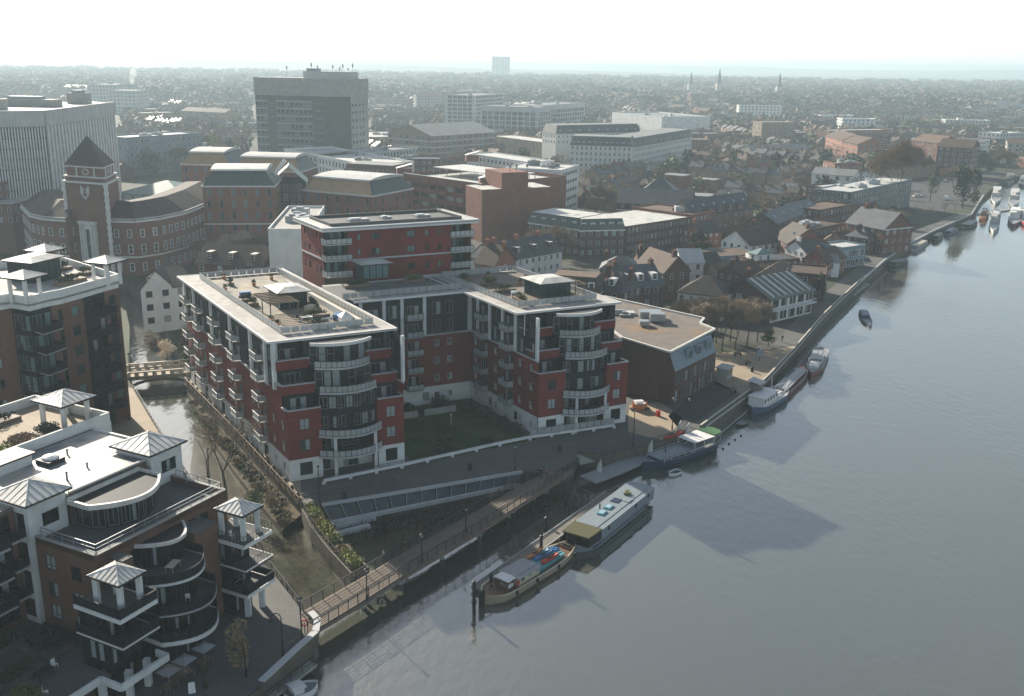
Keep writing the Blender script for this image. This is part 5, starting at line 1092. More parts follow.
# multi storey car park
def carpark():
    z = 17.5; A = G(404, 176, z); Bq = G(482, 187, z); b = Bld('car_park', 'red brown brick multi storey car park with open decks', 'car park', A); q = b.locs(rect(A, Bq, 44)); b.cut = True; L = math.dist(q[0], q[1])
    n = 9; ops = [((i+.5)*L/n, .9+k*3.3, L/n*.78, 1.7, 'strip', 'mid_brick', 'glass', 'opening') for i in range(n) for k in range(5)]
    b.wall(q[0], q[1], 0, z, 'rust_brick', ops)
    for i in range(n+1):
        p = lerp(q[0], q[1], i/n); b.mb('pier').box(p[0]-.4, p[0]+.4, p[1]-.6, p[1]+.2, 0, z-.6, 'rust_brick')
    for i in (1, 2, 3): b.wall(q[i], q[(i+1) % 4], 0, z, 'rust_brick')
    b.mb('roof').prism(inset(q, .1), z-.5, z-.2, 'white_roof'); b.mb('parapet').ribbon([*inset(q, .15), inset(q, .15)[0]], z, z+1.1, .3, 'mid_brick'); b.mb('coping').ribbon([q[0], q[1]], z+1.1, z+1.25, .5, 'white_paint')
    q2 = [lerp(q[0], q[3], .25), lerp(q[1], q[2], .25), lerp(q[1], q[2], .7), lerp(q[0], q[3], .7)]; e = MB(); e.prism(inset(q2, 2), z+2.6, z+2.9, 'white_roof'); g = inset(q2, 2)
    for i in range(4):
        for t in (0, .2, .4, .6, .8): p = lerp(g[i], g[(i+1) % 4], t); e.beam((*p, z-.2), (*p, z+2.6), .3, .3, 'grey_paint')
    b.add('roof_canopy', e); b.done()
    for t in (.2, .5, .8): m0 = lerp(lerp(q[0], q[1], t), lerp(q[3], q[2], t), .5); EXCL.append((m0[0]+A[0], m0[1]+A[1], 22))
    A2 = G(482, 190, 18); B2 = G(551, 187, 18); b = Bld('stair_block', 'blank orange brick stair block with sloped shoulder, at the right of the car park', 'building', A2); q = b.locs(rect(A2, B2, 14)); b.cut = False
    for i in range(4): b.wall(q[i], q[(i+1) % 4], 0, 18, 'rust_brick', [(3, z_, 1.2, 1.2, 'plain', 'white_paint', 'glass', 'window') for z_ in (4, 7.5, 11, 14.5)] if i == 1 else ())
    t0, t1 = lerp(q[0], q[1], .28), lerp(q[0], q[1], .66); t2, t3 = lerp(q[3], q[2], .66), lerp(q[3], q[2], .28); e = MB(); e.prism([t0, t1, t2, t3], 18, 23.5, 'rust_brick'); b.add('tower', e); b.mb('roof').prism(inset(q, .1), 17.8, 18.1, 'white_roof')
    for t in (.3, .55, .95):
        p = lerp(t0, t1, t); e = MB(); e.tube((p[0], p[1]+2, 23.5), (p[0], p[1]+2, 26.5), .12, .06, 'grey_paint', 6); e.box(p[0]-.4, p[0]+.4, p[1]+1.8, p[1]+2.2, 25, 26, 'grey_paint'); b.add('aerial', e)
    b.done(); EXCL.append((*lerp(A2, B2, .5), 18))
    for (px, py, lb) in ((487, 178, 'white framed stair hood nearest the stair block of the car park'), (472, 155, 'white framed stair hood at the back of the car park roof'), (404, 168, 'white framed stair hood at the left end of the car park roof')):
        c = G(px, py, 20); t = thing('stair_hood', lb, 'roof hood', (*c, 17.3), .2); e = MB(); e.poly([(-3, -2, 2.8), (3, -2, 4.4), (3, 2, 4.4), (-3, 2, 2.8)], 'white_paint'); e.poly([(-3, 2, 2.6), (3, 2, 4.2), (3, -2, 4.2), (-3, -2, 2.6)], 'grey_paint'); part('roof', e, t); e = MB(); e.box(-2.8, 2.8, -1.8, 1.8, 0, 2.6, 'mid_brick'); part('wall', e, t)
carpark()
RB('white_office', 'white five storey office with bright overhanging roof and stair glazing', 'office block', (505, 168), (561, 171), 19, 24, nf=5, fh=3.4, sp=3.4, w=2.4, h=1.3, st='double', wall='white_render', fr='grey_paint', gl='glass_office', rm='white_roof', par=.4, plant=4)
RB('white_office_range', 'long low white roofed range beside the white office', 'office block', (467, 154), (528, 163), 19, 14, nf=5, fh=3.2, sp=3, w=1.6, h=1.4, wall='white_render', rm='white_roof', gl='glass_office')
# town streets, mid distance, each set by its eaves line
RB('slate_terrace', 'long white rendered terrace with slate roof, dormers and orange brick gable', 'terrace', (496, 262), (562, 250), 7.2, 11, wall='white_render', roof='gable', rm='slate', rise=4.3, nf=2, fh=3, sp=2.6, w=.8, h=1.3, chim=3, chm='orange_brick', dorm=4, fr='grey_paint', trim=('slate', 'x'))
RB('brick_gable_house', 'tall orange brick end house with two round chimney stacks', 'house', (475, 262), (494, 265), 8, 10, wall='orange_brick', roof='gable', rm='brown_tile', rise=4.5, nf=2, chim=2, chm='orange_brick')
RB('mansard_office', 'brown brick office with green mansard storey and pale flat roof', 'office block', (528, 222), (579, 229), 8.7, 15, roof='mansard', rm='green_roof', rise=3.4, nf=3, fh=3, sp=2.6, wall='dark_brick', gl='glass_teal', trim=('white_paint', 'x', 'white_roof'), dorm=5, g0=.8)
RB('mansard_office', 'brick office with green mansard storey facing the river street', 'office block', (579.5, 230), (625, 229), 8.55, 12, roof='mansard', rm='green_roof', rise=3.4, nf=3, fh=3, sp=2.6, wall='dark_brick', gl='glass_teal', trim=('white_paint', 'x', 'white_roof'), dorm=5, g0=.8)
RB('brick_office', 'long red brown brick office with bright white flat roof', 'office block', (626, 227), (692, 217), 8.5, 24, rm='white_roof', nf=3, sp=2, w=.9, h=1.5, wall='dark_brick', par=.2, gl='glass')
RB('brick_office_wing', 'brown brick office wing with brown roof, right of the white flat roof', 'office block', (692, 216), (715, 212), 9, 26, rm='brown_tile', nf=3, sp=2.2, w=.9, h=1.5, wall='mid_brick', par=.5, plant=2)
RB('mansard_house', 'dark mansard roofed house with white dormers behind the right roof garden', 'house', (546, 289), (600, 293), 9.5, 9, roof='mansard', rm='dark_tile', rise=3.2, nf=3, wall='dark_brick', dorm=3, trim=('white_paint', 'x', 'brown_tile'), chim=2)
RB('dark_house', 'tall dark brick house with white rooftop dormer', 'house', (596, 288), (622, 292), 9.6, 10, roof='hip', rm='slate', rise=3.5, nf=3, wall='dark_brick', dorm=1, chim=2, trim=('white_paint', 'x'))
RB('dark_house', 'dark brick house with slate roof and white box dormers', 'house', (622, 287), (664, 284), 8.5, 12, roof='gable', rm='slate', rise=4, nf=3, wall='dark_brick', dorm=3, sp=2.4, chim=2, trim=('white_paint', 'x'))
RB('gabled_house', 'brown roofed house with gable, between dark slate and white hipped houses', 'house', (664, 272), (690, 270), 8, 14, roof='gable', rm='brown_tile', rise=4, along=False, nf=2, wall='dark_brick', chim=1)
RB('hipped_house', 'white walled house with dark hipped roof above the bare trees', 'house', (678, 291), (725, 296), 6.3, 11, roof='hip', rm='dark_tile', rise=3.6, nf=2, sp=2.4, w=.9, h=1.2, wall='white_render', fr='grey_paint')
RB('pale_roof_house', 'small house with pale grey roof and white end wall', 'house', (682, 262), (704, 262), 6.2, 10, roof='gable', rm='pale_concrete', rise=3, nf=2, wall='white_render')
RB('white_cottage', 'white cottage with grey roof beside the brown shed roof', 'house', (704, 263), (722, 262), 5.6, 8, roof='gable', rm='slate', rise=2.4, nf=2, wall='white_render', fr='grey_paint')
RB('blue_shed', 'long low shed with blue grey front and weathered roof', 'shed', (702, 258), (760, 254), 4.4, 12, roof='flat', rm='brown_tile', nf=1, sp=2.2, w=1.2, h=1.3, wall='blue_slate', par=.2)
RB('brown_shed', 'low brown gabled shed in front of the blue fronted shed', 'shed', (718, 274), (742, 272), 3.8, 9, roof='gable', rm='brown_tile', rise=2, nf=1, wall='buff_brick')
RB('red_roof_house', 'white gabled house with orange red tiled roof', 'house', (722, 240), (748, 245), 5.2, 12, roof='gable', rm='red_tile', rise=4.2, along=False, nf=2, sp=4, wall='white_render', fr='grey_paint')
RB('dark_roof_row', 'row with dark roof and white walls right of the red roofed house', 'house', (750, 245), (795, 239), 5.4, 12, roof='gable', rm='dark_tile', rise=4, nf=2, sp=3, wall='white_render', fr='grey_paint')
RB('corner_turret', 'small white tower shop with copper green cap', 'shop', (749, 252), (757, 254), 6.6, 6, roof='hip', rm='copper_green', rise=1.2, nf=2, wall='white_paint', sp=3)
RB('low_garage', 'low brick garage with dark flat roof by the white tower shop', 'garage', (757, 262), (800, 259), 4.4, 10, rm='slate', nf=1, wall='dark_brick', par=.3, plant=1)
RB('gable_terrace', 'terrace of six small gables with roof lights, beyond the white flat roof', 'terrace', (694, 216), (754, 207), 8, 11, roof='gable', rm='slate', rise=5.2, nf=2, fh=3.2, sp=2.4, w=1, h=1.6, wall='buff_brick', sky=6)
# little front gables of that terrace
A = G(694, 216, 8); Bq = G(754, 207, 8); gt = bpy.data.objects['gable_terrace']
for i in range(6):
    c = lerp(A, Bq, (i+.5)/6); c = (c[0]-A[0], c[1]-A[1]); d = Vector((Bq[0]-A[0], Bq[1]-A[1])).normalized(); n = Vector((-d.y, d.x)); C_ = Vector(c)
    e = MB(); l_, r_ = C_-d*1.6-n*.2, C_+d*1.6-n*.2; tp = C_-n*.2; bk = C_+n*3
    e.poly([(l_.x, l_.y, 8), (r_.x, r_.y, 8), (tp.x, tp.y, 10.6)], 'buff_brick'); e.poly([(l_.x, l_.y, 8), (tp.x, tp.y, 10.7), (bk.x, bk.y, 10.7), (l_.x+n.x*.3, l_.y+n.y*.3, 8)], 'slate'); e.poly([(tp.x, tp.y, 10.7), (r_.x, r_.y, 8), (r_.x+n.x*.3, r_.y+n.y*.3, 8), (bk.x, bk.y, 10.7)], 'slate'); part('gable', e, gt)
RB('warehouse', 'dark slate warehouse range with long white fascia bands', 'warehouse', (617, 202), (690, 206), 7.5, 16, roof='gable', rm='slate', rise=5, nf=2, wall='navy', sp=4, trim=('white_paint', 'bands'))
RB('dark_gable_hall', 'steep dark slate hall with pale hipped end', 'hall', (636, 195), (680, 197), 9, 16, roof='hip', rm='slate', rise=6.5, nf=2, wall='dark_brick')
RB('window_terrace', 'slate roofed brick terrace with a row of tall white windows', 'terrace', (777, 223), (820, 207), 8.2, 11, roof='gable', rm='slate', rise=3, nf=3, fh=2.8, sp=2.3, w=1, h=1.6, wall='dark_brick', sky=5, chim=2)
RB('brick_block', 'plain brick block joining the window terrace and the long glazed block', 'apartment block', (820, 211), (853, 205), 9, 13, rm='brown_tile', nf=3, sp=2.4, wall='dark_brick', w=1, h=1.7)
RB('long_apartments', 'long dark four storey apartment block with bands of white framed windows', 'apartment block', (851, 193), (912, 180), 12, 15, rm='pale_concrete', nf=4, sp=2.7, w=1.5, h=1.9, st='double', wall='slate', sill=.6, par=.4, plant=3, trim=('blue_slate', 'bands'))
RB('long_apartments', 'brick fronted apartment block with grey roof deck, behind the window terrace', 'apartment block', (806, 186), (850, 192), 11, 16, rm='pale_concrete', nf=4, sp=3, w=1.1, h=1.5, wall='dark_brick', par=.6, plant=3)
RB('white_hall', 'white walled hall with round headed windows and grey ribbed roof', 'hall', (812, 173), (854, 176), 8, 12, roof='gable', rm='grey_roof', rise=2.6, nf=2, fh=3.6, sp=5, w=1.8, h=2, wall='white_render', fr='grey_paint')
RB('domed_block', 'brick block with white domed rooftop box', 'building', (835, 165), (863, 165), 10, 14, rm='white_roof', nf=3, wall='mid_brick', par=1, plant=3)
# riverside boathouses
bh = RB('boathouse', 'large gabled brick boathouse with striped pale roof and white balconied river front', 'boathouse', (722, 287), (771, 298), 6.2, 17, roof='gable', rm='green_roof', rise=3.4, along=False, nf=2, sp=4, w=1.6, h=1.4, wall='dark_brick', over=.8, faces='f')
q_ = bh.q; d_ = Vector((q_[2][0]-q_[1][0], q_[2][1]-q_[1][1])); L_ = d_.length; d_.normalize(); n_ = Vector((d_.y, -d_.x)); P0 = Vector(q_[1]); e = MB()
e.prism([P0+d_*.2+n_*.02, P0+d_*(L_-.2)+n_*.02, P0+d_*(L_-.2)+n_*.25, P0+d_*.2+n_*.25], 0, 6.1, 'white_render'); part('river_front', e, bh.root)
for k in range(5):
    for zz in (.5, 3.6): p = P0+d_*(L_*(k+.5)/5)+n_*.26; link('window', winmesh(2.4, 2.1, 'triple', 'navy', 'glass', False), bh.root, (p.x, p.y, zz), math.atan2(d_.y, d_.x))
e = MB(); e.prism([P0+n_*.25, P0+d_*L_+n_*.25, P0+d_*L_+n_*1.6, P0+n_*1.6], 3.0, 3.2, 'white_paint'); e.rail([P0+n_*.3, P0+n_*1.55, P0+d_*L_+n_*1.55, P0+d_*L_+n_*.3], 3.2, 1., 'white_paint', 1.2, None, 3); part('balcony', e, bh.root)
rv = Vector((q_[3][0]-q_[0][0], q_[3][1]-q_[0][1])).normalized(); u0 = Vector(lerp(q_[0], q_[1], .5))
for k in range(7):    # pale standing strips down both slopes
    for sgn in (-1, 1):
        c = u0+rv*(17*(k+.5)/7); a = Vector(q_[0] if sgn < 0 else q_[1])+rv*(17*(k+.5)/7); e = MB(); e.beam((c.x, c.y, 9.66), (a.x, a.y, 6.28), .5 if k % 2 else .9, .08, 'pale_concrete'); part('roof_strip', e, bh.root)
RB('boathouse', 'smaller gabled boathouse with brown roof, upstream of the striped one', 'boathouse', (776, 287), (798, 272), 5.6, 9, roof='gable', rm='brown_tile', rise=3.2, along=True, nf=2, wall='dark_brick', over=.6)
RB('flat_boathouse', 'square brown building with flat roof and glazed upper front by the river', 'building', (786, 273), (826, 276), 7, 13, rm='brown_tile', nf=2, wall='dark_brick', sp=3, par=.4)
RB('river_pub', 'brick pub with steep dark roof and skylights, set back from the river', 'pub', (788, 243), (828, 243), 6.5, 14, roof='gable', rm='dark_tile', rise=4.6, along=False, nf=2, wall='mid_brick', sp=3.4, sky=2, chim=1)
RB('glazed_pub', 'glass fronted riverside building with balcony, pale blue frames', 'restaurant', (842, 249), (866, 246), 6.2, 9, rm='pale_concrete', nf=2, sp=2, w=1.7, h=2.1, sill=.2, st='double', wall='blue_slate', par=.5)
RB('tall_gable_house', 'tall brown brick house with steep slate roof and white glazed river gable', 'house', (846, 222), (884, 229), 8.5, 14, roof='gable', rm='slate', rise=5, nf=3, wall='mid_brick', sp=3.4, chim=1, trim=('white_paint', 'x'))
RB('white_shed_house', 'small white house with glazed bay at the foot of the tall gable', 'house', (824, 262), (840, 262), 4.6, 7, roof='gable', rm='grey_roof', rise=1.8, nf=1, wall='white_render')
RB('brown_terrace', 'dark brown flat roofed block with clutter of roof plant', 'building', (800, 233), (846, 224), 7, 12, rm='brown_tile', nf=2, wall='dark_brick', plant=4, par=.6)
# brown riverside block with the blue grey sloped upper storey
def riverside_block():
    z = 6.4; A = (29.6, 172.9); Bq = (39.6, 186.4); a = math.atan2(Bq[1]-A[1], Bq[0]-A[0]); b = Bld('riverside_offices', 'brown brick riverside office with blue grey sloped top storey and gravel roof', 'office block', A); b.cut = True
    L = math.dist(A, Bq); q = b.locs(rect(A, Bq, 13)); 
    b.wall(q[0], q[1], 0, z, 'dark_brick', [((i+.5)*L/9, zz, 1.1, hh, 'double', 'grey_paint', 'glass', 'window') for i in range(9) for zz, hh in ((.5, 2.1), (3.7, 1.9))])
    n = inset(q, 0); ti = 1.5; top = [lerp(q[0], q[3], ti/14), lerp(q[1], q[2], ti/14)]
    e = b.mb('sloped_storey'); e.poly([(*q[0], z), (*q[1], z), (*top[1], 9.8), (*top[0], 9.8)], 'blue_slate')
    for i in range(3):
        c = lerp(lerp(q[0], q[1], .38+.24*i), lerp(top[0], top[1], .38+.24*i), .3); f = MB(); d = Vector((q[1][0]-q[0][0], q[1][1]-q[0][1])).normalized(); nn = Vector((d.y, -d.x)); C_ = Vector(c)
        f.prism([C_-d*1.3, C_+d*1.3, C_+d*1.3-nn*1.2, C_-d*1.3-nn*1.2], 7.2, 9.3, 'blue_slate'); o = b.add('dormer', f); link('window', winmesh(2.1, 1.5, 'triple', 'grey_paint', 'glass_teal', False), o, (c[0]+nn.x*.02, c[1]+nn.y*.02, 7.45), math.atan2(d.y, d.x))
    w = b.mb('wall')
    for P_, T, s_ in ((q[0], top[0], 0), (q[1], top[1], 1)):
        R_ = q[3] if s_ == 0 else q[2]; pts = [(*R_, 0), (*P_, 0), (*P_, z), (*T, 9.8), (*R_, 9.8)]; w.poly(pts if s_ == 0 else pts[::-1], 'dark_brick')
    Gp = [b.loc(G(*p, 9.9)) for p in [(622, 338.5), (670, 353), (714.5, 330), (700, 324), (704, 319), (604, 297), (588, 313)]]
    b.wall(b.loc(G(604, 297, 9.9)), Gp[6], 0, 9.8, 'dark_brick'); b.wall(Gp[6], Gp[0], 0, 9.8, 'dark_brick', [(2+3*i, 4, 1.2, 1.5, 'double', 'grey_paint', 'glass', 'window') for i in range(4)]); b.wall(Gp[0], q[0], 0, 9.8, 'dark_brick') if 0 else None
    b.wall(Gp[2], Gp[4], 0, 9.8, 'dark_brick'); b.wall(Gp[4], Gp[5], 0, 9.8, 'dark_brick')
    b.wall(Gp[0], Gp[1], 0, 9.8, 'dark_brick') 
    r = b.mb('roof'); r.prism(Gp, 9.6, 9.9, 'gravel'); b.mb('roof_edge').ribbon([*Gp, Gp[0]], 9.9, 10.25, .4, 'pale_stone')
    for px, py, sx, sy, h in ((650, 318, 2.2, 1.4, 1.2), (657, 322, 1.5, 1, 1.5), (644, 326, 1, 1, .8)):
        p = b.loc(G(px, py, 9.9)); e = MB(); e.prism([(p[0]-sx, p[1]-sy), (p[0]+sx, p[1]-sy), (p[0]+sx, p[1]+sy), (p[0]-sx, p[1]+sy)], 10.25, 10.25+h, 'steel'); b.add('plant_unit', e)
    p = b.loc(G(648, 330, 9.9)); e = MB(); e.tube((*p, 9.9), (*p, 13), .05, .03, 'grey_paint', 5); b.add('mast', e)
    b.done()
    for p in (lerp(A, Bq, .5), (24, 176), (32, 185), (20, 188)): EXCL.append((*p, 11))
riverside_block()
# white gabled house and its neighbour by the creek
RB('gabled_white_house', 'white shaped gable house by the creek with dark roof', 'house', (140.5, 289.5), (173, 286), 10.2, 16, dang=-24, roof='gable', rm='dark_tile', rise=3.8, along=False, nf=3, fh=3, sp=3.6, w=1.5, h=1.5, st='plain', fr='grey_paint', wall='white_render', cut=True, over=.1)
RB('white_wing', 'white rendered wing with drainpipes beside the shaped gable', 'house', (173, 286), (194, 283), 10.2, 14, roof='gable', rm='dark_tile', rise=3, nf=3, sp=2.1, w=1, h=1.5, st='plain', fr='grey_paint', wall='white_render', cut=True, trim=('brown_paint', 'x'))
RB('dark_roof_range', 'long dark tiled roof range between the white gable and the pale blank wall', 'building', (196, 262), (262, 266), 10, 12, roof='gable', rm='dark_tile', rise=4, nf=3, wall='dark_brick', sp=5, dorm=3)
RB('rendered_block', 'tall pale rendered block with blank end wall and rooftop plant', 'building', (268, 231), (310, 231), 19.3, 40, rm='concrete', wall='white_render', nf=6, sp=5, faces='r', par=.6, plant=5)
RB('glass_hall', 'low building with blue glass pitched roof behind the town hall', 'hall', (116, 193), (182, 196), 15, 24, roof='hip', rm='copper_green', rise=3.5, nf=3, wall='pale_concrete', gl='glass_office', sp=4)
RB('brick_range', 'dark brick range at the far left edge of town hall', 'building', (-20, 188), (17, 181), 20, 30, rm='white_roof', wall='civic_brick', nf=5, sp=4, gl='glass_office', plant=2)
RB('white_flat_hall', 'low hall with bright white flat roof beside the town hall', 'hall', (12, 206), (62, 193), 15, 14, rm='white_roof', wall='civic_brick', nf=2)
RB('pale_mansard_range', 'long pale stone range with mansard roof, front corner pavilion', 'hotel', (570, 145), (632, 147), 16, 18, roof='mansard', rm='slate', rise=5, nf=5, fh=3.1, sp=2.6, w=1.1, h=1.8, wall='pale_stone', gl='glass_office', dorm=11)
RB('pale_mansard_range', 'long pale stone range with mansard roof receding to the right', 'hotel', (632, 148), (692, 137), 15, 20, roof='mansard', rm='slate', rise=5, nf=4, fh=3.3, sp=2.7, w=1.1, h=1.9, wall='pale_stone', gl='glass_office', dorm=12)
RB('pale_mansard_range', 'rear wing of the pale stone range with chimney blocks', 'hotel', (556, 134), (640, 132), 19, 16, roof='mansard', rm='slate', rise=5, nf=2, fh=3.2, sp=3, wall='pale_stone', gl='glass_office', dorm=9)
RB('white_box_store', 'large plain white walled store beyond the mansard range', 'warehouse', (612, 113), (662, 118), 16, 50, rm='grey_roof', wall='white_render', faces='', par=1, plant=3)
RB('framed_offices', 'pale office with large square frames, tallest step at its left', 'office block', (475, 96), (504, 94), 29, 30, rm='grey_roof', nf=7, fh=3.6, sp=5, w=4, h=2.6, st='wide', **CV, plant=2)
RB('framed_offices', 'lower pale framed office stepping down to the right', 'office block', (480, 106), (538, 108), 24, 30, rm='grey_roof', nf=5, fh=3.8, sp=5.4, w=4.4, h=3, st='double', **CV, plant=3)
RB('framed_offices', 'long grey framed office farther right of the stepped pair', 'office block', (528, 107), (585, 103), 22, 30, rm='grey_roof', nf=4, fh=4, sp=5.4, w=4.4, h=3.2, st='double', **CV, plant=3)
RB('saw_roof_market', 'market hall with long bright sawtooth roof', 'market hall', (488, 136), (572, 147), 11, 20, rm='white_roof', wall='buff_brick', nf=2, par=.6, gl='glass_office', sp=4, h=2)
RB('theatre', 'big hall with dark pitched roof and pale framed brick front', 'theatre', (432, 136), (496, 132), 15, 40, roof='gable', rm='grey_roof', rise=6, nf=4, fh=3.6, sp=5, w=3, h=2.2, wall='buff_brick', gl='glass_office', trim=('white_paint', 'bands'))
RB('flat_store', 'wide low store with pale brown flat roof', 'warehouse', (368, 138), (440, 136), 10, 50, rm='pale_concrete', wall='concrete', nf=2, gl='glass_office', plant=6, par=.6)
RB('brick_store', 'dark brick store with pale roof deck left of the car park roof', 'warehouse', (394, 160), (440, 160), 15, 16, rm='white_roof', wall='dark_brick', nf=3, plant=2, gl='glass_office')
RB('grey_flats', 'hazy blue grey slab of flats with regular windows behind the town hall', 'apartment block', (126, 139), (202, 134), 19, 20, rm='white_roof', wall='blue_slate', nf=5, fh=3.4, sp=3.4, w=1.4, h=1.8, gl='glass_office', plant=2, par=.8)
RB('distant_tower', 'distant pale stepped tower of flats with steam above it', 'tower block', (113, 85), (136, 84), 28, 30, rm='grey_roof', wall='pale_concrete', nf=7, fh=3.8, sp=4, w=2, h=1.8, gl='glass_office', plant=2)
RB('distant_tower', 'lower step of the distant stepped tower', 'tower block', (136, 91), (149, 90), 24, 30, rm='grey_roof', wall='pale_concrete', nf=6, fh=3.8, sp=4, w=2, h=1.8, gl='glass_office')
RB('horizon_tower', 'pale slab tower alone on the horizon', 'tower block', *(lambda k: ((ray(492, 56)[0]*k/ray(492, 56)[1], k), (ray(510, 57)[0]*k/ray(510, 57)[1], k)))(3600), 60+ray(500, 56.5)[2]/ray(500, 56.5)[1]*3600, 40, rm='grey_roof', wall='white_render', nf=18, fh=3.5, sp=8, w=4, h=1.6, gl='glass_office', world=True)
e = MB(); c = G(132, 84, 29)
puff = thing('steam_plume', 'thin white plume of steam above the distant stepped tower', 'steam', (*c, 29)); m = bpy.data.materials.new('steam'); N_, L_ = nodes(m); N_.remove(N_['Principled BSDF']); pv = N_.new('ShaderNodeVolumePrincipled'); pv.inputs['Color'].default_value = (1, 1, 1, 1); pv.inputs['Density'].default_value = .12; L_.new(pv.outputs[0], N_['Material Output'].inputs['Volume']); MATS['steam'] = m
e.ball((0, 0, 4), 3, 3, 5, 'steam', 10, 8, .15); e.ball((2.5, 0, 12), 4.5, 4, 5.5, 'steam', 10, 8, .15); part('plume', e, puff, True)
for py, px, h in ((97, 690, 46), (99, 718, 54), (101, 778, 48)):
    c = G(px, py); lab = {690: 'distant thin church spire, leftmost of three on the skyline', 718: 'tallest church spire on the skyline, middle of three', 778: 'church spire on the skyline, rightmost of three'}[px]
    t = thing('church_spire', lab, 'church', (*c, 0), 0, 'church spires on the skyline'); e = MB(); e.box(-5, 5, -5, 5, 0, h*.5, 'stone'); part('tower', e, t); e = MB(); e.tube((0, 0, h*.5), (0, 0, h), 4.6, .2, 'slate', 8); part('spire', e, t)
# red brick and pale apartment blocks at the far right bank
for i, (a_, b_, z_, wl, nm) in enumerate((((826, 135), (842, 140), 13, 'orange_brick', 'pink brick flats with white balconies'), ((842, 141), (858, 144), 13, 'orange_brick', 'pink brick flats, right hand of the pair'), ((912, 140), (938, 143), 16, 'mid_brick', 'brick riverside flats with orange roof by the big bare tree'), ((938, 146), (972, 148), 17, 'dark_brick', 'dark grey brick flats across the road'), ((972, 143), (990, 140), 14, 'white_render', 'white riverside villa by the park'), ((1000, 134), (1026, 133), 12, 'pale_concrete', 'pale flats at the right edge'), ((946, 120), (990, 121), 9, 'pale_concrete', 'long low pale building with bright roof far right'), ((866, 150), (905, 152), 9, 'dark_brick', 'low dark brick building left of the big bare tree'), ((770, 107), (795, 106), 11, 'mid_brick', 'distant brick mansion with pale gable'))):
    RB('riverside_flats' if i > 1 else 'pink_flats', nm, 'apartment block', a_, b_, z_, 18, wall=wl, roof='flat' if i in (4, 5, 6, 7) else 'gable', rm='white_roof' if i in (5, 6) else 'brown_tile', rise=4, nf=4 if z_ > 12 else 3, sp=3.6, w=1.6, h=1.8, gl='glass_office', plant=2 if i in (5, 6) else 0)

for a_, b_, z_, d_, wl, rf, rm_, lb in (((760, 287), (783, 281), 5, 9, 'dark_brick', 'gable', 'dark_tile', 'low dark roofed range joining the boathouse and the flat roofed building'), ((828, 262), (846, 256), 5, 8, 'mid_brick', 'gable', 'brown_tile', 'small brick cottage behind the white glazed house'), ((868, 238), (886, 234), 5.5, 8, 'dark_brick', 'hip', 'slate', 'slate hipped cottage beside the glass fronted restaurant'), ((806, 252), (826, 250), 5, 9, 'white_render', 'gable', 'slate', 'white cottage with slate roof below the pub'), ((742, 276), (764, 271), 4.6, 8, 'dark_brick', 'gable', 'brown_tile', 'brown roofed outbuilding behind the boathouse ridge'), ((640, 262), (668, 262), 6.5, 9, 'dark_brick', 'gable', 'dark_tile', 'dark terrace house behind the white hipped house'), ((600, 268), (640, 270), 7, 9, 'dark_brick', 'hip', 'slate', 'dark slate roofed house below the long brick office'), ((762, 234), (790, 228), 6, 9, 'dark_brick', 'gable', 'dark_tile', 'dark roofed house in front of the window terrace'), ((700, 233), (722, 231), 6, 9, 'mid_brick', 'gable', 'slate', 'slate roofed house between the brown wing and the red roof')):
    RB('small_house', lb, 'house', a_, b_, z_, d_, wall=wl, roof=rf, rm=rm_, rise=2.8, nf=2, fh=2.5, sp=2.6, w=.9, h=1.2, chim=1)
RB('long_shed', 'low dark service building between the right wing and the brown brick office', 'building', (590, 315), (612, 322), 9.5, 10, rm='steel', wall='navy', nf=3, sp=2, w=1.3, h=1.8, gl='glass_dark', par=.3, plant=2)

random.seed(31)
n_ = 0
while n_ < 34:
    yd = random.uniform(620, 1700); x_ = random.uniform(-.5, .5)*yd; px_, py_ = PX(x_, yd, 10)
    if not (0 < px_ < 1010) or x_ > 300+(yd-620)*1.5 or any((x_-a)**2+(yd-c)**2 < (r+26)**2 for a, c, r in EXCL): continue
    a_ = random.uniform(-.5, .6); L_ = random.uniform(22, 60); z_ = random.choice([7, 9, 12, 15, 18]) if yd > 750 else random.choice([7, 9, 11]); w_ = random.choice(['pale_concrete', 'concrete', 'white_render', 'mid_brick', 'cream', 'buff_brick'])
    flat_ = random.random() < .65
    RB('town_block', ('flat roofed block' if flat_ else 'long pitched roof block')+' of pale walls in the hazy distance' if w_ not in ('mid_brick', 'buff_brick') else ('flat roofed block' if flat_ else 'long pitched roof block')+' of brick in the hazy distance', 'building', (x_, yd), (x_+math.cos(a_)*L_, yd+math.sin(a_)*L_), z_, random.uniform(12, 20), world=True, wall=w_, roof='flat' if flat_ else 'gable', rm=random.choice(['white_roof', 'grey_roof', 'pale_concrete']) if flat_ else random.choice(['slate', 'brown_tile', 'grey_roof']), rise=3, nf=max(2, int(z_/3.2)), fh=3.1, sp=4.2, w=2, h=1.6, gl='glass_office', faces='fl', group='blocks in the hazy distance: '+('flat' if flat_ else 'pitched')+(' brick' if w_ in ('mid_brick', 'buff_brick') else ' pale')); n_ += 1
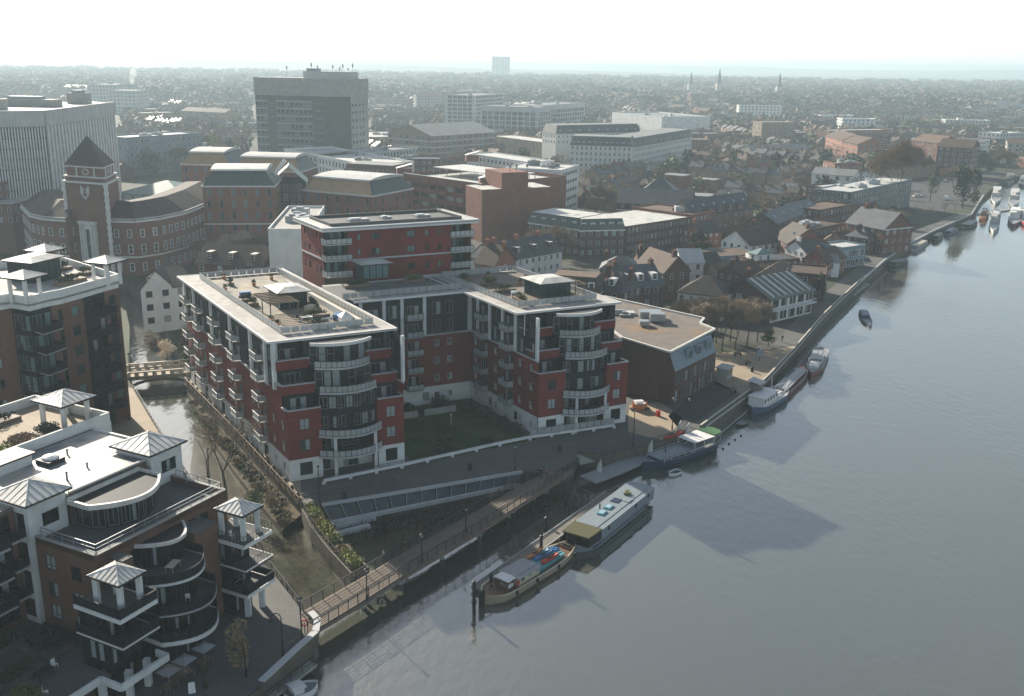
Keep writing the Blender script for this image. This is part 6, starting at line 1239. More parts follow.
# ================================================================ boats
WL = -2.5
def hull_mb(L, Bm, fb, m, rim, deckm, bow=2.2, stern='round', keel=.35, sheer=.25, well=.25):
    n = 22; b = MB(); prof = []
    for i in range(n+1):
        t = i/n; w = 1.
        if t > .6: w = (1-((t-.6)/.4)**bow)
        if t < .16 and stern == 'round': w = min(w, (1-((.16-t)/.16)**2.6)*.94+.06)
        if t < .2 and stern == 'flat': w = min(w, .8+t)
        w = max(w, .02); prof.append((-L/2+L*t, w*Bm/2, fb+sheer*(2*t-1)**2*fb*(1.3 if t > .5 else .7)))
    mi, mr, md = b.mi(m), b.mi(rim), b.mi(deckm); rows = []
    for x, w, h in prof:
        k = len(b.v); b.v += [(x, -w*.72, -keel), (x, -w, h*.35), (x, -w, h), (x, -w*.9 if w > .1 else 0, h+.02), (x, -w*.88 if w > .1 else 0, h-well), (x, w*.88 if w > .1 else 0, h-well), (x, w*.9 if w > .1 else 0, h+.02), (x, w, h), (x, w, h*.35), (x, w*.72, -keel)]; rows.append(k)
    mats = [mi, mi, mr, mr, md, mr, mr, mi, mi]
    for i in range(n):
        for j in range(9): a, c = rows[i]+j, rows[i+1]+j; b.f.append((a, c, c+1, a+1)); b.m.append(mats[j])
    b.f.append(tuple(rows[0]+j for j in range(10))[::-1]); b.m.append(mi); return b, prof
def boat(name, label, cat, s, w_, Bm, fb, hullm, rim, deckm, cabins=(), extras=None, group=None, world=False, stern='round', bow=2.2, z=WL, stretch=1.):
    if not world: s = G(*s, WL); w_ = G(*w_, WL)
    L = math.dist(s, w_)*stretch; c = lerp(s, w_, .5); a = math.atan2(w_[1]-s[1], w_[0]-s[0]); t = thing(name, label, cat, (*c, z), a, group)
    hb, prof = hull_mb(L, Bm, fb, hullm, rim, deckm, bow, stern); part('hull', hb, t)
    for (x0, x1, wf, z0, h, wm, rm, st) in cabins:
        X0, X1 = -L/2+L*x0, -L/2+L*x1; hw = Bm*wf/2; e = MB(); ins = .06 if st != 'open' else 0
        if st == 'open':
            for x in (X0+.1, (X0+X1)/2, X1-.1):
                for y in (-hw+.1, hw-.1): e.beam((x, y, fb+z0), (x, y, fb+z0+h), .08, .08, wm)
        else: e.prism([(X0, -hw), (X1-ins*3, -hw*.92), (X1-ins*3, hw*.92), (X0, hw)], fb-.25+z0, fb+z0+h, wm)
        o = part('cabin', e, t); e = MB(); r = hw+.12
        pts = [(X0-.15, -r), (X1+.05, -r*.94), (X1+.05, r*.94), (X0-.15, r)]
        if st == 'round':
            pts = [(X0-.1, -r), (X1-1.4, -r)]+[(X1-1.4+1.5*math.sin(PI*k/8), -r*math.cos(PI*k/8)) for k in range(1, 8)]+[(X1-1.4, r), (X0-.1, r)]
        e.prism(pts, fb+z0+h, fb+z0+h+.08, rm)
        if st != 'open': e.prism([(p[0]*.98+(X0+X1)/2*.02, p[1]*.6) for p in pts], fb+z0+h+.08, fb+z0+h+.16, rm)
        part('roof', e, o)
        if st != 'open' and h > .6:
            nw = max(1, int((X1-X0)/(3.4 if st == 'round' else 1.3))); 
            for sgn in (-1, 1):
                for k in range(nw):
                    e = MB(); x = X0+(k+.5)*(X1-X0)/nw; y = sgn*(hw*(1-.08*(x-X0)/(X1-X0))+.012); e.box(x-.32, x+.32, min(y, y-sgn*.03), max(y, y-sgn*.03), fb+z0+h*.42, fb+z0+h*.82, 'glass'); part('window', e, o)
    if extras: extras(t, L, Bm, fb)
    return t
def small(par, name, m, fn): e = MB(); fn(e); return part(name, e, par)
def kayak(label, x, y, z, a, m, L=3.6, tilt=0):
    t = thing('kayak', label, 'kayak', (x, y, z), a); hb, _ = hull_mb(L, .7, .3, m, m, m, 1.6, 'round', .05, .3, .02)
    e = part('hull', hb, t, True); e2 = MB(); e2.ball((0, 0, .3), .55, .25, .06, 'black_paint', 10, 4); part('cockpit', e2, t); t.rotation_euler = (tilt, 0, a); return t
def barge_x(t, L, Bm, fb):
    small(t, 'rudder', '', lambda e: (e.box(-L/2-.9, -L/2+.1, -.08, .08, -.3, fb+.9, 'black_paint'), e.beam((-L/2-.6, 0, fb+1), (-L/2+1.6, 0, fb+1.1), .1, .1, 'timber')))
    small(t, 'deck_box', '', lambda e: e.box(-L*.33, -L*.28, -1.1, .2, fb, fb+.5, 'white_paint')); small(t, 'mast', '', lambda e: e.tube((L*.28, 0, fb), (L*.28, 0, fb+1.8), .09, .07, 'timber', 6))
    small(t, 'windlass', '', lambda e: (e.tube((L*.37, -.6, fb+.3), (L*.37, .6, fb+.3), .22, .22, 'black_paint', 8), e.box(L*.35, L*.39, -.7, .7, fb-.2, fb+.2, 'brown_paint')))
    small(t, 'lifebuoy', '', lambda e: [e.beam((-L*.27+.3*math.cos(a), -1.62, fb+.5+.3*math.sin(a)), (-L*.27+.3*math.cos(a+.8), -1.62, fb+.5+.3*math.sin(a+.8)), .1, .12, 'red_paint') for a in [k*.785 for k in range(8)]])
b1 = boat('dutch_barge', 'tan hulled Dutch barge with kayaks on its teal deck, moored to the jetty', 'barge', (484, 604), (577, 547), 4.3, 1.0, 'hull_tan', 'cream_paint', 'brown_paint',
     [(.17, .24, .5, 0, .9, 'brown_paint', 'white_paint', ''), (.25, .48, .72, 0, .8, 'cream_paint', 'grey_paint', ''), (.48, .76, .6, 0, .35, 'teal_paint', 'teal_paint', '')], barge_x)
bp_ = b1.location; ba = b1.rotation_euler.z
def on(t, x, y): a = t.rotation_euler.z; return (t.location.x+math.cos(a)*x-math.sin(a)*y, t.location.y+math.sin(a)*x+math.cos(a)*y)
for (x, y, m, lb, da) in ((2.0, 1.3, 'orange_paint', 'orange kayak on the Dutch barge, nearest the jetty', .05), (2.4, .2, 'blue_paint', 'blue kayak in the middle of the Dutch barge deck', -.05), (2.3, -.9, 'red_paint', 'red kayak on the river side of the Dutch barge', -.02)):
    kayak(lb, *on(b1, x, y), WL+1.45, ba+da, m)
tag(link('deck_tarpaulin', (lambda e: (e.ball((0, 0, 0), 1, .8, .45, 'blue_paint', 8, 5, .15), e.mesh('tarpaulin'))[1])(MB()), None, (*on(b1, 4.6, .3), WL+1.3)), 'bundled blue tarpaulin in front of the kayaks on the barge', 'tarpaulin')
def hb_x(t, L, Bm, fb):
    small(t, 'canvas_cover', '', lambda e: (e.prism([(-L/2+.1, -1.9), (-L/2+3.3, -2.05), (-L/2+3.3, 2.05), (-L/2+.1, 1.9)], fb+.2, fb+1.55, 'glass'), e.prism([(-L/2-.1, -2), (-L/2+3.4, -2.15), (-L/2+3.4, 2.15), (-L/2-.1, 2)], fb+1.55, fb+1.75, 'olive_canvas')))
    for x, y in ((-2.6, .2), (-.4, .3)): small(t, 'roof_hatch', '', lambda e: (e.box(x-.7, x+.7, y-.5, y+.5, fb+1.68, fb+1.85, 'teal_paint'), e.box(x-.5, x+.5, y-.35, y+.35, fb+1.85, fb+1.9, 'pale_blue')))
    small(t, 'solar_panel', '', lambda e: e.box(1.5, 2.9, -.1, 1.1, fb+1.68, fb+1.76, 'navy_paint')); small(t, 'solar_panel', '', lambda e: e.box(2.6, 3.8, -1.3, -.4, fb+1.68, fb+1.75, 'silver_blue'))
    small(t, 'roof_planter', '', lambda e: (e.box(4.6, 5.6, -.2, .5, fb+1.68, fb+1.95, 'olive_canvas'), e.leafs((5.1, .1, fb+2.1), .5, .4, .2, 40, .12, 'leaf_bright'))); small(t, 'chimney', '', lambda e: e.tube((-1.4, 1.2, fb+1.6), (-1.4, 1.2, fb+2.4), .1, .1, 'black_paint', 8))
    small(t, 'rubbing_strake', '', lambda e: (e.box(-L/2+1, L/2-2.5, -2.22, -2.12, fb*.75, fb*.9, 'navy_paint')))
boat('houseboat', 'long silver blue houseboat with olive canvas cover at its near end', 'houseboat', (578, 550), (641, 500), 4.3, .9, 'silver_blue', 'silver_blue', 'grey_paint', [(.17, .985, .95, 0, 1.5, 'silver_blue', 'silver_blue', 'round')], hb_x, bow=5, stretch=1.08)
def b3_x(t, L, Bm, fb):
    small(t, 'stern_canopy', '', lambda e: (e.prism([(-L/2-.1, -.8), (-L/2+.6, -1.7), (-L/2+2.6, -1.95), (-L/2+2.6, 1.95), (-L/2+.6, 1.7), (-L/2-.1, .8)], fb+1.6, fb+1.8, 'green_paint')))
    for x in (-L/2+.6, -L/2+2.4):
        for y in (-1.5, 1.5): small(t, 'canopy_post', '', lambda e: e.beam((x, y, fb), (x, y, fb+1.6), .07, .07, 'white_paint'))
    small(t, 'mast', '', lambda e: e.tube((L*.2, 0, fb+.4), (L*.2, 0, fb+2), .1, .08, 'black_paint', 6)); small(t, 'rail', '', lambda e: (e.rail([(-L/2+5, -Bm/2+.1), (L/2-3, -Bm/2+.25)], fb, .5, 'white_paint', 1.6), e.rail([(-L/2+5, Bm/2-.1), (L/2-3, Bm/2-.25)], fb, .5, 'white_paint', 1.6)))
boat('canopy_barge', 'dark blue barge with white awning and green stern canopy', 'barge', (712, 446), (645, 470), 4.3, 1.25, 'navy_paint', 'grey_paint', 'grey_paint', [(.14, .42, .86, 0, 1.5, 'white_paint', 'white_paint', 'open'), (.46, .86, .7, 0, .45, 'navy_paint', 'silver_blue', '')], b3_x, stretch=1.08)
boat('dinghy', 'small pale dinghy beside the white awning barge', 'dinghy', (680, 472), (669, 476), 1.5, .4, 'white_paint', 'white_paint', 'navy_paint', bow=2)
boat('dinghy', 'small black dinghy tied by the pontoon next to the blue trawler', 'dinghy', (746, 423), (737, 427), 1.5, .4, 'black_paint', 'grey_paint', 'grey_paint')
def tr_x(t, L, Bm, fb):
    small(t, 'mast', '', lambda e: e.tube((0, 0, fb+1), (0, 0, fb+4), .08, .05, 'white_paint', 6)); small(t, 'rail', '', lambda e: e.rail([(L*.1, -Bm/2+.2), (L*.42, -.6), (L*.48, 0), (L*.42, .6), (L*.1, Bm/2-.2)], fb+.3, .7, 'white_paint', .8))
boat('trawler_yacht', 'white trawler yacht with blue hull moored on the pontoon', 'motor boat', (753, 414), (786, 394), 4.0, 1.3, 'boat_blue', 'white_paint', 'white_paint', [(.08, .5, .78, 0, 1.7, 'white_paint', 'white_paint', ''), (.5, .68, .5, 0, .7, 'white_paint', 'white_paint', '')], tr_x, stretch=1.05)
def gr_x(t, L, Bm, fb):
    small(t, 'turf_mat', '', lambda e: e.box(-L*.05, L*.26, -.7, 1.2, fb+.62, fb+.68, 'grass_paint')); small(t, 'deck_clutter', '', lambda e: (e.box(L*.3, L*.36, -.6, .5, fb, fb+.7, 'pink_paint'), e.ball((L*.4, .3, fb+.3), .6, .5, .4, 'orange_paint', 8, 5, .2)))
boat('green_roof_barge', 'dark red barge with a green turf mat on its roof', 'barge', (776, 400), (806, 371), 3.6, 1.0, 'hull_red', 'grey_paint', 'brown_paint', [(.1, .8, .7, 0, .6, 'hull_red', 'grey_paint', '')], gr_x)
boat('cabin_cruiser', 'dark red cabin cruiser with open stern by the upstream pontoon', 'motor boat', (822, 352), (811, 379), 3.6, 1.1, 'hull_red', 'grey_paint', 'grey_paint', [(.3, .62, .7, 0, .9, 'grey_paint', 'grey_paint', ''), (.62, .8, .5, 0, .4, 'white_paint', 'white_paint', '')], tr_x)
boat('motor_launch', 'lone dark blue launch lying in the middle of the river', 'motor boat', (862, 312), (870, 328), 2.3, .6, 'navy_paint', 'boat_blue', 'silver_blue', [(.15, .5, .8, 0, .45, 'navy_paint', 'boat_blue', '')])
boat('dinghy', 'round black dinghy against the wall below the boathouse', 'dinghy', (826, 316), (821, 324), 2.4, .6, 'black_paint', 'grey_paint', 'brown_paint')
boat('dinghy', 'white boat half cut off by the bottom edge of the photo', 'dinghy', (285, 701), (318, 688), 2.2, .7, 'white_paint', 'white_paint', 'silver_blue', [(.2, .55, .7, 0, .5, 'white_paint', 'white_paint', '')])
for s, w_, bm, hm, cm, lb in (((889, 268), (908, 263), 3, 'black_paint', 'grey_paint', 'black narrow boat with grey cabin, nearest of the moored row upstream'), ((911, 252), (927, 243), 3, 'grey_paint', 'cream_paint', 'long boat with pale green canopy in the moored row'), ((934, 242), (942, 236), 2.6, 'black_paint', 'black_paint', 'short black boat in the middle of the moored row'), ((946, 237), (956, 231), 2.6, 'navy_paint', 'navy_paint', 'dark blue boat in the moored row next to the black one'), ((963, 230), (976, 223), 4, 'black_paint', 'silver_blue', 'wide pale roofed boat by the lock wall, last of the moored row')):
    boat('moored_boat', lb, 'boat', s, w_, bm, .8, hm, 'grey_paint', cm, [(.15, .75, .8, 0, 1.0, hm, cm, '')], group='boats moored along the far quay')
for i, (s, w_, bm, hm, cm, lb) in enumerate((((996, 213), (993, 235), 4, 'pale_concrete', 'pale_concrete', 'white cruiser with blue canopy pointing at the camera in the marina'), ((997, 190), (995, 206), 4.6, 'pale_concrete', 'pale_concrete', 'large white cruiser in the second marina row, left'), ((1015, 192), (1013, 209), 4.6, 'grey_paint', 'pale_concrete', 'large white roofed cruiser in the second marina row, right'), ((1016, 212), (1013, 228), 5, 'navy_paint', 'white_paint', 'dark hulled cruiser at the right end of the marina front row'), ((986, 216), (981, 221), 3, 'orange_paint', 'brown_paint', 'small orange brown boat at the left of the marina'), ((1027, 212), (1026, 228), 5, 'red_paint', 'white_paint', 'red hulled cruiser cut off by the right edge'), ((1010, 178), (1008, 186), 5, 'grey_paint', 'grey_paint', 'grey cruiser in the farthest marina row'), ((1024, 180), (1023, 188), 5, 'navy_paint', 'silver_blue', 'blue cruiser in the farthest marina row'))):
    boat('marina_cruiser', lb, 'motor boat', s, w_, bm, 1.3, hm, 'pale_concrete', 'grey_paint', [(.15, .6, .8, 0, 1.6, cm, cm, ''), (.3, .55, .6, 1.7, 1.1, 'boat_blue' if i == 0 else 'grey_paint', cm, 'open')], group='cruisers in the marina', stern='flat')
# ---------------------------------------------------------------- jetties, piles, gangway
def jetty(label, pts, wd, z=-2.0, m='grey_timber', edge=None, name='jetty', px=True):
    P_ = [G(*p, z) for p in pts] if px else pts; o = (P_[0][0], P_[0][1]); t = thing(name, label, 'jetty', (*o, 0)); e = MB()
    for i in range(len(P_)-1): a, c = P_[i], P_[i+1]; e.beam((a[0]-o[0], a[1]-o[1], z-.15), (c[0]-o[0], c[1]-o[1], z-.15), wd, .3, m)
    part('deck', e, t)
    for i in range(len(P_)-1):
        a, c = Vector(P_[i]), Vector(P_[i+1]); d = (c-a).normalized(); n = Vector((-d.y, d.x))*wd/2; e = MB()
        for s_ in (-1, 1):
            if edge: e.beam((*(a+n*s_-Vector(o)), z+.02), (*(c+n*s_-Vector(o)), z+.02), .12, .14, edge)
        if edge: part('edge_rail', e, t)
    return t
jetty('long grey timber jetty with pale edges beside the barge and the houseboat', [(478, 589), (612, 493)], 2.0, -1.9, 'grey_timber', 'coping')
jetty('narrow floating pontoon running from the awning barge to the trawler', [(706, 440), (754, 400)], 2.0, -2.1, 'grey_timber', 'coping')
jetty('floating pontoon beside the red cruiser', [(797, 374), (814, 351)], 1.6, -2.1, 'grey_timber', 'coping')
jetty('short landing stage upstream of the river boathouses', [(850, 295), (866, 283)], 2.2, -2.0, 'concrete')
jetty('marina walkway along the far moorings', [(978, 214), (1032, 206)], 1.6, -2.0, 'concrete')
jetty('grey landing platform below the promenade steps', [(588, 479), (614, 469), (648, 454)], 3.4, -1.4, 'grey_paint', None, 'landing_stage')
def pile(px, py, h, label, z=-3.): c = G(px, py, WL); e = MB(); e.tube((0, 0, 0), (0, 0, h+.6), .22, .2, 'black_paint', 8); e.tube((0, 0, h+.6), (0, 0, h+.75), .24, .05, 'black_paint', 8); e.beam((-.3, 0, h*.5), (.3, 0, h*.5), .5, .25, 'dark_metal'); return tag(link('mooring_pile', e.mesh('mooring_pile'), None, (*c, z)), label, 'mooring pile')
pile(474, 613, 4.0, 'tall black mooring pile at the stern of the Dutch barge'); pile(491, 592, 2.4, 'short black pile on the jetty behind the barge stern'); pile(541, 553, 2.4, 'black pile between the barge bow and the jetty'); pile(574, 536, 2.2, 'black pile at the canvas end of the houseboat'); pile(546, 530, 1.8, 'white topped pile standing in the basin')
e = MB(); 
for k in range(7): e.box(-.9+k*0, .9, k*.42, k*.42+.42, -1.2, -k*.17, 'concrete')
tag(link('river_steps', e.mesh('steps'), None, (*G(577, 456), 0), R(-60)), 'concrete steps from the promenade down to the landing platform', 'steps')
def standing(px, py, z, label, m='pale_concrete'):
    c = G(px, py, z); t = thing('upright_dinghy', label, 'dinghy', (*c, z)); e = MB(); P_ = [(-.5, 0), (-.55, .7), (-.45, 1.5), (0, 2.7), (.45, 1.5), (.55, .7), (.5, 0)]
    for i in range(6): a, c2 = P_[i], P_[i+1]; e.poly([(a[0], 0, a[1]), (c2[0], 0, c2[1]), (c2[0]*.5, -.35, c2[1]*.97+.05), (a[0]*.5, -.35, a[1]*.97+.05)], m)
    e.poly([(p[0]*.5, -.35, p[1]*.97+.05) for p in P_], m); e.poly([(p[0], 0, p[1]) for p in P_[::-1]], m); part('hull', e, t); t.rotation_euler = (0, .1, R(20)); t.scale = (.8, .8, .8)
standing(599, 472, -1.4, 'white dinghy stood on end by the promenade steps'); standing(650, 452, -.2, 'white dinghy stood on end by the quay lamp'); standing(679, 432, 0, 'upright white dinghy between the red kayaks and the lamp'); standing(687, 434, 0, 'upright white dinghy right of the red kayaks')
kayak('red kayak on the quay edge beside the awning barge', *G(672, 438), .25, .6, 'red_paint'); kayak('red and white kayak on the quay, right of the plain red one', *G(683, 434), .25, .6, 'red_paint', 3)
t = boat('rowing_boat', 'orange brown boat with white cover parked by the brick office corner', 'boat', G(632, 410), G(647, 409), 1.9, .9, 'orange_paint', 'orange_paint', 'white_paint', [(.2, .7, .7, 0, .3, 'white_paint', 'white_paint', '')], world=True, z=.35)
e = MB(); e.box(-1.8, 1.8, -.5, .5, -.2, -.05, 'dark_metal')
for x in (-.9, .9):
    for y in (-.6, .6): e.tube((x, y-.1, -.1), (x, y+.1, -.1), .25, .25, 'black_paint', 10)
part('trailer', e, t)
c = G(658, 416); e = MB(); e.tube((0, 0, 0), (0, 0, 1.0), .45, .4, 'red_paint', 8); tag(link('fuel_drum', e.mesh('fuel_drum'), None, (*c, 0)), 'red drum standing in the shade beside the orange boat', 'drum')
# ---------------------------------------------------------------- footbridge along the river front
fbn = [G(*p) for p in [(308, 634), (358, 604), (399, 578), (480, 530), (545, 488), (573, 469)]]; fbf = [G(*p) for p in [(300, 613), (366, 575), (401, 554), (480, 509), (524, 483), (544, 474)]]
o = fbn[0]; fb_ = thing('footbridge', 'long timber footbridge with steel railings crossing the creek mouth', 'footbridge', (*o, 0)); rel = lambda p: (p[0]-o[0], p[1]-o[1])
e = MB()
for i in range(5): e.prism([rel(fbn[i]), rel(fbn[i+1]), rel(fbf[i+1]), rel(fbf[i])], -.25, .03, 'deck_wood')
for i in range(5):
    L = math.dist(fbn[i], fbn[i+1]); n = int(L/.6)
    for k in range(n): a, c = lerp(fbn[i], fbn[i+1], k/n), lerp(fbf[i], fbf[i+1], k/n); e.beam((*rel(a), .04), (*rel(c), .04), .04, .02, 'grey_timber')
part('deck', e, fb_)
for P_ in (fbn, fbf): e = MB(); e.rail([rel(p) for p in P_], .03, 1.3, 'dark_metal', 1.7, None, 5, .085); part('railing', e, fb_)
for P_ in (fbn, fbf):
    e = MB()
    for i in range(5): e.beam((*rel(P_[i]), -.35), (*rel(P_[i+1]), -.35), .25, .4, 'deck_wood' if P_ is fbn else 'dark_metal')
    part('edge_beam', e, fb_)
for i in range(1, 5):
    for t_ in (0, .5):
        a, c = lerp(fbn[i], fbn[min(i+1, 5)], t_), lerp(fbf[i], fbf[min(i+1, 5)], t_); m_ = lerp(a, c, .5); e = MB(); e.tube((*rel(m_), -4), (*rel(m_), -.3), .3, .3, 'concrete', 8); e.beam((*rel(a), -.6), (*rel(c), -.6), .4, .35, 'concrete'); part('pier', e, fb_)
# planter wall that divides the creek from the basin
pw = [G(*p, -.6) for p in [(303, 512), (312, 530), (330, 553), (352, 577)]]; pw2 = [G(*p, -.6) for p in [(318, 512), (330, 527), (346, 548), (368, 568)]]; o2 = pw[0]; r2 = lambda p: (p[0]-o2[0], p[1]-o2[1])
t = thing('planter_wall', 'narrow stone planter wall full of yellow green shrubs running to the footbridge', 'planter', (*o2, 0)); e = MB()
e.ribbon([r2(p) for p in pw], -3.2, 0, .4, 'quay_stone'); e.ribbon([r2(p) for p in pw2], -3.2, -.5, .4, 'quay_stone')
for i in range(3): e.prism([r2(pw[i]), r2(pw[i+1]), r2(pw2[i+1]), r2(pw2[i])], -3.2, -.7, 'earth')
part('wall', e, t); e = MB(); e.rail([r2(p) for p in pw], 0, 1.0, 'dark_metal', 1.2, None, 2); part('railing', e, t)
for i in range(11):
    q_ = lerp(lerp(pw[i*3//11], pw[i*3//11+1], (i*3/11) % 1), lerp(pw2[i*3//11], pw2[i*3//11+1], (i*3/11) % 1), .55); e = MB(); e.leafs((*r2(q_), -.1), 1.3, 1.2, 1.0, 260, .16, ('leaf_bright', 'leaf_bright', 'leaf', 'reed', 'leaf_bright')[i % 5], .3); part('shrub', e, t)
# stepped and sloped planting edge of the promenade
E_ = [(322, 505.5), (421, 489.5), (522, 472.5)]; Lw = [(331, 522), (421, 504), (520, 483.5)]; A_, B_ = [G(*p) for p in E_], [G(*p, -1.3) for p in Lw]; o3 = A_[0]; r3 = lambda p: (p[0]-o3[0], p[1]-o3[1])
t = thing('sloped_edge', 'sloping panelled edge with pale coping between promenade and basin', 'retaining wall', (*o3, 0))
e = MB(); e.ribbon([r3(p) for p in A_], -.1, .3, .45, 'coping'); part('coping', e, t); e = MB(); e.ribbon([r3(p) for p in B_], -1.7, -1.2, .6, 'coping'); part('lower_kerb', e, t)
for i in range(2):
    L = math.dist(A_[i], A_[i+1]); n = int(L/2.1)
    for k in range(n):
        a, b__, c, d = lerp(A_[i], A_[i+1], (k+.05)/n), lerp(A_[i], A_[i+1], (k+.95)/n), lerp(B_[i], B_[i+1], (k+.95)/n), lerp(B_[i], B_[i+1], (k+.05)/n); e = MB(); e.poly([(*r3(a), -.1), (*r3(d), -1.4), (*r3(c), -1.4), (*r3(b__), -.1)], 'sloped_metal'); e.beam((*r3(a), -.05), (*r3(d), -1.35), .12, .14, 'steel'); part('panel', e, t)
e = MB(); e.prism([r3(A_[0]), r3(A_[2]), r3(B_[2]), r3(B_[0])], -3.2, -1.6, 'quay_stone'); part('wall', e, t)
for (px, py, wd) in ((355, 522, 9), (352, 530, 8)): a = G(px-wd*2.2, py+4, -1.8); c = G(px+wd*2.2, py-5, -1.8); e = MB(); e.beam((*r3(a), -1.9), (*r3(c), -1.9), .9, .5, 'coping'); part('step', e, t)
# white balustrade in front of the block
bl = [G(*p) for p in [(324, 484), (402, 468), (500, 446), (530, 440), (614, 428)]]; o4 = bl[0]; r4 = lambda p: (p[0]-o4[0], p[1]-o4[1]); t = thing('terrace_balustrade', 'low white beam balustrade between the promenade and the block gardens', 'balustrade', (*o4, 0))
e = MB(); e.ribbon([r4(p) for p in bl], .35, .75, .35, 'white_render'); part('beam', e, t)
for i in range(4):
    n = max(1, round(math.dist(bl[i], bl[i+1])/4.2))
    for k in range(n+(i == 3)): p = r4(lerp(bl[i], bl[i+1], k/n)); e = MB(); e.box(p[0]-.25, p[0]+.25, p[1]-.25, p[1]+.25, 0, .35, 'white_render'); part('post', e, t)
e = MB(); e.rail([r4(p) for p in bl[3:]], .75, 1.1, 'steel', 1.3, 'panel'); part('glass_railing', e, t); e = MB(); e.rail([r4(p) for p in bl[:4]], .75, .5, 'dark_metal', 2.2, None, 1, .04); part('railing', e, t)
pr = [G(*p) for p in [(303, 503), (330, 498), (395, 486)]]; e = MB(); e.rail([(p[0]-pr[0][0], p[1]-pr[0][1]) for p in pr], 0, 1.1, 'dark_metal', 2, None, 2, .05); tag(link('promenade_railing', e.mesh('railing'), None, (*pr[0], 0)), 'short dark railing on the promenade at the corner of the block', 'railing')
pr = [G(*p) for p in [(578, 452.5), (606, 455.5), (642, 447.5), (690, 433)]]; e = MB(); e.rail([(p[0]-pr[0][0], p[1]-pr[0][1]) for p in pr], 0, 1.1, 'dark_metal', 2, None, 4, .05); tag(link('promenade_railing', e.mesh('railing'), None, (*pr[0], 0)), 'dark railing along the quay from the footbridge to the awning barge', 'railing')
# ---------------------------------------------------------------- creek: bridge, railings, ledge with shrubs
ca, cb = G(128, 378), G(190, 373); o5 = ca; t = thing('creek_bridge', 'small road bridge over the creek with pale pierced parapets', 'bridge', (*o5, 0)); r5 = lambda p: (p[0]-o5[0], p[1]-o5[1])
d = Vector((cb[0]-ca[0], cb[1]-ca[1])); L = d.length; d.normalize(); n = Vector((-d.y, d.x)); cc, dd_ = tuple(Vector(cb)+n*6), tuple(Vector(ca)+n*6)
e = MB(); e.prism([r5(ca), r5(cb), r5(cc), r5(dd_)], -.6, .02, 'warm_paving'); e.prism([r5(ca), r5(cb), r5(tuple(Vector(cb)+n*.5)), r5(tuple(Vector(ca)+n*.5))], -2.6, -.6, 'quay_stone') if 0 else None; part('deck', e, t)
for s_ in (0, 6):
    a, c = Vector(r5(ca))+n*s_, Vector(r5(cb))+n*s_; e = MB(); e.ribbon([a, c], 0, .25, .4, 'cream'); e.ribbon([a, c], .85, 1.1, .45, 'cream')
    for k in range(8): p = a.lerp(c, k/7); e.box(p.x-.35, p.x+.35, p.y-.25, p.y+.25, .2, .9, 'cream')
    part('parapet', e, t)
e = MB(); 
for k in range(9):   # shallow arch rib under the deck
    a0, a1 = PI*k/9, PI*(k+1)/9; p0, p1 = lerp((0, 0), r5(cb), .5-.46*math.cos(a0)), lerp((0, 0), r5(cb), .5-.46*math.cos(a1)); e.beam((*p0, -2.2+1.5*math.sin(a0)), (*p1, -2.2+1.5*math.sin(a1)), .6, .45, 'quay_stone')
part('arch', e, t)
def fence(label, pts, h=1.1, post=1.8, bars=3, m='dark_metal', z=0, name='railing', t=.06):
    P_ = [G(*p, z) for p in pts]; o = P_[0]; r = MB(); r.rail([(p[0]-o[0], p[1]-o[1]) for p in P_], 0, h, m, post, None, bars, t); return tag(link(name, r.mesh(name), None, (*o, z)), label, 'railing')
fence('black railing along the left bank of the creek above the sunlit path', [(134, 391), (150, 418), (195, 491)]); fence('black railing on the creek edge behind the front left block', [(195, 491), (272, 571), (303, 612)])
cr = [G(*p) for p in [(186, 383), (239, 437), (301, 505)]]; o6 = cr[0]
ledge = thing('creek_ledge', 'brown planted ledge below the creekside path railing', 'planter', (*o6, 0)); r6 = lambda p: (p[0]-o6[0], p[1]-o6[1])
cl = [G(*p, -1.6) for p in [(212, 440), (240, 478), (282, 530)]]
e = MB(); inn = [r6(p) for p in cr[:]]; out = [r6(p) for p in cl]
for i in range(2): e.poly([(*out[i], -1.7), (*out[i+1], -1.7), (*inn[i+1], -1.4), (*inn[i], -1.4)], 'earth'); e.poly([(*out[i], -3.2), (*out[i+1], -3.2), (*out[i+1], -1.7), (*out[i], -1.7)], 'quay_stone')
part('ledge', e, ledge)
for k in range(64):
    t_ = k/64; i = int(t_*2); u = t_*2-i; q_ = lerp(lerp(inn[i], inn[i+1], u), lerp(out[i], out[i+1], u), random.uniform(.25, .8)); e = MB(); e.leafs((*q_, -1.1), 1., 1., .5, 70, .14, random.choice(['earth', 'leaf', 'reed', 'leaf_dark', 'twig_grey']), .2); part('shrub', e, ledge)
for k in range(22):
    t_ = (k+.5)/22; i = int(t_*2); u = t_*2-i; q_ = lerp(cr[i], cr[i+1], u); a = math.atan2(cr[i+1][1]-cr[i][1], cr[i+1][0]-cr[i][0])
    if k == 0: pp0 = thing('path_planter', 'brown trough planter in the row along the creekside path', 'planter', (*q_, 0), a, 'trough planters along the creekside path'); e = MB(); e.box(-1.0, 1.0, -.3, .3, 0, .75, 'timber'); part('box', e, pp0); e = MB(); e.leafs((0, 0, .95), .9, .4, .3, 90, .13, 'leaf_dark', .2); part('shrub', e, pp0)
    else: dup(pp0, (*q_, 0), a)
fence('dark post and rail fence between the trough planters and the creek', [(185, 383.5), (238, 438), (300, 506)], 1.15, 1.6, 2, 'brown_paint', t=.1)
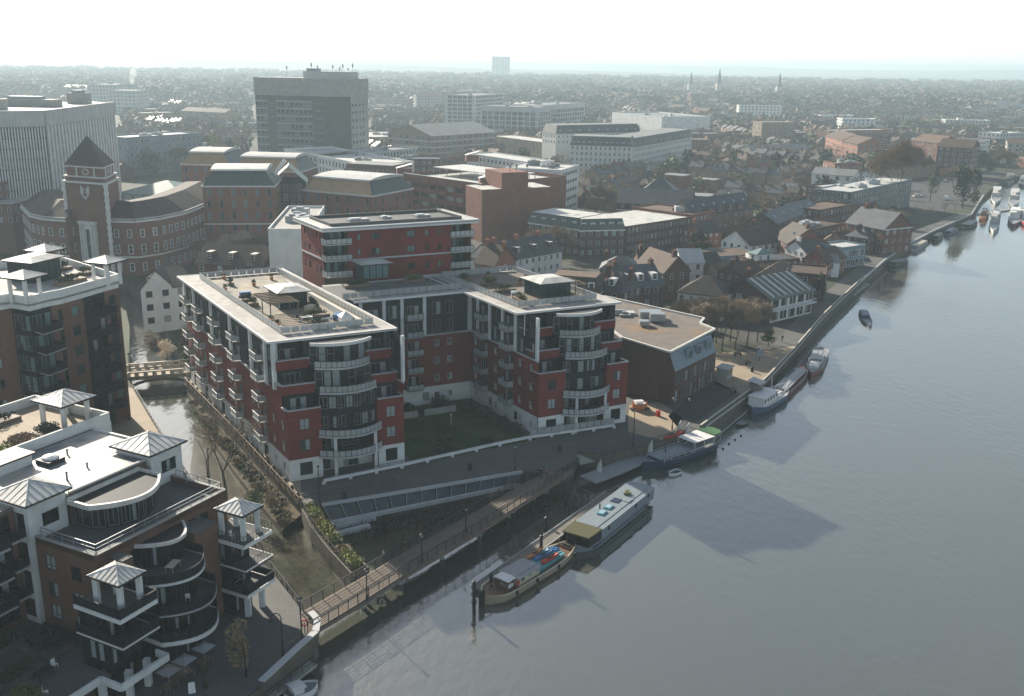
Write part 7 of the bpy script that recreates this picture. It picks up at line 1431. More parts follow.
# bottom left quay wall with its railing
qw = [G(*p) for p in [(262, 690), (300, 654), (316, 640), (318, 628), (311, 620)]]; o7 = qw[0]; e = MB(); e.ribbon([(p[0]-o7[0], p[1]-o7[1]) for p in qw], 0, .95, .55, 'quay_stone'); e.ribbon([(p[0]-o7[0], p[1]-o7[1]) for p in qw], .95, 1.1, .75, 'coping'); tag(link('terrace_wall', e.mesh('terrace_wall'), None, (*o7, 0)), 'curved low stone wall at the bottom corner of the waterside terrace', 'wall')
jetty('narrow ledge walkway with handrail below the terrace wall', [(262, 700), (312, 662)], 1.4, -1.6, 'concrete')
fence('handrail of the ledge walkway at the bottom edge', [(266, 702), (314, 665)], 1.1, 1.8, 2, z=-1.6)
# ---------------------------------------------------------------- street furniture
def lamp(px, py, h, label, hook=False, group=None):
    c = G(px, py); t = thing('lamp_post', label, 'lamp post', (*c, 0), 0, group); e = MB(); e.tube((0, 0, 0), (0, 0, h), .09, .06, 'dark_metal', 8); e.tube((0, 0, 0), (0, 0, .8), .14, .12, 'dark_metal', 8); part('post', e, t); e = MB()
    if hook:
        for k in range(6): a0, a1 = PI*k/6, PI*(k+1)/6; e.beam((-.5+.5*math.cos(a0), 0, h+.5*math.sin(a0)), (-.5+.5*math.cos(a1), 0, h+.5*math.sin(a1)), .07, .07, 'dark_metal')
        part('arm', e, t); e = MB(); e.tube((-1, 0, h-.1), (-1, 0, h-.4), .1, .3, 'dark_metal', 8); part('lantern', e, t)
    else: e.tube((0, 0, h), (0, 0, h+.35), .12, .22, 'panel', 8); e.tube((0, 0, h+.35), (0, 0, h+.5), .26, .05, 'dark_metal', 8); part('lantern', e, t)
    return t
lamp(319.5, 503, 5.2, 'tall lamp post at the corner of the block beside the creek'); lamp(515, 470, 3.6, 'lamp post on the promenade before the right wing'); lamp(633, 447, 6.2, 'lamp post by the sunlit court in front of the brick office'); lamp(672, 430, 5.4, 'lamp post beside the red kayaks'); lamp(688, 426, 4.6, 'lamp post at the edge of the shaded parking court')
lamp(283, 657, 4.6, 'hooked lamp post on the waterside terrace by the wall', True); lamp(302, 643, 5, 'straight post at the landing of the footbridge'); lamp(246, 676, 3.4, 'thin lamp post in front of the lit tree', True)
lamp(367, 600, 3.6, 'lamp post on the near railing of the footbridge, sunlit part'); lamp(422, 562, 3.4, 'lamp post on the near railing, middle of the footbridge'); lamp(466, 533, 3.2, 'lamp post on the near railing towards the far end of the footbridge'); lamp(210, 486, 5.4, 'lamp post rising from the creek bank railing'); lamp(129, 420, 4.5, 'dark lamp post on the sunlit path by the tall block'); lamp(131, 383, 5.5, 'lamp post at the end of the small creek bridge')
c = G(305, 633); t = thing('lifebuoy_stand', 'red lifebuoy on a post by the footbridge landing', 'lifebuoy', (*c, 0)); e = MB(); e.beam((0, 0, 0), (0, 0, 1.3), .08, .08, 'dark_metal'); part('post', e, t); e = MB()
for k in range(10): a0, a1 = 2*PI*k/10, 2*PI*(k+1)/10; e.beam((.35*math.cos(a0), -.1, 1.3+.35*math.sin(a0)), (.35*math.cos(a1), -.1, 1.3+.35*math.sin(a1)), .14, .14, 'red_paint')
part('ring', e, t)
def person(px, py, label, top, legs, walk=.25, z=0, face=0, s=1.):
    c = G(px, py, z); t = thing('person', label, 'person', (*c, z), face); me = bpy.data.meshes.new('body')
    J = [(0, 0, .95), (.0, 0, 1.2), (0, 0, 1.42), (0, 0, 1.52), (0, .01, 1.66), (-.1, 0, .92), (-.11, -walk*.5, .5), (-.11, -walk*.9, .08), (-.11, -walk*.9-.14, .04), (.1, 0, .92), (.11, walk*.3, .5), (.11, walk, .1), (.11, walk-.12, .04), (-.2, 0, 1.4), (-.25, walk*.4, 1.15), (-.23, walk*.5-.1, .9), (.2, 0, 1.4), (.25, -walk*.4, 1.15), (.23, -walk*.6-.1, .92)]
    Ed = [(0, 1), (1, 2), (2, 3), (3, 4), (0, 5), (5, 6), (6, 7), (7, 8), (0, 9), (9, 10), (10, 11), (11, 12), (2, 13), (13, 14), (14, 15), (2, 16), (16, 17), (17, 18)]
    rr = [.15, .15, .17, .06, .11, .1, .07, .05, .04, .1, .07, .05, .04, .07, .05, .035, .07, .05, .035]
    me.from_pydata(J, Ed, []); o = link('body', me, t); sk = o.modifiers.new('s', 'SKIN'); o.modifiers.new('u', 'SUBSURF').render_levels = 1
    for v, r_ in zip(me.skin_vertices[0].data, rr): v.radius = (r_, r_*.85)
    me.skin_vertices[0].data[0].use_root = True
    dg = bpy.context.evaluated_depsgraph_get(); ev = o.evaluated_get(dg); m2 = bpy.data.meshes.new_from_object(ev); o.modifiers.clear(); o.data = m2; m2.materials.clear()
    for k in (legs, top, 'skin', 'black_paint'): m2.materials.append(MATS[k])
    for p in m2.polygons: z_ = p.center.z; p.material_index = 3 if z_ < .09 else 0 if z_ < .98 and abs(p.center.x) < .19 else 1 if z_ < 1.47 and z_ > .97 else 2
    e = MB(); e.ball((0, .03, 1.72), .12, .125, .1, 'black_paint', 8, 5); part('hair', e, t); t.scale = (s,)*3; return t
person(541, 478, 'person in a black coat walking on the promenade, left of a pair', 'black_paint', 'navy_paint', face=.6); person(547, 480, 'person in a dark red jacket walking on the promenade, right of a pair', 'hull_red', 'black_paint', face=.8)
person(384, 562, 'person in grey walking over the sunlit end of the footbridge', 'grey_paint', 'navy_paint', face=2.2, z=.05); person(405, 553, 'person in a dark coat walking on the shaded part of the footbridge', 'black_paint', 'brown_paint', face=2.2, z=.05)
person(782, 342, 'person in black standing on the riverside path by the boathouse', 'black_paint', 'black_paint', .1); person(768, 336, 'person in dark clothes near the bare trees', 'navy_paint', 'black_paint', .15)
person(759, 352, 'person in white on the riverside square', 'white_paint', 'grey_paint', .1)
# kiosk, benches, signs in the riverside square
c = G(724, 378); t = thing('kiosk', 'small kiosk with pale roof and dark window by the brick office', 'kiosk', (*c, 0), R(56)); e = MB(); e.box(-1.5, 1.5, -1.1, 1.1, 0, 2.3, 'concrete'); part('wall', e, t); e = MB(); e.box(-1.8, 1.8, -1.4, 1.3, 2.3, 2.45, 'pale_concrete'); part('roof', e, t); e = MB(); e.box(-1.2, 1.2, -1.15, -1.1, .9, 2.0, 'glass_dark'); part('hatch', e, t)
def bench(px, py, a, label): c = G(px, py); t = thing('bench', label, 'bench', (*c, 0), a); e = MB(); e.box(-1, 1, -.25, .25, .42, .48, 'timber'); part('seat', e, t); e = MB(); e.box(-1, 1, .22, .28, .5, .95, 'timber'); part('backrest', e, t); [part('leg', (lambda q: (q.box(x-.05, x+.05, -.22, .22, 0, .42, 'dark_metal'), q)[1])(MB()), t) for x in (-.8, .8)]
bench(748, 364, .9, 'timber bench in the middle of the riverside square'); bench(738, 356, .5, 'timber bench at the grass verge'); bench(733, 392, .9, 'timber bench near the kiosk')
c = G(759, 361); e = MB(); e.box(-.06, .06, -.06, .06, 0, 1, 'dark_metal'); t = thing('notice_board', 'notice board with pale panel on the riverside square', 'notice board', (*c, 0), .5); part('post', e, t); e = MB(); e.box(-.8, .8, -.05, .05, 1, 2.4, 'silver_blue'); part('panel', e, t)
for px, py, lb in ((756, 392, 'shed roofed hut on the quay above the trawler'),):
    c = G(px, py); t = thing('quay_hut', lb, 'hut', (*c, 0), R(56)); e = MB(); e.box(-1.2, 1.2, -1, 1, 0, 2, 'grey_timber'); part('wall', e, t); e = MB(); e.poly([(-1.5, -1.3, 2.0), (1.5, -1.3, 2.0), (1.5, 1.3, 2.5), (-1.5, 1.3, 2.5)], 'pale_concrete'); e.poly([(-1.5, 1.3, 2.4), (1.5, 1.3, 2.4), (1.5, -1.3, 1.9), (-1.5, -1.3, 1.9)], 'pale_concrete'); part('roof', e, t)
# café tables and parasols on the waterside terrace
for i, (px, py, lb) in enumerate(((193, 644, 'square parasol under the curved balcony, furthest right'), (174, 657, 'square parasol under the curved balcony, middle'), (158, 668, 'square parasol under the curved balcony, nearest'))):
    c = G(px+12, py+22); t = thing('parasol', lb, 'parasol', (*c, 0), TH, 'cafe parasols on the terrace'); e = MB(); e.tube((0, 0, 0), (0, 0, 2.4), .04, .04, 'grey_paint', 6); part('pole', e, t); e = MB(); k = [(-.9, -.9), (.9, -.9), (.9, .9), (-.9, .9)]
    for j in range(4): e.poly([(*k[j], 2.2), (*k[(j+1) % 4], 2.2), (0, 0, 2.55)], 'grey_paint')
    part('canopy', e, t); table_set(*c, 0.01, TH, 'cafe table under the '+['furthest', 'middle', 'nearest'][i]+' terrace parasol', 'timber')
c = G(192, 692); t = thing('sandwich_board', 'white sandwich board on the terrace before the cafe', 'sign', (*c, 0), .4); e = MB(); e.poly([(-.35, -.25, 0), (.35, -.25, 0), (.3, 0, 1.1), (-.3, 0, 1.1)], 'white_paint'); e.poly([(.35, .25, 0), (-.35, .25, 0), (-.3, 0, 1.1), (.3, 0, 1.1)], 'white_paint'); part('board', e, t)
# cars
def car(px, py, a, label, m, group='parked cars in the streets', van=False):
    c = G(px, py); t = thing('car' if not van else 'van', label, 'van' if van else 'car', (*c, 0), a, group); e = MB(); h = 1.1 if van else .85
    e.prism([(-2.1, -.85), (2., -.85), (2.2, -.5), (2.2, .5), (2., .85), (-2.1, .85)], .3, h, m); part('body', e, t); e = MB(); zt = 2. if van else 1.45; q0 = [(-1.8, -.8), (1.2, -.8), (1.2, .8), (-1.8, .8)]; q1 = [(-1.5, -.65), (.5, -.65), (.5, .65), (-1.5, .65)]
    for i in range(4): j = (i+1) % 4; e.poly([(*q0[i], h), (*q0[j], h), (*q1[j], zt), (*q1[i], zt)], 'glass' if not van or i == 1 else m)
    e.poly([(*p, zt) for p in q1], m); part('roof', e, t)
    for x in (-1.3, 1.3):
        for y in (-.8, .8): e = MB(); e.tube((x, y-.1, .32), (x, y+.1, .32), .32, .32, 'black_paint', 10); part('wheel', e, t)
car(946, 200, .9, 'white van on the road beside the dark evergreens', 'white_paint', van=True); car(917, 197, .3, 'white car in front of the long apartments', 'white_paint'); car(945, 182, .9, 'grey car on the upper riverside road', 'grey_paint'); car(966, 168, .2, 'white car at the far end of the riverside road', 'white_paint'); car(907, 186, .4, 'dark car by the big bare tree', 'navy_paint'); car(738, 258, .2, 'dark car by the white tower shop', 'navy_paint'); car(731, 251, .2, 'silver car below the red roofed house', 'grey_paint'); car(242, 199, .6, 'silver car beside the town hall roof lights', 'silver_blue')

# fenders, ropes and buoys that make the moorings read as used
for i, (x, y) in enumerate(((-6, -2.2), (-2, -2.25), (2.5, -2.2), (6.5, -1.9))):
    p = on(b1, x, y); e = MB(); e.ball((0, 0, 0), .2, .2, .34, 'black_paint', 8, 6); tag(link('fender', e.mesh('fender'), None, (*p, WL+.75)), 'black fender hanging on the river side of the Dutch barge', 'fender', 'fenders of the Dutch barge')
for px, py in ((723, 449), (729, 444), (735, 440), (741, 436)):
    e = MB(); e.ball((0, 0, 0), .22, .22, .2, 'black_paint', 8, 6); tag(link('mooring_buoy', e.mesh('buoy'), None, (*G(px, py, WL), WL+.05)), 'small black float in the line beyond the awning barge', 'buoy', 'line of small floats')
def rope(a, b, label):
    e = MB(); n = 8; P_ = [(a[0]+(b[0]-a[0])*i/n, a[1]+(b[1]-a[1])*i/n, a[2]+(b[2]-a[2])*i/n-.35*math.sin(PI*i/n)) for i in range(n+1)]; o = P_[0]
    for i in range(n): e.tube(tuple(P_[i][k]-o[k] for k in range(3)), tuple(P_[i+1][k]-o[k] for k in range(3)), .035, .035, 'cream', 5, False)
    tag(link('mooring_rope', e.mesh('rope'), None, o), label, 'rope')
# bins, bikes and planters of the promenade
for px, py, lb in ((470, 470, 'dark litter bin on the promenade before the right wing'), (560, 452, 'dark litter bin near the promenade steps'), (345, 500, 'dark litter bin near the corner lamp post'), (752, 372, 'dark litter bin on the riverside square')):
    c = G(px, py); t = thing('litter_bin', lb, 'litter bin', (*c, 0)); e = MB(); e.tube((0, 0, 0), (0, 0, .95), .28, .3, 'dark_metal', 10); part('body', e, t); e = MB(); e.tube((0, 0, 1.0), (0, 0, 1.12), .34, .2, 'dark_metal', 10); part('lid', e, t)
person(430, 490, 'person in blue walking alone on the wide promenade', 'blue_paint', 'black_paint', face=1.) if 0 else None
# deck chairs and pots on the roof gardens and terraces
k = 0
for a_, b_, mm, lb in ((5, 34, 'blue_paint', 'blue storage box on the left roof terrace'), (11.2, 20, 'cream_paint', 'cream storage box beside the left roof pavilion'), (13, 12.8, 'blue_paint', 'blue covered barbecue beside the white tent'), (46, 16, 'silver_blue', 'grey blue covered pergola bench on the right roof'), (55, 19, 'white_paint', 'white storage box on the right roof')):
    e = MB(); e.box(-.9, .9, -.45, .45, 0, .8, mm); e.box(-.95, .95, -.5, .5, .8, .88, mm); tag(link('storage_box', e.mesh('storage_box'), None, (*W(a_, b_), 20.52), FA+k*.4), lb, 'storage box'); k += 1
for i in range(9):
    a_, b_ = ((3.2, 12), (3.2, 15), (3.4, 40), (9, 42), (13.5, 46), (6, 50), (52, 24), (55, 27), (50, 32))[i]; p = W(a_, b_)
    if i == 0: pot0 = thing('plant_pot', 'round terracotta pot with a small shrub on the roof gardens', 'plant pot', (*p, 20.52), 0, 'round pots on the roof gardens'); e = MB(); e.tube((0, 0, 0), (0, 0, .5), .28, .38, 'orange_paint', 10); part('pot', e, pot0); e = MB(); e.leafs((0, 0, .85), .45, .45, .4, 90, .12, ['leaf', 'leaf_dark'], .2); part('shrub', e, pot0)
    else: dup(pot0, (*p, 20.52), i)
# ================================================================ trees
def limbs(b, p, d, L, r, depth, m, spread=.55, tips=None, n=3, segs=2):
    for _ in range(segs):
        q = p+d*(L/segs); b.tube(p, q, r, r*.82, m, 5 if depth > 2 else 3, False); p = q; r *= .82
        d = (d+Vector((random.gauss(0, .12), random.gauss(0, .12), random.gauss(.03, .08)))).normalized()
    if tips is not None and depth <= 2: tips.append(p)
    if depth <= 0: return
    for k in range(n+(random.random() < .4)):
        a = 2*PI*(k+random.random()*.7)/n; o = d.orthogonal().normalized(); o2 = d.cross(o)
        dd = (d*random.uniform(.7, 1.1)+(o*math.cos(a)+o2*math.sin(a))*spread*random.uniform(.7, 1.3)+Vector((0, 0, .12))).normalized()
        limbs(b, p, dd, L*random.uniform(.62, .82), r*.68, depth-1, m, spread, tips, n, segs)
def twigs(b, tips, n, L, w, m):
    mi = b.mi(m)
    for _ in range(n):
        p = random.choice(tips); d = Vector((random.gauss(0, 1), random.gauss(0, 1), random.gauss(.35, .8))).normalized(); l = L*random.uniform(.4, 1.2); s = d.orthogonal().normalized()*w
        k = len(b.v); q = p+d*l; b.v += [tuple(p-s), tuple(p+s), tuple(q)]; b.f.append((k, k+1, k+2)); b.m.append(mi)
        for _2 in range(2): r = p.lerp(q, random.uniform(.2, .8)); d2 = (d+Vector((random.gauss(0, .8), random.gauss(0, .8), random.gauss(0, .6)))).normalized(); k = len(b.v); q2 = r+d2*l*.5; b.v += [tuple(r-s*.8), tuple(r+s*.8), tuple(q2)]; b.f.append((k, k+1, k+2)); b.m.append(mi)
def proto_bare(H, tw, nt, w, depth=4, spread=.6, m='bark', seed=0):
    random.seed(seed); b = MB(); tips = []; limbs(b, Vector((0, 0, 0)), Vector((0, 0, 1)), H*.38, H*.022, depth, m, spread, tips); c = MB(); twigs(c, tips, nt, H*.13, w, tw)
    zm = max(v[2] for v in c.v); kz = H/zm; b.v = [(x*kz, y*kz, z*kz) for x, y, z in b.v]; c.v = [(x*kz, y*kz, z*kz) for x, y, z in c.v]
    return b.mesh('trunk'), c.mesh('crown')
def proto_round(H, leafm, n, sz, seed, narrow=.38, lo=.2):
    random.seed(seed); b = MB(); b.tube((0, 0, 0), (0, 0, H*.5), H*.025, H*.012, 'bark', 6)
    for k in range(5): a = k*1.3; b.tube((0, 0, H*.25), (math.cos(a)*H*.2, math.sin(a)*H*.2, H*.6), H*.012, H*.004, 'bark', 4)
    c = MB()
    for k in range(9):
        a = random.uniform(0, 6.28); rr = random.uniform(0, narrow*.6)*H; z = random.uniform(lo+.15, .85)*H; s = (1-abs(z/H-.55)*.9); c.leafs((math.cos(a)*rr*s, math.sin(a)*rr*s, z), narrow*H*.55, narrow*H*.55, H*.2, n//9, sz, leafm, .5)
    return b.mesh('trunk'), c.mesh('crown')
PT = {'bare': [proto_bare(10, 'twig', 3600, .05, 4, .62, seed=s) for s in (1, 2, 3)], 'grey': [proto_bare(10, 'twig_grey', 3600, .05, 4, .62, seed=s) for s in (4, 5)],
      'rust': [proto_bare(10, 'twig_rust', 7500, .045, 4, .62, seed=8)], 'thin': [proto_bare(10, 'twig', 420, .02, 5, .5, seed=9)],
      'dark': [proto_round(10, 'leaf_dark', 900, .35, 10), proto_round(10, 'leaf_dark', 800, .3, 11, .22, .0)], 'green': [proto_round(10, 'leaf', 800, .33, 12), proto_round(10, 'leaf', 700, .3, 13, .42)],
      'bright': [proto_round(10, 'leaf_bright', 700, .3, 14)], 'blossom': [proto_round(10, 'blossom', 1100, .28, 15, .42, .05)], 'tawny': [proto_round(10, ['twig', 'twig_rust', 'reed'], 1100, .3, 16, .42, .05)],
      'fbare': [proto_bare(10, 'twig_grey', 260, .09, 3, .65, seed=21), proto_bare(10, 'twig', 260, .09, 3, .65, seed=22)], 'fdark': [proto_round(10, 'leaf_dark', 180, .75, 23)], 'fgreen': [proto_round(10, 'leaf', 180, .75, 24)], 'frust': [proto_bare(10, 'twig_rust', 300, .09, 3, .65, seed=25)], 'fbright': [proto_round(10, 'leaf_bright', 160, .75, 26)]}
random.seed(77)
def tree(kind, xy, H, label, group=None, wide=1., name=None, z=0.):
    tm, cm = random.choice(PT[kind]); t = thing(name or {'dark': 'evergreen_tree', 'fdark': 'evergreen_tree', 'blossom': 'blossom_tree'}.get(kind, 'tree'), label, 'tree', (*xy, z), random.uniform(0, 6.28), group)
    s = H/10; t.scale = (s*wide, s*wide, s); link('trunk', tm, t); link('crown', cm, t); return t
def T(kind, px, py, H, label, wide=1., group=None, z=0.): return tree(kind, G(px, py, z), H, label, group, wide, z=z)
T('rust', 898, 208, 31, 'big round russet bare tree beyond the long apartments', .95); T('rust', 1006, 172, 14, 'russet bare tree near the marina at the right edge', 1.2)
for i, (px, py, h) in enumerate(((682, 342, 8), (695, 346, 8.5), (708, 349, 8.5), (722, 351, 9), (735, 350, 9), (747, 347, 8.5), (716, 343, 8.5), (730, 342, 8.5), (757, 342, 8), (700, 338, 8))):
    T('bare' if i % 3 else 'grey', px, py, h*1.3, ('bare pale brown tree in the cluster on the riverside green', 'bare greyish tree in the cluster on the riverside green')[i % 3 == 0], .85, 'bare trees on the riverside green')
T('grey', 404, 215, 12, 'bare grey tree in front of the car park decks', 1.3); T('bare', 424, 213, 13, 'bare brown tree at the right of the car park trees', 1.2); T('grey', 378, 212, 11, 'bare tree beside the mansard civic building', 1.2); T('bare', 360, 205, 11, 'bare tree between the dormered hall and the civic building', 1.2)
T('grey', 240, 270, 12, 'wide bare tree before the civic building, left', 1.3); T('grey', 262, 268, 11, 'wide bare tree before the civic building, right', 1.3); T('bare', 205, 268, 9, 'bare tree at the right end of the town hall', 1.1)
T('rust', 597, 214, 13, 'tall reddish bare tree beside the white office', .7); T('bare', 609, 210, 10, 'bare tree in the yard right of the white office', .9); T('bare', 542, 262, 11, 'pale brown bare tree behind the white terrace, left', 1.1); T('bare', 556, 258, 11, 'pale brown bare tree behind the white terrace, right', 1.2)
T('green', 150, 175, 14, 'hazy green tree before the grey flats', 1.3); T('bare', 175, 172, 14, 'hazy bare tree before the grey flats', 1.4); T('green', 525, 152, 13, 'green tree by the sawtooth market hall', 1.2); T('bare', 550, 152, 12, 'bare tree by the sawtooth market hall', 1.3)
T('dark', 962, 208, 18, 'dark evergreen by the riverside road, nearer one', .9); T('dark', 974, 203, 16, 'dark evergreen by the riverside road, right hand', .9); T('green', 930, 201, 13, 'bright green tree in front of the long apartments road', .8); T('green', 880, 224, 7, 'small green tree right of the tall gable house'); T('bare', 893, 228, 8, 'small bare tree right of the tall gable house')
for i, (px, py) in enumerate(((917, 222), (930, 220), (944, 217), (903, 226), (955, 212))): T('thin', px, py, 7, 'small thin street tree on the riverside path by the road', 1, 'thin street trees by the riverside road')
T('thin', 226, 500, 15, 'bare dark tree leaning over the creek', 1.1, z=-1.5); T('thin', 208, 478, 9, 'smaller bare tree on the creek bank behind the leaning one', .9, z=-1.5); T('blossom', 168, 362, 4.6, 'round pale blossom tree beside the white gable house', 1.25); T('green', 190, 372, 5, 'shrubby green tree by the balconies corner', 1.3); T('tawny', 152, 352, 4.6, 'tawny shrub tree below the white gabled house', 1.3); T('tawny', 188, 350, 5.5, 'tawny tree between the white wing and the red block', 1.1)
T('tawny', 240, 668, 5.5, 'sunlit pale leaved tree on the waterside terrace', .8); T('dark', 205, 690, 3.2, 'dark young tree on the terrace under the balconies', .8); T('thin', 175, 700, 4.5, 'thin tree at the bottom edge before the cafe columns', 1); T('dark', 818, 302, 8, 'dark conifer at the boathouse river corner', .6); T('green', 768, 346, 4, 'low green bush by the boathouse', 1.2); T('bright', 735, 262, 4.5, 'yellow green bush beside the white tower shop', 1); T('green', 256, 512, 3.5, 'grey green bush on the creek bank by the gazebo', 1.4, z=-.8); T('tawny', 272, 508, 2.6, 'tawny bush at the end of the creek ledge', 1.4, z=-.8)
for i, (a_, b_) in enumerate(((39.6, 5), (39.4, 9), (39.2, 13.5), (38.5, 18), (35, 22), (29, 22.3), (24, 22), (21, 18), (20.5, 9), (26, 1.5), (33, 1.2))):
    t = thing('garden_shrub', 'dark clipped shrub in the beds round the courtyard lawn', 'shrub', (*W(a_, b_), 0), i, 'shrubs round the courtyard lawn') if i == 0 else None
    if t: e = MB(); e.leafs((0, 0, .8), 1.7, 1.4, .9, 420, .2, ['leaf_dark', 'leaf_dark', 'earth'], .3); part('foliage', e, t); gs0 = t
    else: dup(gs0, (*W(a_, b_), 0), i, scale=random.uniform(.8, 1.3))
e = MB(); e.ribbon([(0, 0), (8.5, 0)], 0, 1.1, .3, 'concrete'); tag(link('garden_wall', e.mesh('garden_wall'), None, (*W(20.5, 18.5), 0), FA), 'low concrete wall at the back of the lawn, left piece', 'garden wall'); e = MB(); e.ribbon([(0, 0), (6, 0)], 0, 1.1, .3, 'concrete'); tag(link('garden_wall', e.mesh('garden_wall'), None, (*W(30.2, 18.5), 0), FA), 'low concrete wall at the back of the lawn, right piece', 'garden wall')
c = G(451, 425); e = MB(); e.tube((0, 0, 0), (0, 0, 1.7), .12, .09, 'concrete', 8); e.ball((0, 0, 1.85), .2, .2, .22, 'pale_concrete', 8, 6); tag(link('garden_light', e.mesh('garden_light'), None, (*c, 0)), 'pale bollard light in the middle of the courtyard lawn', 'bollard light')
# ================================================================ the town beyond
def house_mb(w_, d_, h, rise, wm, rm, kind, far, ch=1, dorm=0, flat=False):
    """returns wall, roof, chimney builders and a list of window places"""
    q = [(-w_/2, -d_/2), (w_/2, -d_/2), (w_/2, d_/2), (-w_/2, d_/2)]; wl, rf, cm = MB(), MB(), MB(); wl.prism(q, 0, h, wm, bottom=False)
    if flat: rf.prism(inset(q, -.1), h, h+.3, rm)
    else:
        for (P_, Q_, M_, zz) in pitched(rf, q, h, rise, rm, kind, True, .35): wl.poly([(P_.x, P_.y, h), (Q_.x, Q_.y, h), (M_.x, M_.y, zz)], wm)
        for k in range(ch): chimney(cm, ((-w_/2+.6) if k == 0 else w_/2-.6, 0), h+rise*.6, h+rise+1.2, 'brown_brick', .8, 1.2, PI/2, 0 if far else 2)
    wn_ = [(x, -d_/2, z, 0) for x in [(-w_/2+w_*(i+.5)/max(2, int(w_/3))) for i in range(max(2, int(w_/3)))] for z in ([.9, 3.7] if h > 4.5 else [.9])]
    return wl, rf, cm, wn_
HV = [(7, 9, 5.4, 3, 'mid_brick', 'brown_tile', 'gable', 1), (6, 9, 5.6, 2.8, 'white_render', 'slate', 'gable', 1), (9, 10, 5.6, 3.4, 'mid_brick', 'slate', 'hip', 2), (6, 10, 5.8, 3, 'dark_brick', 'dark_tile', 'gable', 1), (11, 10, 6, 3.6, 'cream', 'brown_tile', 'hip', 1), (8, 9, 8.2, 3, 'buff_brick', 'slate', 'gable', 2), (7, 8, 5.2, 2.6, 'orange_brick', 'brown_tile', 'gable', 1), (14, 11, 8.4, 3, 'mid_brick', 'grey_roof', 'flat', 0), (8, 9, 5.6, 2.8, 'white_render', 'brown_tile', 'hip', 1)]
HL = ['small brick house with brown tiled roof in the hazy town', 'small white house with slate roof in the hazy town', 'brick villa with hipped slate roof in the hazy town', 'dark brick house with dark roof in the hazy town', 'cream villa with brown hipped roof in the hazy town', 'tall buff brick house with slate roof in the hazy town', 'orange brick house with brown roof in the hazy town', 'flat roofed brick block among the town houses', 'white house with brown hipped roof in the hazy town']
protoF, protoS = [], []
for i, (w_, d_, h, rs, wm, rm, kd, ch) in enumerate(HV):
    wl, rf, cm, wn_ = house_mb(w_, d_, h, rs, wm, rm, kd, False, ch, flat=kd == 'flat'); j = MB(); [j.merge(x) for x in (wl, rf, cm)]
    for (x, y, z, _) in wn_: j.box(x-.55, x+.55, y-.04, y, z, z+1.4, 'glass_office')
    protoS.append(j); protoF.append((wl.mesh('wall'), rf.mesh('roof'), cm.mesh('chimney') if cm.v else None, wn_))
simple_me = [j.mesh('house') for j in protoS]
bank = [(q[0], q[1]) for q in quay]
def river_side(x, y):   # True when the point is on or too near the water
    for i in range(len(bank)-1):
        (x1, y1), (x2, y2) = bank[i], bank[i+1]; L2 = (x2-x1)**2+(y2-y1)**2; t_ = max(0, min(1, ((x-x1)*(x2-x1)+(y-y1)*(y2-y1))/L2)); px_, py_ = x1+(x2-x1)*t_, y1+(y2-y1)*t_
        if math.hypot(x-px_, y-py_) < 11: return True
    # bank runs north east: right of it is river
    if y < 603:
        for i in range(len(bank)-1):
            (x1, y1), (x2, y2) = bank[i], bank[i+1]
            if min(y1, y2) <= y <= max(y1, y2) and y1 != y2: return x > x1+(x2-x1)*(y-y1)/(y2-y1)-14
        return x > 303
    if y < 720: return x > 303+(y-603)*1.0-12
    return x > 420+(y-720)*2.5-15
cell = {}
def free(x, y, r, near=True):
    for ex, ey, er in EXCL:
        if (x-ex)**2+(y-ey)**2 < (er+r)**2: return False
    ci, cj = int(x//20), int(y//20)
    for i in range(ci-1, ci+2):
        for j in range(cj-1, cj+2):
            for (a, b_, rr) in cell.get((i, j), ()):
                if (x-a)**2+(y-b_)**2 < (rr+r)**2: return False
    return True
def put(x, y, r): cell.setdefault((int(x//20), int(y//20)), []).append((x, y, r))
road = [(905, 185), (935, 190), (945, 175), (965, 172), (930, 205), (985, 172), (900, 205), (950, 195), (920, 215), (940, 215)]
for p in road: EXCL.append((*G(*p), 14))
def visible(x, y, z=6):
    px, py = PX(x, y, z)
    if px < -25 or px > 1050 or py < 30: return False
    if py > 320: return False
    if px < 565 and py > 168: return False
    if px < 700 and py > 212: return False
    if px < 120 and py > 100 or 250 < px < 368 and py > 72 and y > 560: return False
    return True
random.seed(2024); H_ = []; TR = []
tries = 0
def field(x, y): return math.sin(x/260+1.3)*.9+math.cos(y/330)*.8
while tries < 26000 and len(H_) < 4600:
    tries += 1; yd = 250+(random.random()**.85)*2150; x = random.uniform(-.62, .6)*yd; y = yd
    if not visible(x, y) or river_side(x, y): continue
    a = field(round(x/120)*120, round(y/120)*120)+random.choice([0, PI/2])+random.gauss(0, .04); kind = random.choice([0, 1, 2, 3, 4, 5, 6, 7, 8, 0, 3, 5, 3]); n = random.randint(2, 8) if kind in (0, 1, 3, 5, 6) else random.randint(1, 3); w_ = HV[kind][0]*.86
    for k in range(n):
        hx, hy = x+math.cos(a)*w_*1.02*k*(1 if n > 3 else 1.35), y+math.sin(a)*w_*1.02*k*(1 if n > 3 else 1.35)
        if not visible(hx, hy) or river_side(hx, hy): continue
        if k and not free(hx, hy, w_*.30): break
        if not k and not free(hx, hy, w_*.5): break
        H_.append((hx, hy, a, kind, random.uniform(.72, .95))); 
    for k in range(n): hx, hy = x+math.cos(a)*w_*1.02*k, y+math.sin(a)*w_*1.02*k; put(hx, hy, w_*.45)
tries = 0
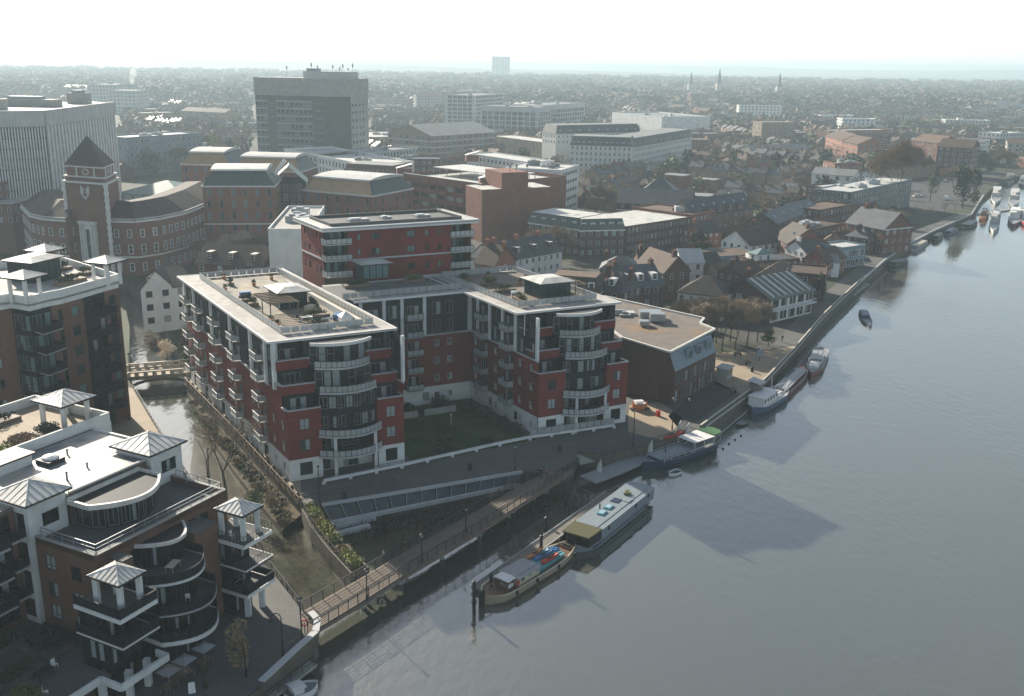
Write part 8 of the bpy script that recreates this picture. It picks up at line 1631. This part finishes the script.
while tries < 30000 and len(TR) < 6500:
    tries += 1; yd = 240+(random.random()**.8)*2400; x = random.uniform(-.62, .6)*yd
    if not visible(x, yd) or river_side(x, yd) or not free(x, yd, 2.2): continue
    TR.append((x, yd, random.choices(['fbare', 'fdark', 'fgreen', 'frust', 'fbright'], [10, 3, 2.2, 1.3, .35])[0], random.uniform(6, 13) if yd > 500 else random.uniform(5, 10))); put(x, yd, 1.8)
H_.sort(key=lambda h: h[0]**2+h[1]**2); TR.sort(key=lambda h: h[0]**2+h[1]**2)
print('town', len(H_), len(TR))
winm = winmesh(1.1, 1.4, 'plain', 'white_paint', 'glass_office', False)
for i, (x, y, a, kind, s) in enumerate(H_[:300]):
    lab, grp = HL[kind], 'town houses: '+HL[kind]
    if i < 170:
        wl, rf, cm, wn_ = protoF[kind]; t = thing('town_house', lab, 'house', (x, y, 0), a, grp); t.scale = (s, s, s); link('wall', wl, t); ro = link('roof', rf, t)
        if cm: link('chimney', cm, ro)
        if i < 110:
            for (wx, wy, wz, _) in wn_: link('window', winm, t, (wx, wy, wz))
    else: o = link('town_house', simple_me[kind], None, (x, y, 0), a); o.scale = (s, s, s); tag(o, lab, 'house', grp)
TL = {'fbare': 'bare leafless tree between the town houses', 'fdark': 'dark evergreen tree between the town houses', 'fgreen': 'green leafed tree between the town houses', 'frust': 'russet bare tree between the town houses', 'fbright': 'yellow green tree between the town houses'}
for x, y, k, h in TR[:280]: tree(k, (x, y), h, TL[k], 'town trees: '+TL[k], random.uniform(.9, 1.3))
# everything smaller and farther, merged
def merged(name, items, label, cat):
    """items: (verts Nx3, faces, mats-index list, matlist, matrix params)"""
    mats = []; V = []; Fs = []; Ms = []; off = 0; cache = {}
    for key, me_list, x, y, z, a, sx, sz in items:
        if key not in cache:
            v, f, m_ = [], [], []
            for me in me_list:
                k = len(v); v += [tuple(q.co) for q in me.vertices]; mm = []
                for q in me.materials:
                    if q not in mats: mats.append(q)
                    mm.append(mats.index(q))
                for p in me.polygons: f.append([k+i for i in p.vertices]); m_.append(mm[p.material_index])
            cache[key] = (np.array(v), f, m_)
        v, f, m_ = cache[key]; c, s_ = math.cos(a), math.sin(a); w_ = np.empty_like(v); w_[:, 0] = (v[:, 0]*c-v[:, 1]*s_)*sx+x; w_[:, 1] = (v[:, 0]*s_+v[:, 1]*c)*sx+y; w_[:, 2] = v[:, 2]*sz+z
        V.append(w_); Fs += [[off+i for i in q] for q in f]; Ms += m_; off += len(v)
    me = bpy.data.meshes.new(name); me.from_pydata(np.concatenate(V).tolist(), [], Fs)
    for q in mats: me.materials.append(q)
    me.polygons.foreach_set('material_index', Ms); tag(link(name, me), label, cat, kind='stuff')
lows = []
for k, (w_, d_, h, rs, wm, rm, kd, ch) in enumerate(HV):
    wl, rf, cm, wn_ = house_mb(w_, d_, h, rs, wm, rm, kd, True, ch, flat=kd == 'flat'); j = MB(); [j.merge(x) for x in (wl, rf, cm)]; lows.append([j.mesh('low')])
merged('distant_houses', [(k, [simple_me[k]], x, y, 0, a, s, s) for x, y, a, k, s in H_[300:900]]+[(k+100, lows[k], x, y, 0, a, s, s) for x, y, a, k, s in H_[900:]], 'hazy mass of small distant houses across the plain', 'houses')
def blob(m_, n, sz, seed):
    random.seed(seed); b = MB()
    for _ in range(4): b.leafs((random.gauss(0, 1.8), random.gauss(0, 1.8), random.uniform(3.5, 7.5)), 2.6, 2.6, 2.2, n//4, sz, m_, .4)
    return [b.mesh('blob')]
BL = {'fbare': blob(['twig_grey', 'twig', 'bark'], 44, 1.0, 1), 'fdark': blob('leaf_dark', 40, 1.2, 2), 'fgreen': blob(['leaf', 'leaf_dark'], 40, 1.2, 3), 'frust': blob(['twig_rust', 'twig'], 40, 1.1, 4), 'fbright': blob(['leaf_bright', 'leaf'], 40, 1.1, 5)}
random.seed(5)
far = [(k, BL[k], x, y, 0, random.uniform(0, 6.28), h/10*1.25, h/10) for x, y, k, h in TR[280:]]
for _ in range(5200):     # woods on the plain and the ridges
    yd = random.uniform(1400, 3700); x = random.uniform(-.6, .6)*yd
    if x > 420+(yd-720)*2.5-20 or yd > 3700: continue
    k = random.choices(['fbare', 'fdark', 'fgreen', 'frust'], [6, 3, 2, 1])[0]; s = random.uniform(1.0, 2.0)*(1+yd/6000); far.append((k, BL[k], x, yd, 0, random.uniform(0, 6.28), s*1.6, s*1.0))
merged('distant_woods', far, 'hazy woods and garden trees spreading to the horizon', 'woods')
